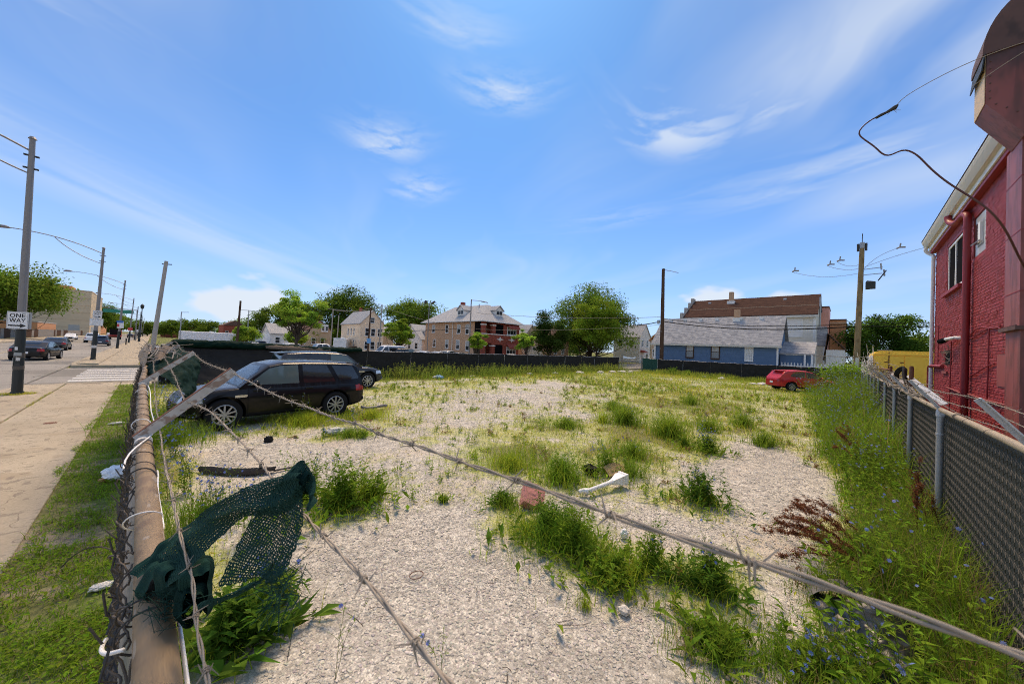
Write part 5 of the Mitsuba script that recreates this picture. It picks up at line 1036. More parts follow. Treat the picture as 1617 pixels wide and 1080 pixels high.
def wheel_parts(r, w, spokes):
    key = (r, w, spokes)
    if key in WHEELS: return WHEELS[key]
    def lathe(prof, n): g = np.linspace(0, 2 * np.pi, n + 1)[:-1]; p = np.array(prof); V = np.stack([p[None, :, 0] * np.cos(g)[:, None], 0 * g[:, None] + p[None, :, 1], p[None, :, 0] * np.sin(g)[:, None]], -1); k = len(p); i_, j_ = np.meshgrid(np.arange(n), np.arange(k - 1), indexing='ij'); return V.reshape(-1, 3), np.stack([i_ * k + j_, i_ * k + j_ + 1, ((i_ + 1) % n) * k + j_ + 1, ((i_ + 1) % n) * k + j_], -1).reshape(-1, 4)
    h = w / 2; ri = r * .665; n = 40 if spokes else 18
    ty = MB().add(*lathe([(ri, -h * .8), (ri + .012, -h * .95), (r * .93, -h), (r * .985, -h * .82), (r, -h * .5), (r, h * .5), (r * .985, h * .82), (r * .93, h), (ri + .012, h * .95), (ri, h * .8)], n))
    rm = MB().add(*lathe([(ri * 1.0, -h * .8), (ri * 1.0, h * .86), (ri * .95, h * .92), (ri * .90, h * .80), (ri * .88, h * .1)], n))
    if spokes:
        for s in range(spokes):
            g = 2 * math.pi * s / spokes
            for o in (-.2, .2): d0, d1 = g + o * .8, g + o * 1.5; rm.bar((.05 * math.cos(d0), h * .86, .05 * math.sin(d0)), (ri * .93 * math.cos(d1), h * .80, ri * .93 * math.sin(d1)), .036, .03, up=(0, 1, 0))
        rm.cyl((0, h * .1, 0), (0, h * .92, 0), .065, .05, 14)
    WHEELS[key] = (mikit.ply(ty.arr(), 'black_rubber', smooth=40), mikit.ply(rm.arr(), 'alloy', smooth=30), mikit.ply(lathe([(ri * .9, h * .02), (.01, h * .0)], n), 'dark_gap'))
    return WHEELS[key]


def interp(pts, x): p = np.array(pts); return np.interp(x, p[:, 0], p[:, 1])


def loft(rings):
    A = np.array(rings); n, k, _ = A.shape; v = A.reshape(-1, 3); i_, j_ = np.meshgrid(np.arange(n - 1), np.arange(k), indexing='ij'); q_ = np.stack([i_ * k + j_, (i_ + 1) * k + j_, (i_ + 1) * k + (j_ + 1) % k, i_ * k + (j_ + 1) % k], -1).reshape(-1, 4)
    f = np.vstack([q_[:, [0, 2, 1]], q_[:, [0, 3, 2]]]); v = np.vstack([v, A[0].mean(0), A[-1].mean(0)]); j = np.arange(k); c0, c1 = n * k, n * k + 1
    f = np.vstack([f, np.stack([np.full(k, c0), (j + 1) % k, j], 1), np.stack([np.full(k, c1), (n - 1) * k + j, (n - 1) * k + (j + 1) % k], 1)])
    t = trimesh.Trimesh(v, f, process=False)
    if t.volume < 0: f = f[:, ::-1]
    return m3.Manifold(m3.Mesh(v.astype(np.float32), f.astype(np.uint32)))


def side_prism(poly, y0, y1):
    c = m3.CrossSection([[(float(x), float(z)) for x, z in poly]], m3.FillRule.NonZero); return c.extrude(y1 - y0).rotate([90, 0, 0]).translate([0, y1, 0])


CARS = {
    'suv': dict(L=4.6, W=1.89, wb=(-1.29, 1.45), r=.385, zb=.27, hero=1,
                top=[(-2.3, .92), (-2.24, 1.02), (-1.5, 1.06), (0, 1.04), (.95, 1.06), (1.5, 1.02), (2.0, .93), (2.2, .84), (2.3, .66)],
                roof=[(-2.26, .98), (-2.22, 1.10), (-2.04, 1.58), (-1.90, 1.655), (-1.3, 1.70), (-.4, 1.715), (.15, 1.70), (.50, 1.62), (.86, 1.34), (1.16, 1.06)],
                win=[[(1.0, 1.10), (.50, 1.52), (.22, 1.59), (-.22, 1.615), (-.24, 1.10)], [(-.36, 1.10), (-.34, 1.615), (-1.03, 1.60), (-1.28, 1.10)], [(-1.42, 1.13), (-1.18, 1.59), (-1.86, 1.555), (-2.08, 1.20), (-2.05, 1.15)]],
                shield=[(.54, 1.61), (1.13, 1.08), (1.24, 1.12), (.62, 1.72)], back=[(-2.35, 1.12), (-2.215, 1.12), (-2.05, 1.55), (-2.2, 1.62)], seams=(.98, -.30, -1.35)),
    'crossover': dict(L=4.45, W=1.86, wb=(-1.30, 1.36), r=.355, zb=.26, hero=1,
                      top=[(-2.22, .86), (-2.16, 1.0), (-1.5, 1.08), (0, 1.02), (.95, 1.0), (1.6, .95), (1.98, .84), (2.15, .72), (2.22, .58)],
                      roof=[(-2.16, 1.0), (-2.05, 1.12), (-1.75, 1.48), (-1.5, 1.58), (-.8, 1.64), (-.1, 1.62), (.3, 1.52), (.8, 1.2), (1.15, 1.0)],
                      win=[[(.92, 1.06), (.30, 1.44), (.0, 1.53), (-.22, 1.54), (-.24, 1.08)], [(-.33, 1.08), (-.31, 1.54), (-.9, 1.53), (-1.22, 1.40), (-1.38, 1.14)]],
                      shield=[(.36, 1.54), (1.14, 1.0), (1.24, 1.06), (.5, 1.64)], back=[(-2.25, 1.10), (-2.06, 1.12), (-1.78, 1.46), (-1.95, 1.56)], seams=(.98, -.28, -1.3)),
    'sedan': dict(L=4.8, W=1.82, wb=(-1.38, 1.40), r=.33, zb=.22, hero=0,
                  top=[(-2.4, .72), (-2.34, .95), (-1.7, 1.0), (0, .92), (.9, .93), (1.7, .84), (2.2, .70), (2.4, .5)],
                  roof=[(-1.95, .92), (-1.5, 1.12), (-1.0, 1.36), (-.5, 1.45), (.1, 1.44), (.45, 1.34), (1.15, .90)],
                  win=[[(.85, .97), (.42, 1.27), (.1, 1.36), (-.1, 1.37), (-.12, .97)], [(-.20, .97), (-.18, 1.37), (-.7, 1.35), (-1.15, 1.16), (-1.35, 1.0)]],
                  shield=[(.48, 1.34), (1.12, .93), (1.24, .98), (.6, 1.44)], back=[(-1.95, .97), (-1.88, .95), (-1.05, 1.345), (-1.2, 1.45)], seams=()),
    'pickup': dict(L=5.6, W=1.98, wb=(-1.7, 1.75), r=.40, zb=.35, hero=0,
                   top=[(-2.8, 1.05), (-2.75, 1.12), (-.9, 1.13), (0, 1.12), (1.2, 1.15), (2.3, 1.10), (2.7, .98), (2.8, .7)],
                   roof=[(-.95, 1.10), (-.9, 1.5), (-.75, 1.80), (-.3, 1.88), (.5, 1.87), (.8, 1.76), (1.4, 1.12)],
                   win=[[(1.12, 1.18), (.72, 1.66), (.45, 1.76), (.2, 1.76), (.2, 1.18)], [(.1, 1.18), (.1, 1.76), (-.6, 1.74), (-.7, 1.18)]],
                   shield=[(.82, 1.74), (1.36, 1.15), (1.48, 1.2), (.95, 1.85)], back=[(-1.0, 1.3), (-.93, 1.3), (-.80, 1.7), (-.9, 1.75)], seams=()),
    'van': dict(L=5.4, W=1.98, wb=(-1.6, 1.7), r=.36, zb=.28, hero=0,
                top=[(-2.7, .95), (-2.66, 1.1), (0, 1.10), (1.3, 1.10), (2.2, 1.02), (2.6, .9), (2.7, .6)],
                roof=[(-2.66, 1.06), (-2.6, 1.7), (-2.45, 1.98), (-1.5, 2.05), (.6, 2.04), (1.0, 1.9), (1.75, 1.08)],
                win=[[(1.5, 1.18), (1.0, 1.72), (.75, 1.80), (.5, 1.80), (.5, 1.18)], [(.4, 1.2), (.4, 1.8), (-.9, 1.8), (-.9, 1.2)], [(-1.0, 1.2), (-1.0, 1.8), (-2.35, 1.78), (-2.4, 1.2)]],
                shield=[(1.04, 1.86), (1.70, 1.12), (1.82, 1.18), (1.15, 1.98)], back=[(-2.7, 1.25), (-2.60, 1.25), (-2.52, 1.8), (-2.65, 1.85)], seams=())}


def car_meshes(kind):
    S = CARS[kind]; H2 = S['L'] / 2; W2 = S['W'] / 2; nst = 46 if S['hero'] else 24
    def lower(off):
        xs = np.unique(np.r_[np.linspace(-H2, H2, nst), [-H2 + .02, -H2 + .06, H2 - .02, H2 - .06]]); R = []
        for x in xs:
            t = abs(x) / H2; w = (W2 + off) * (1 - .16 * t ** 6 - .03 * t ** 2); zt = float(interp(S['top'], x)) + off; zb = S['zb'] + .13 * t ** 8 - off; e = 1 - .10 * t ** 20; zm = zb + (zt - zb) * .5
            half = [(w * .86, zb), (w * .955, zb + .06), (w * .975 * e, zb + .16), (w * .985 * e, zm - .06), (w * 1.0 * e, zm + .06), (w * .99 * e, zt - .20), (w * .955 * e, zt - .075), (w * .90 * e, zt - .012), (w * .6, zt + .012)]
            R.append([(x + off * (1 if x > H2 - .001 else -1 if x < -H2 + .001 else 0), y, z) for y, z in half] + [(x + off * (1 if x > H2 - .001 else -1 if x < -H2 + .001 else 0), -y, z) for y, z in half[::-1]])
        return loft(R)
    def green(off):
        p = np.array(S['roof']); xs = np.unique(np.r_[np.linspace(p[0, 0], p[-1, 0], nst), p[:, 0]]); R = []
        for x in xs:
            zr = float(interp(S['roof'], x)) + off; z0 = min(float(interp(S['top'], x)) - .10, zr - .02); t = abs(x) / H2; b = W2 * (1 - .16 * t ** 6 - .03 * t ** 2) * .945 + off; k = np.clip((zr - z0 - .12) / .62, 0, 1); top = b * (1 - (.195 if S['hero'] else .21) * k); h = zr - z0
            half = [(b, z0), (b - (b - top) * .33, z0 + h * .35), (b - (b - top) * .68, z0 + h * .68), (top + (b - top) * .06, z0 + h * .91), (top * .93, z0 + h * .975), (top * .5, zr + .010 * k)]
            R.append([(x, y, z) for y, z in half] + [(x, -y, z) for y, z in half[::-1]])
        return loft(R)
    body = lower(0) + green(0); r = S['r']; cut = m3.Manifold()
    for x in S['wb']:
        for s in (1, -1): body = body - m3.Manifold.cylinder(.52, r * 1.17, circular_segments=40).rotate([90, 0, 0]).translate([x, (W2 + .03) if s > 0 else -(W2 + .03) + .52, r + .01])
    out = [('body', body, 'PAINT', 34)]; g8 = green(.007); lw = lower(.006)
    for i_, w in enumerate(S['win']):
        for s in (1, -1): out.append(('window', g8 ^ side_prism(w, .3 if s > 0 else -1.2, 1.2 if s > 0 else -.3), 'car_glass_teal' if (kind == 'suv' and i_ == 0) else 'car_glass', 30))
    ring = green(.007)
    for nm, poly in (('windscreen', S['shield']), ('rear_window', S['back'])): out.append((nm, g8 ^ side_prism(poly, -W2 * .70, W2 * .70), 'car_glass', 30))
    zf = float(interp(S['top'], H2 - .25)); zr = float(interp(S['top'], -H2 + .12))
    for s in (1, -1):
        bx = m3.Manifold.cube([.5, .42, .15]).translate([H2 - .42, W2 - .48 if s > 0 else -W2 + .06, zf - .20]); out.append(('headlight', lw ^ bx, 'head_light', 30))
        bx = m3.Manifold.cube([.40, .36, .19]).translate([-H2 - .05, W2 - .36 if s > 0 else -W2, zr - .26]); out.append(('tail_light', lw ^ bx, 'tail_light', 30))
        out.append(('side_mirror', m3.Manifold.hull_points([tuple(float(c) for c in p) for p in (np.array(trimesh.creation.icosphere(1, 1).vertices) * [.07, .12, .085] + [S['roof'][-1][0] - .32, s * (W2 + .05), float(interp(S['top'], .7)) + .10])]), 'PAINT' if S['hero'] else 'black_plastic', 40))
    out.append(('grille', lower(.008) ^ m3.Manifold.cube([.4, W2 * 1.0, .30]).translate([H2 - .12, -W2 * .5, S['zb'] + .10]), 'black_plastic', 30)); out.append(('licence_plate', lower(.012) ^ m3.Manifold.cube([.3, .34, .15]).translate([-H2 - .1, -.17, zr - .42]), 'sign_white', False))
    sill = lower(.004) ^ m3.Manifold.cube([S['L'], S['W'] + .2, .16]).translate([-H2, -W2 - .1, S['zb'] - .05])
    for x in S['wb']: sill = sill - m3.Manifold.cylinder(3, r * 1.16, circular_segments=40).rotate([90, 0, 0]).translate([x, 1.5, r + .01])
    out.append(('lower_trim', sill, 'black_plastic', 30))
    if S['hero']:
        for x in S['wb']:
            for s in (1, -1): out.append(('wheel_arch', (lower(.008) ^ m3.Manifold.cylinder(.9, r * 1.30, circular_segments=48).rotate([90, 0, 0]).translate([x, .9 if s > 0 else 0, r + .01])) - m3.Manifold.cylinder(3, r * 1.165, circular_segments=48).rotate([90, 0, 0]).translate([x, 1.5, r + .01]) - m3.Manifold.cube([3, 1.2, 3]).translate([x - 1.5, -.6, 0]), 'black_plastic', 30))
        for x in S['seams']:
            [out.append(('door_gap', lower(.003) ^ (m3.Manifold.cube([.012, 1, .95]).translate([x - .006, .65 if s > 0 else -1.65, S['zb'] + .12])), 'dark_gap', False)) for s in (1, -1)]
        for x in S['seams'][:2]:
            for s in (1, -1): z = float(interp(S['top'], x - .2)) - .12; out.append(('door_handle', m3.Manifold.hull_points([(x - .30 + a, s * (W2 * .955 + b), z + c) for a in (0, .2) for b in (0, .035) for c in (0, .03)]), 'PAINT', False))
        for s in (1, -1):
            if kind == 'suv': out.append(('side_vent', m3.Manifold.hull_points([(1.0 + a, s * (W2 * .965 + b), .80 + c) for a in (0, .26) for b in (0, .02) for c in (0, .06)]), 'chrome', False))
        sp = m3.Manifold.hull_points([(x, y, z) for x, y, z in ((S['roof'][2][0] - .20, .52, S['roof'][3][1] - .03), (S['roof'][2][0] - .20, -.52, S['roof'][3][1] - .03), (S['roof'][3][0] + .15, .60, S['roof'][3][1] + .015), (S['roof'][3][0] + .15, -.60, S['roof'][3][1] + .015), (S['roof'][3][0], .6, S['roof'][3][1] - .04), (S['roof'][3][0], -.6, S['roof'][3][1] - .04))]); out.append(('spoiler', sp, 'PAINT', 30))
    res = []
    for nm, man, mt, sm in out:
        if man.num_tri() == 0: continue
        res.append((nm, man, mt, sm))
    return res


CARCACHE = {}


def car(name, kind, x, y, deg, paint, label, cat='car', group=None, z=0.0, s=1.0):
    if (kind, paint) not in CARCACHE: CARCACHE[kind, paint] = [(nm, mikit.ply(man, paint if mt == 'PAINT' else mt, smooth=sm)) for nm, man, mt, sm in CARMESH.setdefault(kind, None) or CARMESH.update({kind: car_meshes(kind)}) or CARMESH[kind]]
    k = thing(name, label, cat, group); M = T().translate([x, y, z]).rotate([0, 0, 1], deg).scale(s); S = CARS[kind]
    for nm, d in CARCACHE[kind, paint]: scene[fast_number(f'{k}__{nm}')] = {**d, 'to_world': M}
    ty, rm, bk = wheel_parts(S['r'], .235, 5)
    for ax in S['wb']:
        for sd in (1, -1):
            w = fast_number(f'{k}__wheel'); Mw = M @ T().translate([ax, sd * (S['W'] / 2 - .125), S['r']]).rotate([0, 0, 1], 0 if sd > 0 else 180)
            scene[f'{w}__tyre'] = {**ty, 'to_world': Mw}; scene[f'{w}__rim'] = {**rm, 'to_world': Mw}; scene[f'{w}__brake_disc'] = {**bk, 'to_world': Mw}
    return k


CARMESH = {}
a = math.degrees(math.atan2(-.295, -2.856))
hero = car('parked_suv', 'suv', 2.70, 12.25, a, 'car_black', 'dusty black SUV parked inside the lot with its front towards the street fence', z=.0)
part(hero, 'windscreen_sticker', MB().prism([(0, 0, 0), (.16, 0, 0), (.16, .12, .0), (0, .12, 0)], (0, 0, .004)), 'sign_white', to_world=T().translate([2.70, 12.25, 0]).rotate([0, 0, 1], a).translate([.56, .40, 1.515]).rotate([0, 1, 0], 36.5))
car('parked_suv', 'suv', 6.1, 18.35, 3, 'car_charcoal', 'dark grey SUV parked behind the black one, facing the other way', s=1.06)
car('parked_hatchback', 'crossover', 35.4, 2.55, -50, 'car_red', 'red hatchback parked in the weeds at the far right of the lot')
# cars on the street
car('street_car', 'sedan', -6.2, 46.0, 84, 'car_black', 'black sedan partly cut off by the left edge behind the nearest lamp post', z=-.125)
car('street_car', 'sedan', -7.6, 66.5, 90, 'car_charcoal', 'dark grey sedan driving away beside the nearest one way sign', z=-.125)
car('street_car', 'sedan', -13.4, 134, -90, 'car_white', 'white sedan coming towards the camera in front of the beige warehouse', z=-.125)
car('street_car', 'crossover', -5.6, 87, 90, 'car_dark_blue', 'dark crossover driving away behind the second lamp post', z=-.125)
car('street_car', 'pickup', -8.0, 107, 90, 'car_white', 'white pickup driving away just ahead of the dark crossover', 'pickup', z=-.125)
for i_, (x, y, p_, d, lab) in enumerate([(-6, 210, 'car_charcoal', 90, 'small dark car far down the street'), (-7.5, 260, 'car_white', 90, 'tiny white car farther down the street'), (-12.5, 230, 'car_silver', -90, 'tiny silver car far away in the oncoming lane'), (-5.5, 320, 'car_dark_blue', 90, 'farthest blue car on the street, near the vanishing point')]): car('street_car', 'crossover', x, y, d, p_, lab, z=-.125)
tr = thing('tow_truck', 'red flatbed tow truck driving away in the middle of the street', 'truck'); X, Y = -7.4, 152
part(tr, 'cab', MB().mesh(m3.Manifold.hull_points([(X + x, Y + y, z) for x in (-1.15, 1.15) for y, z in ((3.0, .6), (4.9, .6), (5.0, 1.5), (4.3, 2.7), (3.0, 2.75))])), 'truck_red', smooth=30)
part(tr, 'bed', MB().box(X - 1.2, X + 1.2, Y - 3.4, Y + 2.9, .95, 1.1), 'truck_red'); part(tr, 'rack', MB().box(X - 1.1, X + 1.1, Y + 2.5, Y + 2.8, 1.1, 2.9), 'black_plastic'); part(tr, 'tail_bar', MB().box(X - 1.2, X + 1.2, Y - 3.5, Y - 3.4, .5, .8), 'rust')
for s in (-1, 1):
    for yy_ in (-2.2, -1.2, 3.6): part(tr, 'wheel', MB().cyl((X + s * .8, Y + yy_, .37), (X + s * 1.12, Y + yy_, .37), .48, sides=18), 'black_rubber')
    part(tr, 'tail_light', MB().box(X + s * .95 - .15, X + s * .95 + .15, Y - 3.54, Y - 3.5, .6, .75), 'tail_light')
# cars on the parking lot over the far fence
LOTCARS = [('pickup', 2.6, 47, 10, 'car_white', 'white pickup nearest to the street on the parking lot behind the fence'), ('sedan', 6.6, 46.5, 5, 'car_charcoal', 'dark sedan on the parking lot behind the green tarpaulin'), ('sedan', 12.4, 72, 0, 'car_silver', 'silver sedan parked beside the white box trailer'),
           ('crossover', 17.2, 68, 0, 'car_white', 'white crossover left of the tall airy tree on the parking lot'), ('sedan', 16.6, 60, 0, 'car_maroon', 'maroon sedan parked just left of the airy tree trunk'), ('pickup', 17.4, 55.5, 180, 'car_white', 'white pickup parked at the foot of the airy tree'), ('sedan', 24.5, 72, 0, 'car_charcoal', 'dark sedan between the tan house and the airy tree'),
           ('van', 25.2, 50.5, 185, 'car_white', 'white passenger van in front of the cream house'), ('suv', 27.5, 49.0, 0, 'car_charcoal', 'dark SUV next to the white van on the parking lot'), ('sedan', 27.6, 43.8, 20, 'car_silver', 'silver sedan in the row before the brick house, leftmost of three'), ('sedan', 30.1, 44.2, 20, 'car_silver', 'silver sedan in the row before the brick house, middle of three'),
           ('crossover', 32.3, 44.5, 20, 'car_silver', 'silver crossover in the row before the brick house, rightmost of three'), ('sedan', 34.6, 45.2, 20, 'car_charcoal', 'dark sedan close to the left corner of the brick house'), ('sedan', 41, 39.2, 0, 'car_white', 'white sedan parked in front of the red brick porch'), ('sedan', 13.8, 88, 90, 'car_charcoal', 'dark car among the far vehicles on the parking lot, left one'), ('crossover', 16.5, 92, 90, 'car_dark_blue', 'dark blue car among the far vehicles on the parking lot, right one')]
for kind, x, y, d, p_, lab in LOTCARS: car('lot_car', kind, x, y, d, p_, lab, 'van' if kind == 'van' else 'pickup' if kind == 'pickup' else 'car', 'cars on the parking lot behind the far fence', z=-.04)


def box_vehicle(key, label, x, y, L, W, z0, z1, mt, deg=0, wheels=True, cat='trailer'):
    k = thing(key, label, cat); M = at(x, y, 0, deg); b = m3.Manifold.hull_points([(sx * (L / 2 - i_), sy * (W / 2 - j_), z) for sx in (-1, 1) for sy in (-1, 1) for i_, j_, z in ((0, .05, z0), (0, .05, z1 - .08), (.05, .12, z1), (.05, 0, z0 + .05), (.05, 0, z1 - .1))]); part(k, 'body', MB().mesh(b), mt, to_world=M)
    part(k, 'skirt', MB().box(-L / 2 + .1, L / 2 - .1, -W / 2 + .1, W / 2 - .1, z0 - .25, z0), 'black_plastic', to_world=M)
    for sx in (-.32, .30): part(k, 'wheel', MB().cyl((sx * L, -W / 2 + .02, .42), (sx * L, W / 2 - .02, .42), .42, sides=16), 'black_rubber', to_world=M)
    part(k, 'door', MB().box(L * .3, L * .3 + .8, -W / 2 - .012, -W / 2 + .01, z0 + .1, z1 - .3), 'off_white', to_world=M); part(k, 'roof_vent', MB().box(-.3, .3, -.3, .3, z1, z1 + .18), 'white_paint', to_world=M)


box_vehicle('motor_home', 'long white motor home parked on the far side of the parking lot', 8.4, 93, 9.5, 2.4, .7, 2.95, 'car_white', 0, cat='motor home')
box_vehicle('box_trailer', 'plain white box trailer beside the cream house', 26.3, 72, 5.2, 2.2, .8, 2.9, 'car_white', 60)
# ------------------------------------------------------------------ street lamps, signs, poles, wires
def text_on(parent, name, text, h, origin, right, up, mat_, depth=.002, bold=True, width=None):
    m = meshkit.text_mesh(text, h, depth, bold); v = np.array(m.vertices); v[:, 0] -= (v[:, 0].max() + v[:, 0].min()) / 2
    if width: v[:, 0] *= width / (v[:, 0].max() - v[:, 0].min())
    right, up = unit(right), unit(up); n = np.cross(right, up); w = np.asarray(origin) + v[:, :1] * right + v[:, 1:2] * up + v[:, 2:] * n
    return part(parent, name, (w, m.faces), mat_)


def sign_plate(parent, name, c, w, h, right, mat_, border='sign_black'):
    right = unit(right); up = np.array([0, 0, 1.]); n = np.cross(right, up); c = np.asarray(c, float); k = part(parent, name, MB().bar(c - right * w / 2, c + right * w / 2, .012, h, up=up), mat_)
    if border:
        m = MB(); e = .028 * max(w, h); f = c + n * .007
        for s in (-1, 1): m.bar(f - right * (w / 2 - e) + up * s * (h / 2 - e), f + right * (w / 2 - e) + up * s * (h / 2 - e), .003, e * .5, up=up); m.bar(f + right * s * (w / 2 - e) - up * (h / 2 - e), f + right * s * (w / 2 - e) + up * (h / 2 - e), .003, e * .5, up=n)
        part(k, 'border', m, border)
    return k, n


def arrow(parent, c, L, h, right, mat_):
    right = unit(right); up = np.array([0, 0, 1.]); n = np.cross(right, up); m = MB(); c = np.asarray(c, float); m.prism([c - right * L / 2 - up * h * .16, c + right * L * .18 - up * h * .17, c + right * L * .18 + up * h * .17, c - right * L / 2 + up * h * .17], n * .003)
    m.prism([c + right * L * .16 - up * h * .5, c + right * L * .5, c + right * L * .16 + up * h * .5], n * .003); return part(parent, 'arrow', m, mat_)


def lamp_post(key, label, x, y, h, arm=4.2, lean=.25, r=.13, pole_mat='pole_steel', two=False, group=None, detail=True):
    k = thing(key, label, 'street lamp', group); top = np.array([x + lean, y, h]); base = np.array([x, y, 0]); ax = lambda z: base + (top - base) * z / h
    part(k, 'pole', MB().tube([ax(2.3), ax(5), ax(h)], [r * .92, r * .8, r * .58], 14), pole_mat, smooth=50); part(k, 'base', MB().tube([base, ax(.08), ax(.1), ax(2.32)], [r * 1.28, r * 1.28, r * 1.08, r * .98], 14), 'pole_black', smooth=50)
    part(k, 'cap', MB().tube([ax(h), ax(h + .08)], [r * .9, r * .5], 12), 'pole_steel')
    for s in ((-1, 1) if two else (-1,)):
        a0, a1 = ax(h - .45), ax(h - 1.25); tip = np.array([x + s * arm, y, h + .45]); m = MB(); m.tube(spline([a0, a0 * .55 + tip * .45 + [0, 0, .28], tip], 16), .032, 7); m.tube(spline([a1, a1 * .62 + tip * .38 + [0, 0, .18], a0 * .45 + tip * .55 + [0, 0, .24]], 14), .026, 7); part(k, 'arm', m, 'pole_steel', smooth=50)
        lf = part(k, 'luminaire', MB().tube([tip + [-.02 * s, 0, 0], tip + [s * .18, 0, .02], tip + [s * .55, 0, .0], tip + [s * .72, 0, -.03]], [.05, .11, .12, .05], 10), 'pole_steel', smooth=50)
    if detail:
        for z in (h - .6, h - 1.05): part(k, 'bracket', MB().bar(ax(z) - [.17, 0, 0], ax(z) + [.17, 0, 0], .07, .05), 'wire_dark')
    return k, ax


RT = np.array([.94, -.34, 0])
k, ax = lamp_post('street_lamp', 'tall steel street lamp post nearest the camera at the left edge, with one way sign', -3.2, 21.0, 9.05, lean=-.04, r=.118)
s_, n = sign_plate(k, 'one_way_sign', ax(2.59) + unit([-.34, -.94, 0]) * .16, .50, .60, RT, 'sign_white'); c = ax(2.59) + unit([-.34, -.94, 0]) * .16 + n * .007; text_on(s_, 'lettering', 'ONE', .125, c + [0, 0, .105], RT, [0, 0, 1], 'sign_black', width=.36); text_on(s_, 'lettering', 'WAY', .125, c + [0, 0, -.06], RT, [0, 0, 1], 'sign_black', width=.37); arrow(s_, c - np.array([0, 0, .185]), .42, .15, RT, 'sign_black')
part(k, 'sign_back_panel', MB().bar(ax(2.59) + unit([-.34, -.94, 0]) * .13 + RT * .06 - RT * .24, ax(2.59) + unit([-.34, -.94, 0]) * .13 + RT * .31, .01, .58), 'galvanized')
rng = np.random.default_rng(61)
for z, w_, mt in ((1.55, .07, 'sign_white'), (1.18, .09, 'paper'), (.98, .12, 'wire_dark'), (1.35, .16, 'bag_grey')):
    d = unit([-.3 + rng.uniform(-.5, .5), -.95, 0]); t = np.cross([0, 0, 1], d); o = ax(z) + d * .128; part(k, 'sticker', MB().prism([o - t * w_ / 2, o + t * w_ / 2, o + t * w_ / 2 + [0, 0, .11], o - t * w_ / 2 + [0, 0, .12]], d * .004), mt)
part(k, 'sticker', MB().prism([ax(.95) + [-.127, -.04, 0], ax(.95) + [-.127, -.06, .32], ax(.95) + [-.124, -.10, .32], ax(.95) + [-.124, -.08, 0]], (-.004, 0, 0)), 'sign_white'); part(k, 'wrap', MB().tube([ax(.86), ax(.93), ax(1.0)], [.124, .13, .126], 14), 'wire_brown', smooth=50); part(k, 'wrap', MB().tube([ax(1.28), ax(1.36), ax(1.45)], [.123, .128, .122], 14), 'wire_brown', smooth=50)
k, ax = lamp_post('street_lamp', 'second street lamp post from the camera, with two white signs', -3.16, 43.2, 8.95, lean=.18)
d = np.array([0, -1, 0]) * .15; R2 = np.array([1., 0, 0]); s_, n = sign_plate(k, 'one_way_sign', ax(3.62) + d + [.02, 0, 0], .48, .60, R2, 'sign_white'); c = ax(3.62) + d + [.02, -.008, 0]; text_on(s_, 'lettering', 'ONE', .12, c + [0, 0, .11], R2, [0, 0, 1], 'sign_black', width=.34); text_on(s_, 'lettering', 'WAY', .12, c + [0, 0, -.05], R2, [0, 0, 1], 'sign_black', width=.36); arrow(s_, c - np.array([0, 0, .18]), .40, .15, R2, 'sign_black')
s_, n = sign_plate(k, 'truck_route_sign', ax(3.0) + d, .70, .58, R2, 'sign_white'); c = ax(3.0) + d + [0, -.008, 0]
for z, t_ in ((.13, 'CLASS 2'), (-.05, 'TRUCK'), (-.22, 'ROUTE')): text_on(s_, 'lettering', t_, .10, c + [0, 0, z], R2, [0, 0, 1], 'galvanized', width=.46)
part(k, 'junction_box', MB().box(-3.30, -3.0, 42.9, 43.0, .95, 1.15), 'paper')
k, ax = lamp_post('street_lamp', 'third street lamp post from the camera, with a small blue and white sign', -3.2, 71.8, 9.3, lean=.35); s_, n = sign_plate(k, 'bus_stop_sign', ax(3.25) + [.05, -.15, 0], .62, .95, R2, 'sign_white', None); part(s_, 'header', MB().box(-3.38, -2.76, 71.62, 71.643, 3.5, 3.78), 'sign_blue'); part(s_, 'panel', MB().box(-3.34, -3.12, 71.625, 71.643, 2.95, 3.35), 'sign_red')
ORD = ['fourth', 'fifth', 'sixth', 'seventh', 'eighth']
for i_, y in enumerate((109, 143, 178, 214, 255)): k, ax = lamp_post('street_lamp', f'{ORD[i_]} street lamp post from the camera in the row receding down the street', -3.3, y, 9.4, lean=.35)
sign_plate('street_lamp_003', 'round_sign', (-3.2, 108.8, 2.9), .7, .6, R2, 'sign_red', None)
k = thing('lantern_post', 'black ornamental lantern post standing among the far street lamps', 'lantern post'); X, Y = -2.1, 125
part(k, 'pole', MB().tube([(X, Y, 0), (X, Y, .8), (X, Y, .85), (X + .2, Y, 8.0)], [.24, .2, .12, .08], 12), 'pole_black', smooth=50); part(k, 'lantern', MB().tube([(X + .2, Y, 8.0), (X + .2, Y, 8.3), (X + .2, Y, 8.9), (X + .2, Y, 9.3)], [.1, .32, .38, .05], 10), 'pole_black'); part(k, 'ring', MB().tube([(X + .12, Y, 5.2), (X + .12, Y, 5.5)], [.25, .2], 10), 'pole_black')
for i_, (y, lab) in enumerate(((92, 'short black bollard beside the kerb beyond the third lamp post'), (150, 'small white plate on a thin post far along the kerb'))):
    k = thing('kerb_post', lab, 'post'); part(k, 'post', MB().cyl((-3.1, y, 0), (-3.1, y, 1.1 if i_ == 0 else 2.6), .10 if i_ == 0 else .04, sides=10), 'pole_black')
    if i_: sign_plate(k, 'plate', (-3.1, y - .08, 2.7), .6, .7, R2, 'sign_white', None)
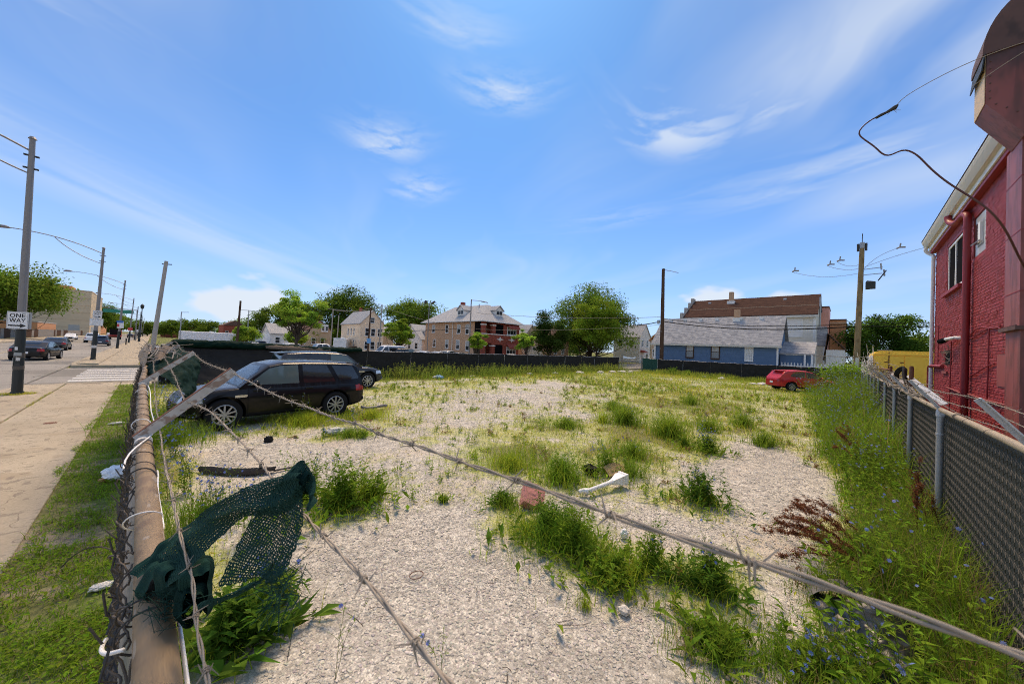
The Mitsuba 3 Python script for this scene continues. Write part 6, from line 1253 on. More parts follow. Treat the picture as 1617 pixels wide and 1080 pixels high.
k = thing('street_name_sign', 'green overhead street name sign hanging beyond the second lamp post', 'sign'); part(k, 'panel', MB().box(-9.0, -3.6, 138, 138.05, 7.1, 8.0), 'sign_green'); part(k, 'mast_arm', MB().tube([(-3.0, 138.2, 8.2), (-9.2, 138.2, 8.3)], .07, 8), 'pole_steel'); part(k, 'mast', MB().cyl((-3.0, 138.2, 0), (-3.0, 138.2, 8.3), .11, sides=10), 'pole_steel')


def wood_pole(key, label, base, top, r, mt, cat='utility pole'):
    k = thing(key, label, cat); b, t = np.asarray(base, float), np.asarray(top, float); part(k, 'pole', MB().tube([b, b + (t - b) * .3, b + (t - b) * .7, t], [r, r * .95, r * .84, r * .75], 14), mt, smooth=50); return k


k = wood_pole('utility_pole', 'leaning grey wooden pole standing beyond the far end of the street fence', (.0, 37.4, 0), (.53, 37.6, 7.85), .15, 'pole_wood_grey'); part(k, 'top_bracket', MB().bar((.3, 37.6, 7.6), (.85, 37.6, 7.66), .08, .06), 'wire_dark')
k = wood_pole('utility_pole', 'dark brown wooden pole with a thin arm in front of the blue house', (46.0, 17.3, -.05), (46.0, 17.5, 13.6), .25, 'pole_wood_dark'); part(k, 'arm', MB().tube([(46, 17.4, 13.45), (46, 16.7, 13.25), (46, 15.6, 12.85)], .035, 8), 'pole_steel', smooth=True)
for z in (3.2, 5.4, 8.1, 10.4): part(k, 'step', MB().bar((45.83, 17.4, z), (45.75, 17.4, z), .03, .12), 'galvanized')
part(k, 'cable_box', MB().mesh(m3.Manifold.hull_points([(45.9 + a, 17.75 + b, 6.4 + c) for a in (0, .2) for b in (0, .28) for c in (0, .5)])), 'galvanized')
k = wood_pole('utility_pole', 'tall tan wooden utility pole with insulators beside the yellow truck', (46.0, -.60, -.05), (46.0, -.82, 13.3), .235, 'pole_wood')
part(k, 'crown', MB().tube([(46, -.82, 13.2), (46, -.82, 13.75)], [.19, .17], 12), 'galvanized'); part(k, 'lightning_rod', MB().tube([(46, -.82, 13.7), (46, -.82, 14.6)], .03, 6), 'wire_dark')
for s in (-1, 1):
    part(k, 'insulator', MB().tube([(46, -.82 + s * .27, 12.95), (46, -.82 + s * .27, 13.65)], [.08, .09], 10), 'wire_dark'); part(k, 'arm', MB().bar((45.9, -.82, 10.9 + s * .25), (45.9, -.82 - 1.35, 10.95 + s * .28), .06, .06), 'galvanized')
    part(k, 'fuse', MB().tube([(45.9, -2.2 + .1 * s, 10.7 + s * .3), (45.9, -2.15 + .1 * s, 11.3 + s * .3)], .06, 8), 'galvanized')
part(k, 'transformer_box', MB().mesh(m3.Manifold.hull_points([(45.6 + a, -1.9 + b, 9.3 + c) for a in (0, .5) for b in (.15, .8) for c in (0, .62)] + [(45.85, -1.2, 10.1)])), 'pole_black'); part(k, 'riser_plate', MB().box(45.66, 45.72, -.78, -.55, 1.2, 2.9), 'off_white')
part(k, 'switch_arm', MB().bar((45.8, -1.9, 10.0), (45.8, -2.4, 10.9), .09, .09), 'wire_dark')
for s_, (y, z) in enumerate(((4.3, 11.6), (1.6, 11.9), (.9, 12.2), (-3.0, 12.8), (-4.6, 12.6))):                 # dead ends hanging in the air on wires
    m = MB(); m.tube([(46, y, z), (46, y - .2, z + .1), (46, y - .55, z + .05)], .07, 6); m.tube([(46, y - .2, z + .1), (46, y - .25, z + .45)], .05, 6); part(k, 'dead_end_clamp', m, 'pole_steel'); part(k, 'jumper_wire', MB().tube(spline([(46, y, z), (46, (y - .8) / 2, z - .55 - .25 * (y > 3)), (46, -.8, 10.9 + .4 * s_ % 1.2)], 24), .018, 5), 'wire_grey', smooth=True)


def wire(label, pts, r, mt='cable_black', sag=None, key='overhead_wire'):
    if sag is not None: a, b = np.array(pts[0], float), np.array(pts[1], float); t = np.linspace(0, 1, 24)[:, None]; pts = a + (b - a) * t - np.array([0, 0, 1.]) * sag * 4 * t * (1 - t)
    single(key, MB().tube(np.asarray(pts), r, 5), mt, label, 'wire', smooth=True)


wire('thick black cable between the dark brown and tan utility poles, lower of the pair', [(46, 17.3, 6.72), (46, -.7, 5.86)], .055, sag=.62); wire('thick black cable between the dark brown and tan utility poles, upper of the pair', [(46, 17.3, 7.1), (46, -.7, 6.1)], .035, sag=.55)
wire('thick black cable running right from the tan utility pole towards the red building', [(46, -.7, 5.86), (46, -34, 7.0)], .05, sag=.5); wire('thin wire above the black cable right of the tan utility pole', [(46, -.7, 6.15), (46, -34, 7.3)], .03, sag=.5)
wire('grey wire from the dark brown pole towards the trees on the left, upper one', [(46, 17.4, 7.3), (33.5, 40, 7.4)], .028, 'wire_grey', sag=.4); wire('grey wire from the dark brown pole towards the trees on the left, lower one', [(46, 17.4, 6.3), (33.5, 40, 5.0)], .022, 'wire_grey', sag=.4); wire('bundle of black cable at the left of the dark brown pole', [(46, 17.5, 6.75), (46.5, 21.5, 6.3)], .06, sag=.1)
wire('grey wire running low behind the tan utility pole', [(52, 6, 3.2), (60, -8, 3.6)], .035, 'wire_grey', sag=.3)
for i_, (x, y, h, mt, lab) in enumerate([(7.0, 52, 6.6, 'pole_wood_dark', 'brown post on the parking lot in front of the white motor home'), (22.5, 51.6, 7.6, 'pole_wood_dark', 'dark red brown pole left of the cream house gable'), (28.2, 60.1, 9.2, 'pole_wood_grey', 'grey wooden pole in front of the cream house gable'), (27.6, 82.5, 9.4, 'pole_wood_grey', 'far grey pole with a crossarm left of the cream house'), (29.4, 84, 8.2, 'pole_wood_grey', 'far grey pole without a crossarm left of the cream house')]):
    k = wood_pole('utility_pole', lab, (x, y, -.05), (x + .15, y, h), .13, mt)
    if 'with a crossarm' in lab: part(k, 'crossarm', MB().bar((x - 2.6, y, h - .1), (x + 2.8, y, h - .15), .12, .16), 'grey_wood')
    if i_ == 1: sign_plate(k, 'plate', (x, y - .16, 2.55), .55, .75, (1, -.4, 0), 'bag_blue', None); part(k, 'crossarm', MB().bar((x + .1, y - .4, h - .2), (x + .2, y + .5, h - .2), .1, .14), 'brown_wood')
wire('thin wire from the dark red brown pole to the grey pole before the cream house', [(22.6, 51.6, 7.4), (28.3, 60.1, 9.0)], .04, 'wire_dark', sag=.3); wire('thin wire from the far crossarm pole to the dark red brown pole', [(27.6, 82.5, 9.2), (22.6, 51.6, 7.4)], .035, 'wire_grey', sag=.4); wire('wire from the grey pole before the cream house to the brick house corner', [(28.3, 60.1, 9.0), (39, 58, 6.8)], .03, 'wire_grey', sag=.4); wire('black cable sloping across the tan side of the brick house', [(28.3, 60.1, 4.6), (38.6, 47, 5.7)], .04, sag=.3)
k = thing('floodlight_pole', 'thin steel pole with two floodlights left of the brick house', 'light pole'); x, y = 32.0, 50.5; part(k, 'pole', MB().tube([(x, y, 0), (x, y, 9.3)], [.09, .06], 8), 'pole_steel'); part(k, 'crossbar', MB().bar((x - .5, y + .3, 9.25), (x + .5, y - .3, 9.25), .06, .06), 'pole_steel')
for s in (-1, 1): part(k, 'floodlight', MB().bar((x + s * .45 - .2, y - s * .27, 9.25), (x + s * .62 + .2, y - s * .37, 9.65), .3, .28), 'wire_dark')
k = thing('yard_lamp', 'steel pole with a short lamp arm standing before the tan side of the brick house', 'light pole'); x, y = 31.8, 39.2; part(k, 'pole', MB().tube([(x, y, 0), (x, y, 9.15)], [.12, .08], 10), 'pole_steel'); part(k, 'arm', MB().tube([(x, y, 9.05), (x + .9, y - .9, 9.02), (x + 1.6, y - 1.6, 8.85)], .04, 8), 'pole_steel'); part(k, 'lamp', MB().bar((x + 1.0, y - 1.0, 8.9), (x + 1.7, y - 1.7, 8.78), .2, .09), 'galvanized')
k = thing('yard_lamp', 'twin armed lamp pole far behind the airy tree on the parking lot', 'light pole'); x, y = 12.6, 82; part(k, 'pole', MB().tube([(x, y, 0), (x, y, 7.4)], [.1, .07], 8), 'galvanized'); part(k, 'arm', MB().bar((x - 1.5, y, 7.3), (x + 1.6, y, 7.4), .08, .08), 'galvanized')
k = thing('yard_lamp', 'plain grey lamp pole near the motor home on the far parking lot', 'light pole'); x, y = 3.6, 88; part(k, 'pole', MB().tube([(x, y, 0), (x, y, 6.4)], [.1, .07], 8), 'galvanized'); part(k, 'arm', MB().bar((x, y, 6.3), (x + 1.0, y, 6.4), .08, .08), 'galvanized')
# ------------------------------------------------------------------ houses
def face_frame(face, c):
    """Maps (u along the wall, z, d outwards) to world for a wall on plane c: '-y' (u = x) or '-x' (u = y)."""
    if face == '-y': return lambda u, z, d=0.: (u, c - d, z)
    return lambda u, z, d=0.: (c - d, u, z)


def window(parent, face, c, u, z, w, h, frame='white_paint', pane='window_glass', grid=(1, 2), fw=.09, curtain=False, name='window'):
    F = face_frame(face, c)
    def bx(u0, u1, z0, z1, d0, d1):
        a, b = F(u0, z0, d0), F(u1, z1, d1); lo, hi = np.minimum(a, b), np.maximum(a, b); return MB().box(lo[0], hi[0], lo[1], hi[1], lo[2], hi[2])
    k = part(parent, name, bx(u - w / 2, u + w / 2, z, z + h, -.02, .02), pane); m = MB()
    for u0, u1, z0, z1 in ((u - w / 2 - fw, u - w / 2, z - fw, z + h + fw), (u + w / 2, u + w / 2 + fw, z - fw, z + h + fw), (u - w / 2, u + w / 2, z + h, z + h + fw), (u - w / 2, u + w / 2, z - fw, z)): m.add(*bx(u0, u1, z0, z1, -.02, .07).arr())
    for i_ in range(1, grid[0]): q_ = u - w / 2 + w * i_ / grid[0]; m.add(*bx(q_ - .025, q_ + .025, z, z + h, 0, .05).arr())
    for i_ in range(1, grid[1]): q_ = z + h * i_ / grid[1]; m.add(*bx(u - w / 2, u + w / 2, q_ - .03, q_ + .03, 0, .055).arr())
    part(k, 'frame', m, frame); part(k, 'sill', bx(u - w / 2 - fw, u + w / 2 + fw, z - fw - .07, z - fw, 0, .14), frame)
    if curtain: part(k, 'blind', bx(u - w / 2 + .03, u + w / 2 - .03, z + h * .5, z + h - .03, .0, .024), 'curtain')
    return k


def gable_roof(parent, axis, a0, a1, b0, b1, ze, zr, mt, over=.3, thick=.14, name='roof', bm=None):
    """Roof slab pair: ridge along axis from a0 to a1, eaves at b0 and b1 of the other axis."""
    bm = (b0 + b1) / 2 if bm is None else bm; m = MB(); P3 = (lambda a, b, z: (a, b, z)) if axis == 'x' else (lambda a, b, z: (b, a, z)); k0 = (zr - ze) / (bm - b0); k1 = (zr - ze) / (b1 - bm)
    for e, k_, s in ((b0 - over, k0, -1), (b1 + over, k1, 1)):
        zl = ze - over * k_; ring = [P3(a0 - over, e, zl), P3(a0 - over, bm, zr), P3(a0 - over, bm, zr + thick), P3(a0 - over, e, zl + thick)]; d = np.array(P3(a1 + over, e, zl)) - np.array(ring[0]); m.prism(ring, d)
    return part(parent, name, m, mt)


def block(parent, x0, x1, y0, y1, z0, z1, mt, name='wall', **kw): return part(parent, name, MB().box(x0, x1, y0, y1, z0, z1), mt, **kw)


def gable_wall(parent, face, c, u0, u1, ze, zr, mt, thick=.2, name='gable', um=None):
    F = face_frame(face, c); um = (u0 + u1) / 2 if um is None else um; d = np.array(F(0, 0, -thick)) - np.array(F(0, 0, 0)); return part(parent, name, MB().prism([F(u0, ze), F(u1, ze), F(um, zr)], d), mt)


# brick two flat
h = thing('brick_house', 'two storey house with tan brick side, dark red brick porch front and grey hipped roof', 'house')
block(h, 39.0, 48.0, 46.9, 62.5, 0, 6.75, 'brick_tan'); block(h, 41.9, 48.0, 44.62, 46.88, 0, 6.72, 'red_brick_far', name='front_wall')
e = (38.3, 48.7, 43.9, 63.2); zr = 10.3; m = MB(); m.add([(e[0], e[2], 6.85), (e[1], e[2], 6.85), (e[1], e[3], 6.85), (e[0], e[3], 6.85), (43.2, 48.6, zr), (43.8, 48.6, zr), (43.8, 58.5, zr), (43.2, 58.5, zr)], [[0, 1, 5, 4], [1, 2, 6, 5], [2, 3, 7, 6], [3, 0, 4, 7], [4, 5, 6, 7], [3, 2, 1, 0]]); rf = part(h, 'roof', m, 'roof_grey'); part(rf, 'chimney', MB().box(42.6, 43.3, 55.2, 55.9, 9.5, 11.1), 'red_brick_far'); part(rf, 'vent_pipe', MB().cyl((42.5, 50, 9.3), (42.5, 50, 10.4), .1, sides=8), 'galvanized')
part(rf, 'gutter', MB().box(38.28, 48.72, 43.86, 43.96, 6.72, 6.86), 'white_paint'); part(rf, 'gutter', MB().box(38.24, 38.34, 43.9, 63.2, 6.72, 6.86), 'white_paint')


def dormer(parent, axis, x, y, z, w, hh, depth):
    k = part(parent, 'dormer', MB().box(*( (x - w / 2, x + w / 2, y, y + depth) if axis == '-y' else (x, x + depth, y - w / 2, y + w / 2)), z, z + hh), 'white_siding'); gw = gable_wall(k, axis, (y if axis == '-y' else x) - .001, (x if axis == '-y' else y) - w / 2, (x if axis == '-y' else y) + w / 2, z + hh, z + hh + w * .42, 'white_siding', .5)
    m = MB(); a = x if axis == '-y' else y; F = face_frame(axis, y if axis == '-y' else x); d = np.array(F(0, 0, -depth)) - np.array(F(0, 0, .25))
    for s in (-1, 1): m.prism([F(a + s * (w / 2 + .22), z + hh - .15, .25), F(a, z + hh + w * .42 + .05, .25), F(a, z + hh + w * .42 + .2, .25), F(a + s * (w / 2 + .22), z + hh, .25)], d)
    part(k, 'dormer_roof', m, 'roof_grey')
    for s in (-.5, .5): F2 = F(a + s * w * .42, z + .25, .03); b_ = MB(); q_ = np.array(F(a + s * w * .42 - w * .17, z + .2, .03)); r_ = np.array(F(a + s * w * .42 + w * .17, z + hh - .12, -.02)); lo, hi = np.minimum(q_, r_), np.maximum(q_, r_); part(k, 'window_pane', b_.box(lo[0], hi[0], lo[1], hi[1], lo[2], hi[2]), 'window_glass')


dormer(rf, '-y', 43.6, 45.6, 8.1, 1.7, 1.0, 3); dormer(rf, '-x', 39.9, 52.2, 8.1, 1.9, 1.0, 3)
for u, z, w, hh in ((59.5, 5.2, .9, 1.35), (55, 5.1, .8, 1.45), (51.3, 5.0, .85, 1.5), (48.8, 4.9, .85, 1.6), (59.0, 2.3, .8, 1.4), (54.8, 2.2, .85, 1.5), (51.4, 2.1, .9, 1.6), (48.6, 2.0, .9, 1.5)): window(h, '-x', 39.0, u, z - .3, w, hh, curtain=w > .84)
part(h, 'downpipe', MB().cyl((38.92, 53.1, 0), (38.92, 53.1, 6.8), .06, sides=8), 'white_paint')
for z0 in (0, 3.6):                                                              # porches: brick piers, parapets, stone caps, dark behind
    pz = z0 + (3.25 if z0 == 0 else 3.12)
    for x0 in (39.0, 41.2, 43.9, 47.4): p_ = part(h, 'porch_pier', MB().box(x0, x0 + .62, 44.6, 45.2, z0 + (0 if z0 == 0 else .0), z0 + 3.1), 'red_brick_far'); part(p_, 'cap', MB().box(x0 - .12, x0 + .74, 44.5, 45.25, z0 + 2.55, z0 + 2.75), 'stone_white') if x0 < 42 else None
    part(h, 'porch_parapet', MB().box(39.0, 41.9, 44.66, 44.9, z0, z0 + 1.0), 'red_brick_far'); part(h, 'parapet_cap', MB().box(38.95, 44.5, 44.52, 44.95, z0 + 1.0, z0 + 1.14), 'stone_white'); part(h, 'porch_floor', MB().box(39.0, 41.9, 44.7, 46.9, z0 - .1, z0 + .02), 'concrete_grey'); part(h, 'lintel', MB().box(39.0, 41.9, 44.68, 45.1, z0 + 3.1, z0 + 3.58 if z0 == 0 else 6.72), 'red_brick_far')
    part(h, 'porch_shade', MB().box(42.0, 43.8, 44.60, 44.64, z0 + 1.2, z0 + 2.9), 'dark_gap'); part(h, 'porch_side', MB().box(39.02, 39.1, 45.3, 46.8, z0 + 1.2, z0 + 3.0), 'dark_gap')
    window(h, '-y', 44.6, 46.0, z0 + 1.3, 2.2, 1.25, grid=(3, 1), curtain=True); part(h, 'stone_sill', MB().box(44.5, 47.6, 44.4, 44.62, z0 + .98, z0 + 1.16), 'stone_white')
    aw = part(h, 'awning', MB().prism([(44.7, 44.6, z0 + 3.05), (44.7, 44.6, z0 + 3.15), (44.7, 43.7, z0 + 2.5), (44.7, 43.75, z0 + 2.42)], (2.7, 0, 0)), 'awning_red'); part(aw, 'valance', MB().box(44.7, 47.4, 43.7, 43.74, z0 + 2.25, z0 + 2.45), 'awning_red')
for x, z in ((43.1, 3.85), (46.1, 3.85)): part(h, 'stone_ornament', MB().prism([(x - .95, 44.58, z), (x, 44.58, z - .18), (x + .95, 44.58, z), (x, 44.58, z + .18)], (0, .05, 0)), 'stone_white'); part(h, 'stone_ornament', MB().prism([(x - .28, 44.57, z), (x, 44.57, z - .45), (x + .28, 44.57, z), (x, 44.57, z + .45)], (0, .05, 0)), 'stone_white')
for x in (44.2, 45.2, 46.2, 47.2): part(h, 'stone_ornament', MB().box(x - .12, x + .12, 44.56, 44.62, .5, .72), 'stone_white')
# cream house
h = thing('cream_house', 'tall narrow cream house with a steep grey roof beyond the parking lot', 'house')
block(h, 28.0, 32.7, 68, 77.8, 0, 6.0, 'cream_siding'); gable_wall(h, '-y', 68.001, 28.0, 32.7, 6.0, 8.6, 'cream_siding'); rf = gable_roof(h, 'y', 68, 77.8, 28.0, 32.7, 6.0, 8.6, 'roof_grey', .2); part(rf, 'chimney', MB().box(30.6, 31.1, 75, 75.5, 8.0, 9.6), 'red_brick_far')
for u in (73.8, 72.3, 70.9): window(h, '-x', 28.0, u, 3.7, .42, 1.25, fw=.05)
for u in (73.3, 70.9): window(h, '-x', 28.0, u, 1.2, .42, 1.5, fw=.05)
window(h, '-y', 68.0, 30.3, 6.2, .7, 1.0, fw=.07)
for u in (29.35, 30.5, 31.9): window(h, '-y', 68.0, u, 3.6, .75, 1.4); window(h, '-y', 68.0, u, 1.0, .75, 1.4)
part(h, 'porch', MB().prism([(27.9, 69.1, 1.4), (26.9, 69.1, 1.2), (26.9, 69.1, 1.05), (27.9, 69.1, 1.05)], (0, 1.4, 0)), 'brown_wood'); block(h, 27.1, 28.0, 77.0, 79.5, 0, 2.9, 'white_siding', name='annex')
# tan house, small houses
h = thing('tan_house', 'tan gabled house partly hidden behind the airy tree', 'house'); block(h, 24.6, 29.5, 88, 98, 0, 4.6, 'tan_siding'); gable_wall(h, '-y', 88.001, 24.6, 29.5, 4.6, 6.6, 'tan_siding'); gable_roof(h, 'y', 88, 98, 24.6, 29.5, 4.6, 6.6, 'roof_brown', .2); part(h, 'dormer', MB().box(27.2, 28.6, 87.6, 90, 4.2, 6.0), 'white_siding')
for u in (27.5, 28.3): window(h, '-y', 87.6, u, 4.6, .45, .9, fw=.06)
for u in (25.7, 27.6): window(h, '-y', 88.0, u, 1.4, .7, 1.3)
for u in (90, 93): window(h, '-x', 24.6, u, 1.4, .6, 1.2)
h = thing('grey_house', 'low pale blue grey house behind the airy tree, left of the tan house', 'house'); block(h, 18.2, 24.2, 92, 100, 0, 3.4, 'white_siding'); gable_wall(h, '-x', 18.201, 92, 100, 3.4, 5.6, 'grey_siding'); gable_roof(h, 'x', 18.2, 24.2, 92, 100, 3.4, 5.6, 'roof_grey')
for u in (19.6, 22.2): window(h, '-y', 92, u, 1.3, .8, 1.2)
h = thing('bungalow', 'white bungalow with a grey roof and dormer left of the brick house', 'house'); block(h, 39.5, 46, 64.5, 73, 0, 3.6, 'white_siding'); rf = gable_roof(h, 'x', 39.5, 46.5, 64.5, 73, 3.6, 6.6, 'roof_grey', .5); dormer(rf, '-y', 41.8, 65.8, 4.3, 1.8, .9, 3); gable_wall(h, '-x', 39.501, 64.5, 73, 3.6, 6.5, 'white_siding'); part(h, 'porch', MB().box(42.6, 46.4, 62.8, 64.4, 0, 3.0), 'red_brick_far')
for u in (66.6, 69.5): window(h, '-x', 39.5, u, 1.4, 1.0, 1.2)
h = thing('bungalow', 'far house roof with a white dormer between the cream house and the young tree', 'house'); block(h, 34.6, 39, 76, 84, 0, 4.4, 'tan_siding'); gable_roof(h, 'x', 34.6, 39, 76, 84, 4.4, 6.6, 'roof_grey', .4); part(h, 'chimney', MB().box(36.2, 36.8, 76.5, 77, 5, 7.4), 'white_paint'); window(h, '-x', 34.6, 79, 1.5, .9, 1.2)
h = thing('gabled_house', 'tan brick house with a brown gabled roof right of the brick house, behind young trees', 'house'); block(h, 51.5, 57.0, 47, 60, 0, 4.4, 'tan_siding'); gable_wall(h, '-y', 47.001, 51.5, 57, 4.4, 7.3, 'tan_siding'); gable_roof(h, 'y', 47, 60, 51.5, 57, 4.4, 7.3, 'roof_grey', .35)
for u in (53, 55.3): window(h, '-y', 47, u, 1.3, .9, 1.4)
part(h, 'porch', MB().box(51.7, 56.8, 45.8, 47, 0, 2.2), 'beige_siding')
h = thing('brick_cottage', 'tan brick house glimpsed under the big trees right of the brick house', 'house'); block(h, 62, 68.5, 47.5, 60, 0, 5.6, 'brick_tan'); gable_roof(h, 'y', 47.5, 60, 62, 68.5, 5.6, 8.0, 'roof_brown')
for u in (63.4, 66.2): window(h, '-y', 47.5, u, 1.6, .9, 1.6); window(h, '-y', 47.5, u, .0, .9, .9)
h = thing('grey_house', 'two storey pale house with a pointed gable left of the blue house', 'house'); block(h, 87.7, 94.3, 38.7, 46, 0, 6.8, 'grey_siding'); gable_wall(h, '-y', 38.701, 87.7, 94.3, 6.8, 10.1, 'grey_siding'); gable_roof(h, 'y', 38.7, 46, 87.7, 94.3, 6.8, 10.1, 'roof_grey', .25)
for u in (89.3, 92.3): window(h, '-y', 38.7, u, 4.3, 1.1, 1.7)
window(h, '-y', 38.7, 92.3, .9, 1.3, 1.6); part(h, 'porch_roof', MB().prism([(88.2, 38.69, 3.4), (88.2, 37.5, 2.9), (88.2, 37.5, 2.75), (88.2, 38.69, 2.75)], (2.2, 0, 0)), 'red_brick_far')
for u in (41, 44): window(h, '-x', 87.7, u, 4.2, 1.0, 1.6)
h = thing('orange_roofed_house', 'house with an orange brown roof peeping out beside the pale gabled house', 'house'); block(h, 66, 72, 21, 27.0, 0, 5.2, 'tan_siding'); gable_roof(h, 'x', 66, 72, 21, 27.0, 5.2, 8.2, 'orange_brick_far'); window(h, '-x', 66, 26, 2, 1.0, 1.3)
# blue house
h = thing('blue_house', 'long low blue sided house with grey shingles, white trim and three windows', 'house')
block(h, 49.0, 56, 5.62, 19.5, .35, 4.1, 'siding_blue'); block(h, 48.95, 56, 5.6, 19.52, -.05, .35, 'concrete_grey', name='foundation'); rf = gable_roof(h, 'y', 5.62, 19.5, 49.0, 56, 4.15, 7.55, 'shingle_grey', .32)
part(rf, 'eave_board', MB().box(48.56, 48.68, 5.25, 19.9, 3.72, 3.95), 'off_white'); gable_wall(h, '-y', 5.621, 49, 56, 4.1, 7.5, 'siding_blue'); part(h, 'corner_trim', MB().box(48.96, 49.05, 5.58, 5.74, .3, 4.0), 'white_paint'); part(h, 'corner_trim', MB().box(48.96, 49.05, 19.36, 19.54, .3, 4.0), 'white_paint'); part(h, 'downspout', MB().cyl((48.9, 19.3, 0), (48.9, 19.3, 3.9), .05, sides=8), 'white_paint')
for u, z, hh in ((14.85, 2.25, 1.6), (11.88, 2.25, 1.55)): window(h, '-x', 49, u, z, .82, hh, frame='brown_wood', pane='window_pale', curtain=True)
w = window(h, '-x', 49, 8.35, 2.2, .66, 1.4, pane='plastic_clear', grid=(4, 7), fw=.1)
for y in (18.5, 16.6, 14.6, 12.6, 9.9, 7.7): part(rf, 'roof_vent', MB().mesh(m3.Manifold.hull_points([(52.05 + a, y + b, 7.36 + c) for a in (0, .35) for b in (-.2, .2) for c in (-.1, .22)])), 'white_paint')
part(rf, 'chimney', MB().box(51.9, 52.5, 10.0, 10.6, 7.0, 8.6), 'brick_tan'); part(rf, 'chimney_base', MB().box(51.85, 52.55, 9.9, 10.7, 6.9, 7.55), 'white_paint')
block(h, 50.2, 55, 2.9, 5.55, .0, 3.0, 'siding_blue', name='rear_wing'); part(h, 'wing_roof', MB().prism([(50.0, 2.55, 3.05), (50.0, 5.6, 3.05), (54, 5.6, 4.5), (54, 2.55, 4.5)], (0, 0, .14)), 'shingle_grey')
for y in (3.35, 2.75): part(h, 'porch_post', MB().box(49.9, 50.06, y - .08, y + .08, 0, 3.1), 'white_paint')
k = thing('picket_fence', 'white picket fence beside the blue house', 'fence')
for y in np.arange(-.9, 5.3, .28): part(k, 'picket', MB().prism([(49.6, y, .1), (49.6, y + .10, .1), (49.6, y + .10, 2.05), (49.6, y + .05, 2.2), (49.6, y, 2.05)], (.03, 0, 0)), 'white_paint')
for z in (.5, 1.75): part(k, 'rail', MB().box(49.64, 49.72, -.9, 5.4, z, z + .1), 'white_paint')
# tall house behind, brown roof
h = thing('gabled_hall', 'tall pale building with a long brown roof rising behind the blue house', 'building')
block(h, 64, 76, 3.3, 20.6, 0, 9.0, 'siding_white'); rf = gable_roof(h, 'y', 3.3, 20.3, 64, 76, 9.05, 12.5, 'shingle_brown', .3); gable_wall(h, '-y', 3.301, 64, 76, 9.0, 12.45, 'siding_white')
part(rf, 'eave_board', MB().box(63.52, 63.68, 2.9, 20.8, 8.55, 8.85), 'off_white'); part(rf, 'roof_batten', MB().box(66.35, 66.42, 3.2, 20.4, 10.52, 10.60), 'tan_siding'); part(rf, 'chimney', MB().box(68.2, 68.9, 14.15, 14.75, 11, 13.6), 'brick_tan'); part(rf, 'chimney_base', MB().box(68.1, 69.0, 13.9, 15.0, 11, 12.05), 'white_paint'); part(rf, 'flue_pipe', MB().cyl((66, 2.9, 4), (66, 2.9, 11.6), .12, sides=8), 'galvanized')
for y in (17.6, 7): part(rf, 'roof_vent', MB().box(68.6, 69, y, y + .4, 11.6, 12.1), 'galvanized_light')
m = MB()                                                                       # stepped parapet of the front gable
for x, z in ((64.0, 9.3), (66, 10.4), (68, 11.5), (69.5, 12.5)): m.box(x - .6, x + .8, 20.6, 21.0, 0, z + .5)
part(h, 'stepped_parapet', m, 'concrete_grey'); part(h, 'corner_board', MB().box(63.93, 64.05, 3.2, 3.5, 0, 8.9), 'white_paint'); window(h, '-x', 64, 6.2, 5.9, 3.0, 2.6, pane='white_siding', grid=(1, 4))
h = thing('stucco_building', 'narrow pink stucco building right of the brown roofed hall', 'building'); block(h, 74, 80, 2.2, 3.25, 0, 11.0, 'pink_stucco'); part(h, 'parapet', MB().box(73.9, 80.1, 2.15, 3.28, 11.0, 11.2), 'roof_brown')
h = thing('brick_building', 'orange brown brick building behind the garage left of the round tree', 'building'); block(h, 76, 84, .2, 2.1, 0, 9.1, 'orange_brick_far'); part(h, 'cornice', MB().box(75.9, 84, .15, 2.15, 8.6, 8.75), 'tan_siding'); part(h, 'parapet', MB().box(75.95, 84.1, .15, 2.14, 9.1, 9.3), 'roof_brown')
h = thing('garage', 'small white garage with a brown roof beside the tan utility pole', 'garage'); block(h, 58, 64, .2, 1.9, 0, 3.9, 'white_siding'); gable_roof(h, 'x', 58, 64, .2, 2.0, 4.0, 5.9, 'roof_brown', .15, bm=1.8); part(h, 'door', MB().box(57.95, 58.0, .45, 1.5, .1, 3.2), 'white_paint')
h = thing('shingled_shed', 'tall narrow grey shingled lean to between the hall and the garage', 'shed'); block(h, 60, 63, 2.0, 2.9, 0, 4.4, 'beige_siding'); part(h, 'hanging_shingles', MB().box(59.9, 63, 1.95, 2.92, 4.4, 6.9), 'shingle_grey'); part(h, 'door_board', MB().box(59.94, 60, 2.05, 2.25, 0, 4.3), 'white_paint')
# left of the street
h = thing('warehouse', 'large windowless beige warehouse on the far side of the street', 'building'); block(h, -52, -18.7, 235, 282, 0, 18.6, 'block_beige'); part(h, 'coping', MB().box(-52.1, -18.6, 234.9, 282.1, 18.6, 19.0), 'tan_siding'); part(h, 'roof_block', MB().box(-31.5, -24.5, 238, 250, 19, 20.6), 'orange_brick_far'); part(h, 'roof_block', MB().box(-40, -32, 238, 250, 19, 20.8), 'concrete_grey'); part(h, 'roller_door', MB().box(-24.4, -21.4, 234.9, 235.0, 0, 4.2), 'galvanized')
for z in (3.1, 6.2, 9.3, 12.4, 15.5): part(h, 'ledge', MB().box(-52, -18.68, 234.93, 235.0, z, z + .18), 'tan_siding')
h = thing('low_brick_building', 'low orange brick building under the big tree at the left edge', 'building'); block(h, -60, -20.5, 150, 175, 0, 3.7, 'orange_brick_far'); part(h, 'parapet', MB().box(-60, -20.4, 149.9, 175, 3.7, 3.95), 'concrete_grey')
for x in (-23, -27.5, -33): window(h, '-y', 150, x, .9, 2.0, 1.5, frame='off_white', grid=(3, 1))
k = thing('board_fence', 'long weathered wooden board fence on the far side of the street', 'fence'); rng = np.random.default_rng(71); y = 60.0; i_ = 0; far = MB()
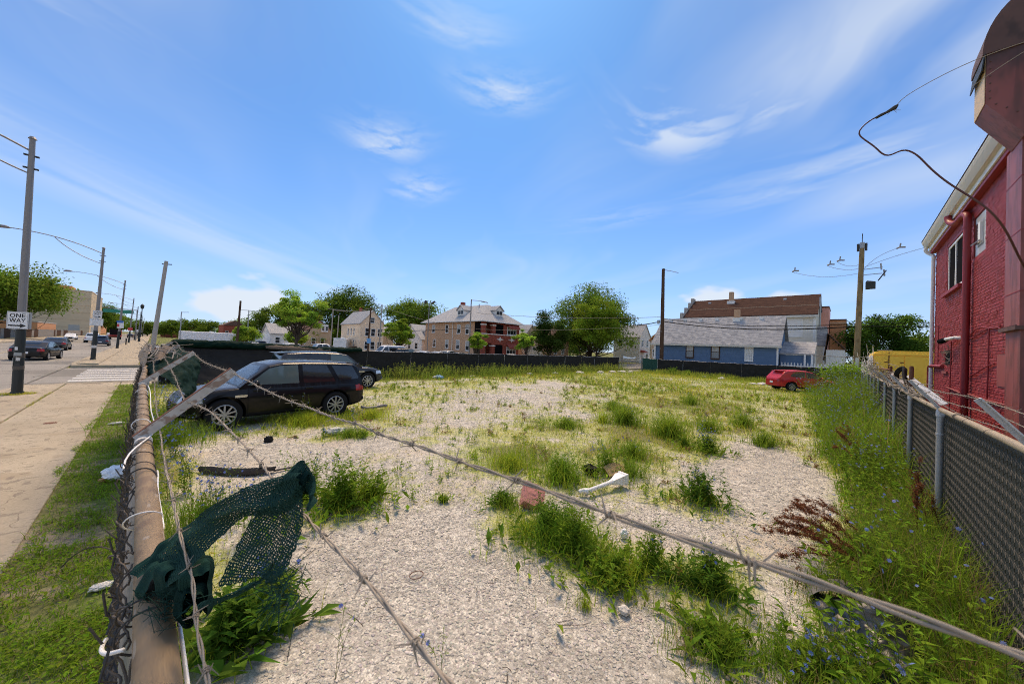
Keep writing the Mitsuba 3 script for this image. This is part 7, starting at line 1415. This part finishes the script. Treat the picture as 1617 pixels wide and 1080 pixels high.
while y < 222:
    w_ = 2.2 if y < 180 else 6; m = MB().box(-19.46, -19.42, y, y + w_ - .03, .03, 1.92 + rng.uniform(-.05, .05)); part(k, 'board_panel', m, 'grey_wood' if rng.uniform() < .6 else 'brown_wood') if y > 95 else None; y += w_
for y in (228, 233): part('warehouse', 'bollard', MB().cyl((-17.6, y, 0), (-17.6, y, 3.6), .22, sides=8), 'off_white')
for i_, (x, y, w_, d_, z, mt, lab) in enumerate([(-36, 330, 14, 40, 9, 'orange_brick_far', 'low brick building beyond the warehouse far down the street'), (-34, 480, 12, 60, 12, 'tan_siding', 'distant tan building at the far left end of the street'), (4, 300, 20, 30, 7, 'red_brick_far', 'distant red brick building behind the motor home'), (30, 190, 9, 12, 8, 'white_siding', 'distant white gabled house over the parking lot'), (22, 200, 8, 16, 7, 'red_brick_far', 'distant brick house left of the white gabled house')]):
    h = thing('distant_building', lab, 'building'); block(h, x, x + w_, y, y + d_, 0, z, mt); part(h, 'roof', MB().prism([(x - .3, y - .3, z), (x + w_ + .3, y - .3, z), (x + w_ / 2, y - .3, z + w_ * .3)], (0, d_, 0)) if w_ < 12 else MB().box(x - .2, x + w_ + .2, y - .2, y + d_, z, z + .4), 'roof_brown')
    for u in np.arange(x + 1.2, x + w_ - .6, 2.4): window(h, '-y', y, u, z * .45, 1.0, 1.4)


# ------------------------------------------------------------------ trees
def tree(key, label, x, y, hgt, r, crown_z, col, seed, n=7000, leaf=.30, clumps=46, airy=0., flat=1.0, group=None, trunk=.16, ry=None):
    """Tapered trunk with limbs to the leaf clumps; each clump is a ragged cloud of leaf faces."""
    rng = np.random.default_rng(seed); k = thing(key, label, 'tree', group); c = np.array([x, y, (hgt + crown_z) / 2]); R = np.array([r, ry or r, (hgt - crown_z) / 2 * flat]); P_ = []
    while len(P_) < clumps:
        p = rng.normal(0, 1, 3); p = p / np.linalg.norm(p) * rng.uniform(.25, 1.0) ** (.45 if not airy else .7); p = p * (1 + .16 * rng.normal()); q_ = c + p * R * .80
        if q_[2] > crown_z - .2: P_.append(q_)
    P_ = np.array(P_); m = MB(); top = np.array([x + .15 * r * rng.normal() * .3, y, c[2] + R[2] * .25]); tr = trunk * (hgt / 8) ** .5; g = spline([(x, y, -.1), (x + rng.normal(0, .12), y + rng.normal(0, .1), crown_z * .6), (x + rng.normal(0, .2), y, c[2]), top], 12); m.tube(g, np.linspace(tr * 1.2, tr * .35, 12), 9)
    for p in P_[:: 1 if airy else 2]:
        t = np.clip((p[2] - crown_z * .5) / (hgt - crown_z * .5) * .8, .15, .95); o = g[int(t * 10)]; mid = (o + p) / 2 + rng.normal(0, .10 * r, 3) - [0, 0, .08 * r]; m.tube(spline([o, mid, p], 7), np.linspace(tr * .38, .02, 7), 5)
    part(k, 'trunk', m, 'tree_bark', smooth=True); per = int(n * 1.5) // clumps; L = MB(); pos, cc, dd = [], [], []
    for p in P_:
        s = r * (.30 if not airy else .23) * rng.uniform(.5, 1.35); s3 = np.array([1, 1, .62 if not airy else .38]); q_ = rng.normal(0, 1, (per, 3)); q_ = q_ / np.linalg.norm(q_, axis=1, keepdims=True) * (rng.uniform(0, 1, (per, 1)) ** .5) * np.clip(1 + .10 * rng.normal(0, 1, (per, 1)), .7, 1.16); pos.append(p + q_ * s * s3); tone = rng.uniform(.66, 1.34); hue = rng.uniform(-.10, .10); cc.append(jitter(rng, np.array(col) * tone * np.array([1 + hue, 1, 1 - hue]), per, .28)); dd.append(q_ + rng.normal(0, .7, (per, 3)) + [0, 0, .1])
    pos, cc, dd = np.vstack(pos), np.vstack(cc), np.vstack(dd); add_leaves(L, rng, pos, dd, leaf * rng.uniform(.7, 1.6, len(pos)), leaf * .78, cc, .25, plain=True); part(k, 'crown', L, 'leaf', kind='stuff'); return k


TD, TM, TB, TL = (.046, .085, .020), (.062, .110, .024), (.100, .165, .030), (.120, .205, .042)
tree('locust_tree', 'tall airy yellow green tree with visible limbs on the parking lot', 14.7, 57.5, 9.0, 4.3, 3.2, TL, 201, 9000, .22, 46, airy=1, trunk=.2)
tree('dense_tree', 'huge dark green tree behind the cream house', 37, 99, 17.4, 9.4, 3.0, TD, 202, 13000, .42, 80)
tree('dense_tree', 'broad green tree between the cream house and the brick house', 50, 86.5, 15.2, 8.6, 4.0, TM, 203, 12000, .42, 70)
tree('dense_tree', 'dark green tree behind the airy tree, left of the huge dark tree', 22.5, 108, 11.5, 6.5, 2, TD, 204, 7000, .40, 40); tree('dense_tree', 'dark tree mass left of the tan house', 28.5, 102, 12.8, 5.2, 2, TD, 205, 6000, .4, 36)
tree('young_tree', 'bright young tree in front of the cream house', 29.0, 54.5, 7.0, 3.0, 1.8, TB, 206, 7000, .22, 40, airy=1); tree('young_tree', 'small bright young tree in front of the tan brick side', 32.8, 38.9, 4.7, 1.75, 1.6, TL, 207, 5000, .16, 30, airy=1, trunk=.12); tree('young_tree', 'small bright young tree in front of the right end of the brick house', 43.6, 38.7, 5.9, 2.2, 1.9, TL, 208, 6000, .17, 34, airy=1, trunk=.12)
tree('dense_tree', 'dark round tree right of the brick house', 50.4, 39.0, 9.6, 3.7, .7, (.026, .052, .016), 209, 11000, .24, 60); tree('maple_tree', 'biggest spreading green tree in the middle of the skyline', 74, 45, 18.6, 11.2, 1.6, TD, 210, 16000, .40, 95, trunk=.3); tree('maple_tree', 'bright green tree standing in front of the biggest tree', 66, 38.3, 14.0, 5.8, 2.2, (.100, .165, .028), 211, 14000, .28, 80)
tree('dense_tree', 'dark round tree behind the tan utility pole', 78, -3.2, 10.3, 5.8, 1.2, (.035, .075, .02), 212, 13000, .30, 80); tree('dense_tree', 'smaller lower tree to the right of the round tree, above the yellow truck', 86, -9.5, 8.3, 4.6, 1.5, TM, 213, 6000, .32, 40)
tree('street_tree', 'large spreading tree on the far side of the street at the left edge', -21.5, 121, 14.8, 10.2, 3.4, TM, 214, 14000, .42, 80, airy=0); tree('street_tree', 'nearest tree right of the warehouse on the far side of the street', -21.5, 318, 19.5, 10, 2, TM, 215, 6000, .7, 44); tree('street_tree', 'farther tree in the row right of the warehouse', -21, 385, 17.5, 9, 2, TD, 216, 5000, .8, 36); tree('street_tree', 'farthest tree in the row beside the street', -20, 480, 16, 9, 2, TM, 217, 4000, .9, 30)
rng = np.random.default_rng(81)
FAR = [(-2, 300, 9, 8), (8, 270, 10.5, 8), (16, 255, 11.5, 8), (24, 262, 11, 9), (33, 250, 12, 9), (42, 262, 10.5, 8), (50, 250, 10, 9), (60, 240, 10.5, 9), (70, 225, 11.5, 9), (78, 205, 11, 9), (52, 150, 10.5, 7), (62, 160, 13, 9), (6, 360, 12, 12), (-8, 420, 13, 12)]
NTH = ['first', 'second', 'third', 'fourth', 'fifth', 'sixth', 'seventh', 'eighth', 'ninth', 'tenth', 'eleventh', 'twelfth', 'thirteenth', 'fourteenth']
for i_, j_ in enumerate(np.argsort([x / y for x, y, _, _ in FAR])): x, y, hh, r_ = FAR[j_]; tree('far_tree', f'distant tree, {NTH[i_]} from the left in the dark line beyond the parking lot', x, y, hh, r_, 1.0, TD if i_ % 2 else TM, 300 + i_, 2200, .75, 26, group='distant trees beyond the parking lot')
for i_, (x, y, hh, lab) in enumerate([(12.4, 82, 4.6, 'small round bright tree right of the motor home'), (20.2, 80, 4.4, 'small round green tree farther right of the motor home'), (26, 90, 4.8, 'small bright tree left of the airy tree trunk')]): tree('young_tree', lab, x, y, hh, 2.4, 1.2, TB, 330 + i_, 3000, .26, 26)
SIDE = [(92, 60), (105, 72), (118, 48), (100, -20), (112, -28), (96, -34), (104, 14), (90, 20)]
for i_, j_ in enumerate(np.argsort([x / (y + 60) for x, y in SIDE])): x, y = SIDE[j_]; tree('far_tree', f'distant tree, {NTH[i_]} from the left among those between the houses at right', x, y, 9, 6, 1, TD, 350 + i_, 2200, .5, 26, group='distant trees between the houses')
rng = np.random.default_rng(82); m = MB(); pos = np.vstack([rng.normal(0, 1, (1800, 3)) * [.45, .75, .34] + [44.0 + .3 * i_, .0 - .0 * i_, 1.35 + .15 * i_] for i_ in range(2)]); add_leaves(m, rng, pos, rng.normal(0, 1, pos.shape), .22, .13, jitter(rng, (.10, .18, .03), len(pos), .35)); single('climbing_bush', m, 'leaf', 'bright green bush at the back corner between the red car and the utility pole', 'bush')
for i_, (y, hh, lab) in enumerate(((15.3, 1.15, 'left leafy sapling growing against the black screened fence under the blue house'), (13.6, .8, 'right leafy sapling growing against the black screened fence under the blue house'))): plant('sapling', lab, 'sapling', None, lambda m, f, r, y=y, hh=hh: leafy(m, r, 44.3, y, .6, hh, 26, .28, (.10, .18, .03), 40), 180 + i_)
# ------------------------------------------------------------------ things lying about
rng = np.random.default_rng(91)


def blob(c, rad, seed, rough=.35, sub=4, s=2.0):
    b = trimesh.creation.icosphere(sub, 1.0); v = np.asarray(b.vertices); v = v * (1 + rough * (meshkit.fbm(v * s + seed, 4, seed) - .5) * 2)[:, None] * rad + c; return v, b.faces


m = MB(); p = spline([(.68, 8.10, .05), (.95, 7.72, .04), (1.3, 7.40, .05), (1.62, 7.22, .075)], 40); t = unit(np.gradient(p, axis=0)); s = np.cross(t, [0, 0, 1.]); w = np.interp(np.linspace(0, 1, 40), [0, .12, .8, 1], [.03, .11, .13, .06]); G = []
for a, z in ((-1, -.02), (-.9, .015), (-.2, .03), (.5, .01), (1, -.02)): G.append(p + s * (a * w)[:, None] + [0, 0, z])
G = np.stack(G, 1); i_, j_ = np.meshgrid(np.arange(39), np.arange(4), indexing='ij'); k = thing('bumper_strip', 'broken black plastic bumper strip lying on the gravel in front of the black car', 'car part'); part(k, 'strip', (G.reshape(-1, 3), np.stack([i_ * 5 + j_, (i_ + 1) * 5 + j_, (i_ + 1) * 5 + j_ + 1, i_ * 5 + j_ + 1], -1).reshape(-1, 4)), 'black_plastic', smooth=40)
part(k, 'clip', MB().bar((1.42, 7.36, .06), (1.44, 7.38, .18), .05, .02), 'black_rubber'); part(k, 'tail', MB().bar((1.6, 7.25, .03), (2.05, 7.26, .025), .05, .02), 'wire_dark')
k = thing('plastic_pipe', 'white plastic downpipe piece with a square end lying in the weeds', 'pipe'); a, b = np.array([5.05, 3.02, .09]), np.array([5.95, 2.84, .15]); d = unit(b - a)
part(k, 'shaft', MB().tube([a, a + d * .1, a + d * .55, a + d * .62], [.040, .034, .036, .05], 14), 'plastic_white', smooth=40); part(k, 'socket', MB().mesh(m3.Manifold.hull_points([tuple(float(q_) for q_ in b - d * .30 + u) for u in rng.normal(0, 1, (24, 3)) * .026] + [tuple(float(q_) for q_ in b + d * e + np.array([x * .18, x * .98, 0]) * .085 + [0, 0, z * .075]) for e in (-.12, .0) for x in (-1, 1) for z in (-1, 1)])), 'plastic_white'); part(k, 'rim', MB().bar(b - d * .02, b + d * .03, .19, .17), 'plastic_white'); part(k, 'broken_end', MB().tube([a + d * .03, a - d * .02 + [0, .05, 0], a - d * .05 + [-.02, .10, -.02]], [.042, .04, .03], 10), 'plastic_white', smooth=40)
b = trimesh.creation.box((.34, .30, .16)); b = b.subdivide_loop(0) if False else b; M = trimesh.transformations.euler_matrix(.5, -.55, .6); v = np.array(m3.Manifold.cube([.36, .32, .15], True).refine_to_length(.02).to_mesh().vert_properties[:, :3]); f = m3.Manifold.cube([.36, .32, .15], True).refine_to_length(.02).to_mesh().tri_verts; v = v + unit(v) * ((meshkit.fbm(v * 14, 4, 3) - .5) * .03)[:, None]; single('paving_block', (v @ M[:3, :3].T + [4.12, 3.40, .13], f), 'block_pink', 'broken pink paving block sticking out of the green weeds', 'paving block')
m = MB(); v, f = blob((6.02, 3.55, .08), (.09, .17, .10), 5, .4); single('black_cup', (v, f), 'black_plastic', 'crumpled black plastic scrap in the weeds left of the cardboard scrap', 'plastic scrap', smooth=True)
g = np.stack(tuple(np.meshgrid(np.linspace(-.22, .22, 20), np.linspace(-.12, .12, 12), indexing='ij')) + (np.zeros((20, 12)),), -1); g[..., 2] = .14 - 1.4 * g[..., 0] ** 2 + .5 * g[..., 1]; g = g @ rot_z(-.5).T + [6.32, 3.15, .02]; crumple('cardboard_scrap', 'bent tan cardboard scrap lying in the weeds beside the white plastic pipe', 'cardboard', g, 'cardboard', rng, .02, 9)
for c, rad, mt, key, lab, cat in (((1.95, 9.46, .05), (.09, .07, .08), 'black_rubber', 'rubber_scrap', 'small black rubber lump on the gravel near the front wheel of the black car', 'scrap'), ((3.32, 9.30, .08), (.24, .13, .09), 'bag_grey', 'plastic_bag', 'grey plastic bag lying at the edge of the weeds in front of the black car', 'plastic bag'), ((14.1, 20.5, .12), (.25, .32, .14), 'bag_blue', 'plastic_bag', 'blue plastic bag in the grass before the far screened fence', 'plastic bag'), ((14.0, 20.8, .10), (.22, .22, .10), 'plastic_white', 'paper_litter', 'white scrap of paper next to the blue plastic bag', 'litter'),
                              ((-.30, 8.55, .07), (.17, .30, .09), 'plastic_white', 'plastic_bag', 'white plastic bag lying on the grass verge against the street fence', 'plastic bag'), ((-.42, 8.35, .03), (.06, .06, .03), 'hull_orange', 'paper_litter', 'orange scrap at the tip of the white plastic bag', 'litter'), ((-.42, 3.55, .01), (.12, .07, .03), 'bag_grey', 'plastic_wrapper', 'clear crumpled plastic wrapper on the verge grass', 'litter'), ((-.22, 4.9, .02), (.08, .05, .025), 'paper', 'paper_litter', 'small pale paper scrap in the middle of the verge', 'litter'),
                              ((-.50, 13.4, .02), (.16, .06, .03), 'paper', 'paper_litter', 'pale flattened cup on the verge near the second fence arm', 'litter'), ((-.30, 3.2, .0), (.022, .03, .010), 'paper', 'paper_litter', 'nearest white paper crumb on the verge', 'litter'), ((-.62, 3.1, .0), (.025, .03, .012), 'paper', 'paper_litter', 'white paper crumb at the pavement edge of the verge', 'litter'), ((4.33, 2.02, .05), (.055, .05, .06), 'plastic_white', 'paper_litter', 'small white lump in the weeds below the barbed wire knot', 'litter'), ((3.56, 1.9, .03), (.05, .04, .03), 'rock_pale', 'stone', 'pale stone in front of the weed bank', 'stone'), ((3.10, 1.42, .03), (.05, .05, .035), 'rock_pale', 'stone', 'rounded pale stone near the trailing weed', 'stone')):
    v, f = blob(c, rad, int(abs(c[0] * 100)) % 50, .45, 3, 2.6); v[:, 2] = np.maximum(v[:, 2], c[2] - rad[2] * .8); single(key, (v, f), mt, lab, cat, smooth=35)
m = MB()
for s_, (x, y, r_) in enumerate(((24.5, 21.2, .3), (28, 20.9, .35), (32, 20.6, .5), (36.0, 20.4, .42), (38.4, 20.2, .5), (40.5, 20.0, .55), (42, 19.6, .4), (17.5, 21, .22), (44, 11.8, .4), (43.4, 9.8, .5), (39.5, 5.6, .5), (38.6, 6.2, .35))):
    v, f = blob((x, y, .06), (r_ * 1.1, r_ * .8, r_ * .33), 11 + s_, .5, 3, 1.8); single('rubble', (v, f), 'rock_pale', ('pale broken concrete lump in the grass along the far screened fence' if y > 15 else 'pale broken concrete lump in the grass near the red hatchback'), 'rubble', smooth=30, group='concrete rubble along the far fence' if y > 15 else 'concrete rubble near the red hatchback')
g = drape([[(4.9, -.62, .02), (4.7, -.1, .16), (4.75, .22, .06)], [(4.5, -.55, .05), (4.4, -.2, .22), (4.35, .15, .05)], [(4.1, -.62, .03), (4.05, -.35, .15), (4.0, -.02, .04)], [(3.7, -.7, .02), (3.72, -.45, .10), (3.75, -.25, .03)]], 60, 34); crumple('plastic_sheet', 'black plastic sheeting half buried in the weeds at the bottom right', 'plastic sheet', g, mat('sheet_black', (.012, .014, .015), .35), rng, .09, 4.5)
g = drape([[(5.1, -.25, .10), (5.0, .05, .15), (4.95, .28, .04)], [(4.7, -.2, .12), (4.65, .05, .19), (4.6, .25, .05)]], 30, 24); crumple('cloth_scrap', 'grey dusty cloth lying on the black sheeting below the dock stalks', 'cloth', g, mat('cloth_grey', (.12, .115, .105), .9), rng, .04, 6)
for pts, lab in (([(3.35, .05, .10), (3.5, -.02, .13), (3.62, -.10, .10)], 'shiny silver foil strip among the blue flowers at the bottom right'),): single('foil_strip', MB().tube(spline(pts, 12), [.02] * 12, 4), 'chrome', lab, 'litter')
m = MB()
for _ in range(60): o = np.array([rng.uniform(1.2, 5.5), rng.uniform(1.2, 6), .012]); d = rng.normal(0, 1, 3) * [1, 1, .05]; d = unit(d) * rng.uniform(.05, .22); m.tube(spline([o, o + d * .5 + rng.normal(0, .01, 3) * [1, 1, .1], o + d], 5), .003, 4)
k = struct('twigs', m.arr(), 'bark', kind='stuff'); labels[k].update(label='thin dry twigs scattered on the gravel', category='twigs')
single('dry_stem', MB().tube(spline([(-.52, 5.5, .03), (-.36, 5.35, .22), (-.14, 4.9, .30), (-.06, 4.6, .38)], 14), .006, 5), 'bark', 'thin dark stem leaning against the street fence over the verge', 'stem')
single('drain_cover', MB().tube([(-1.66, 14.3, -.004), (-1.66, 14.3, .006)], .11, 20), 'rust', 'small round rusty cover set in the pavement', 'cover')
single('metal_bracket', MB().tube(spline([(5.0, 11.75, .18), (5.35, 11.6, .15), (5.55, 11.6, .17), (5.75, 11.45, .2)], 14), [.05] * 14, 6), 'pole_steel', 'grey metal arm lying behind the rear bumper of the black car', 'car part', smooth=True)
m = MB(); g = np.linspace(0, 6.28, 20); single('wire_ring', MB().tube(np.stack([1.98 + .07 * np.cos(g), 3.12 + .06 * np.sin(g), .02 + 0 * g], 1), .004, 5), 'rust', 'small rusty wire ring lying on the gravel', 'wire')

for k in [k for k, d in scene.items() if d.get('type') == 'diffuse']: scene[k] = {'type': 'twosided', 'b': scene[k]}
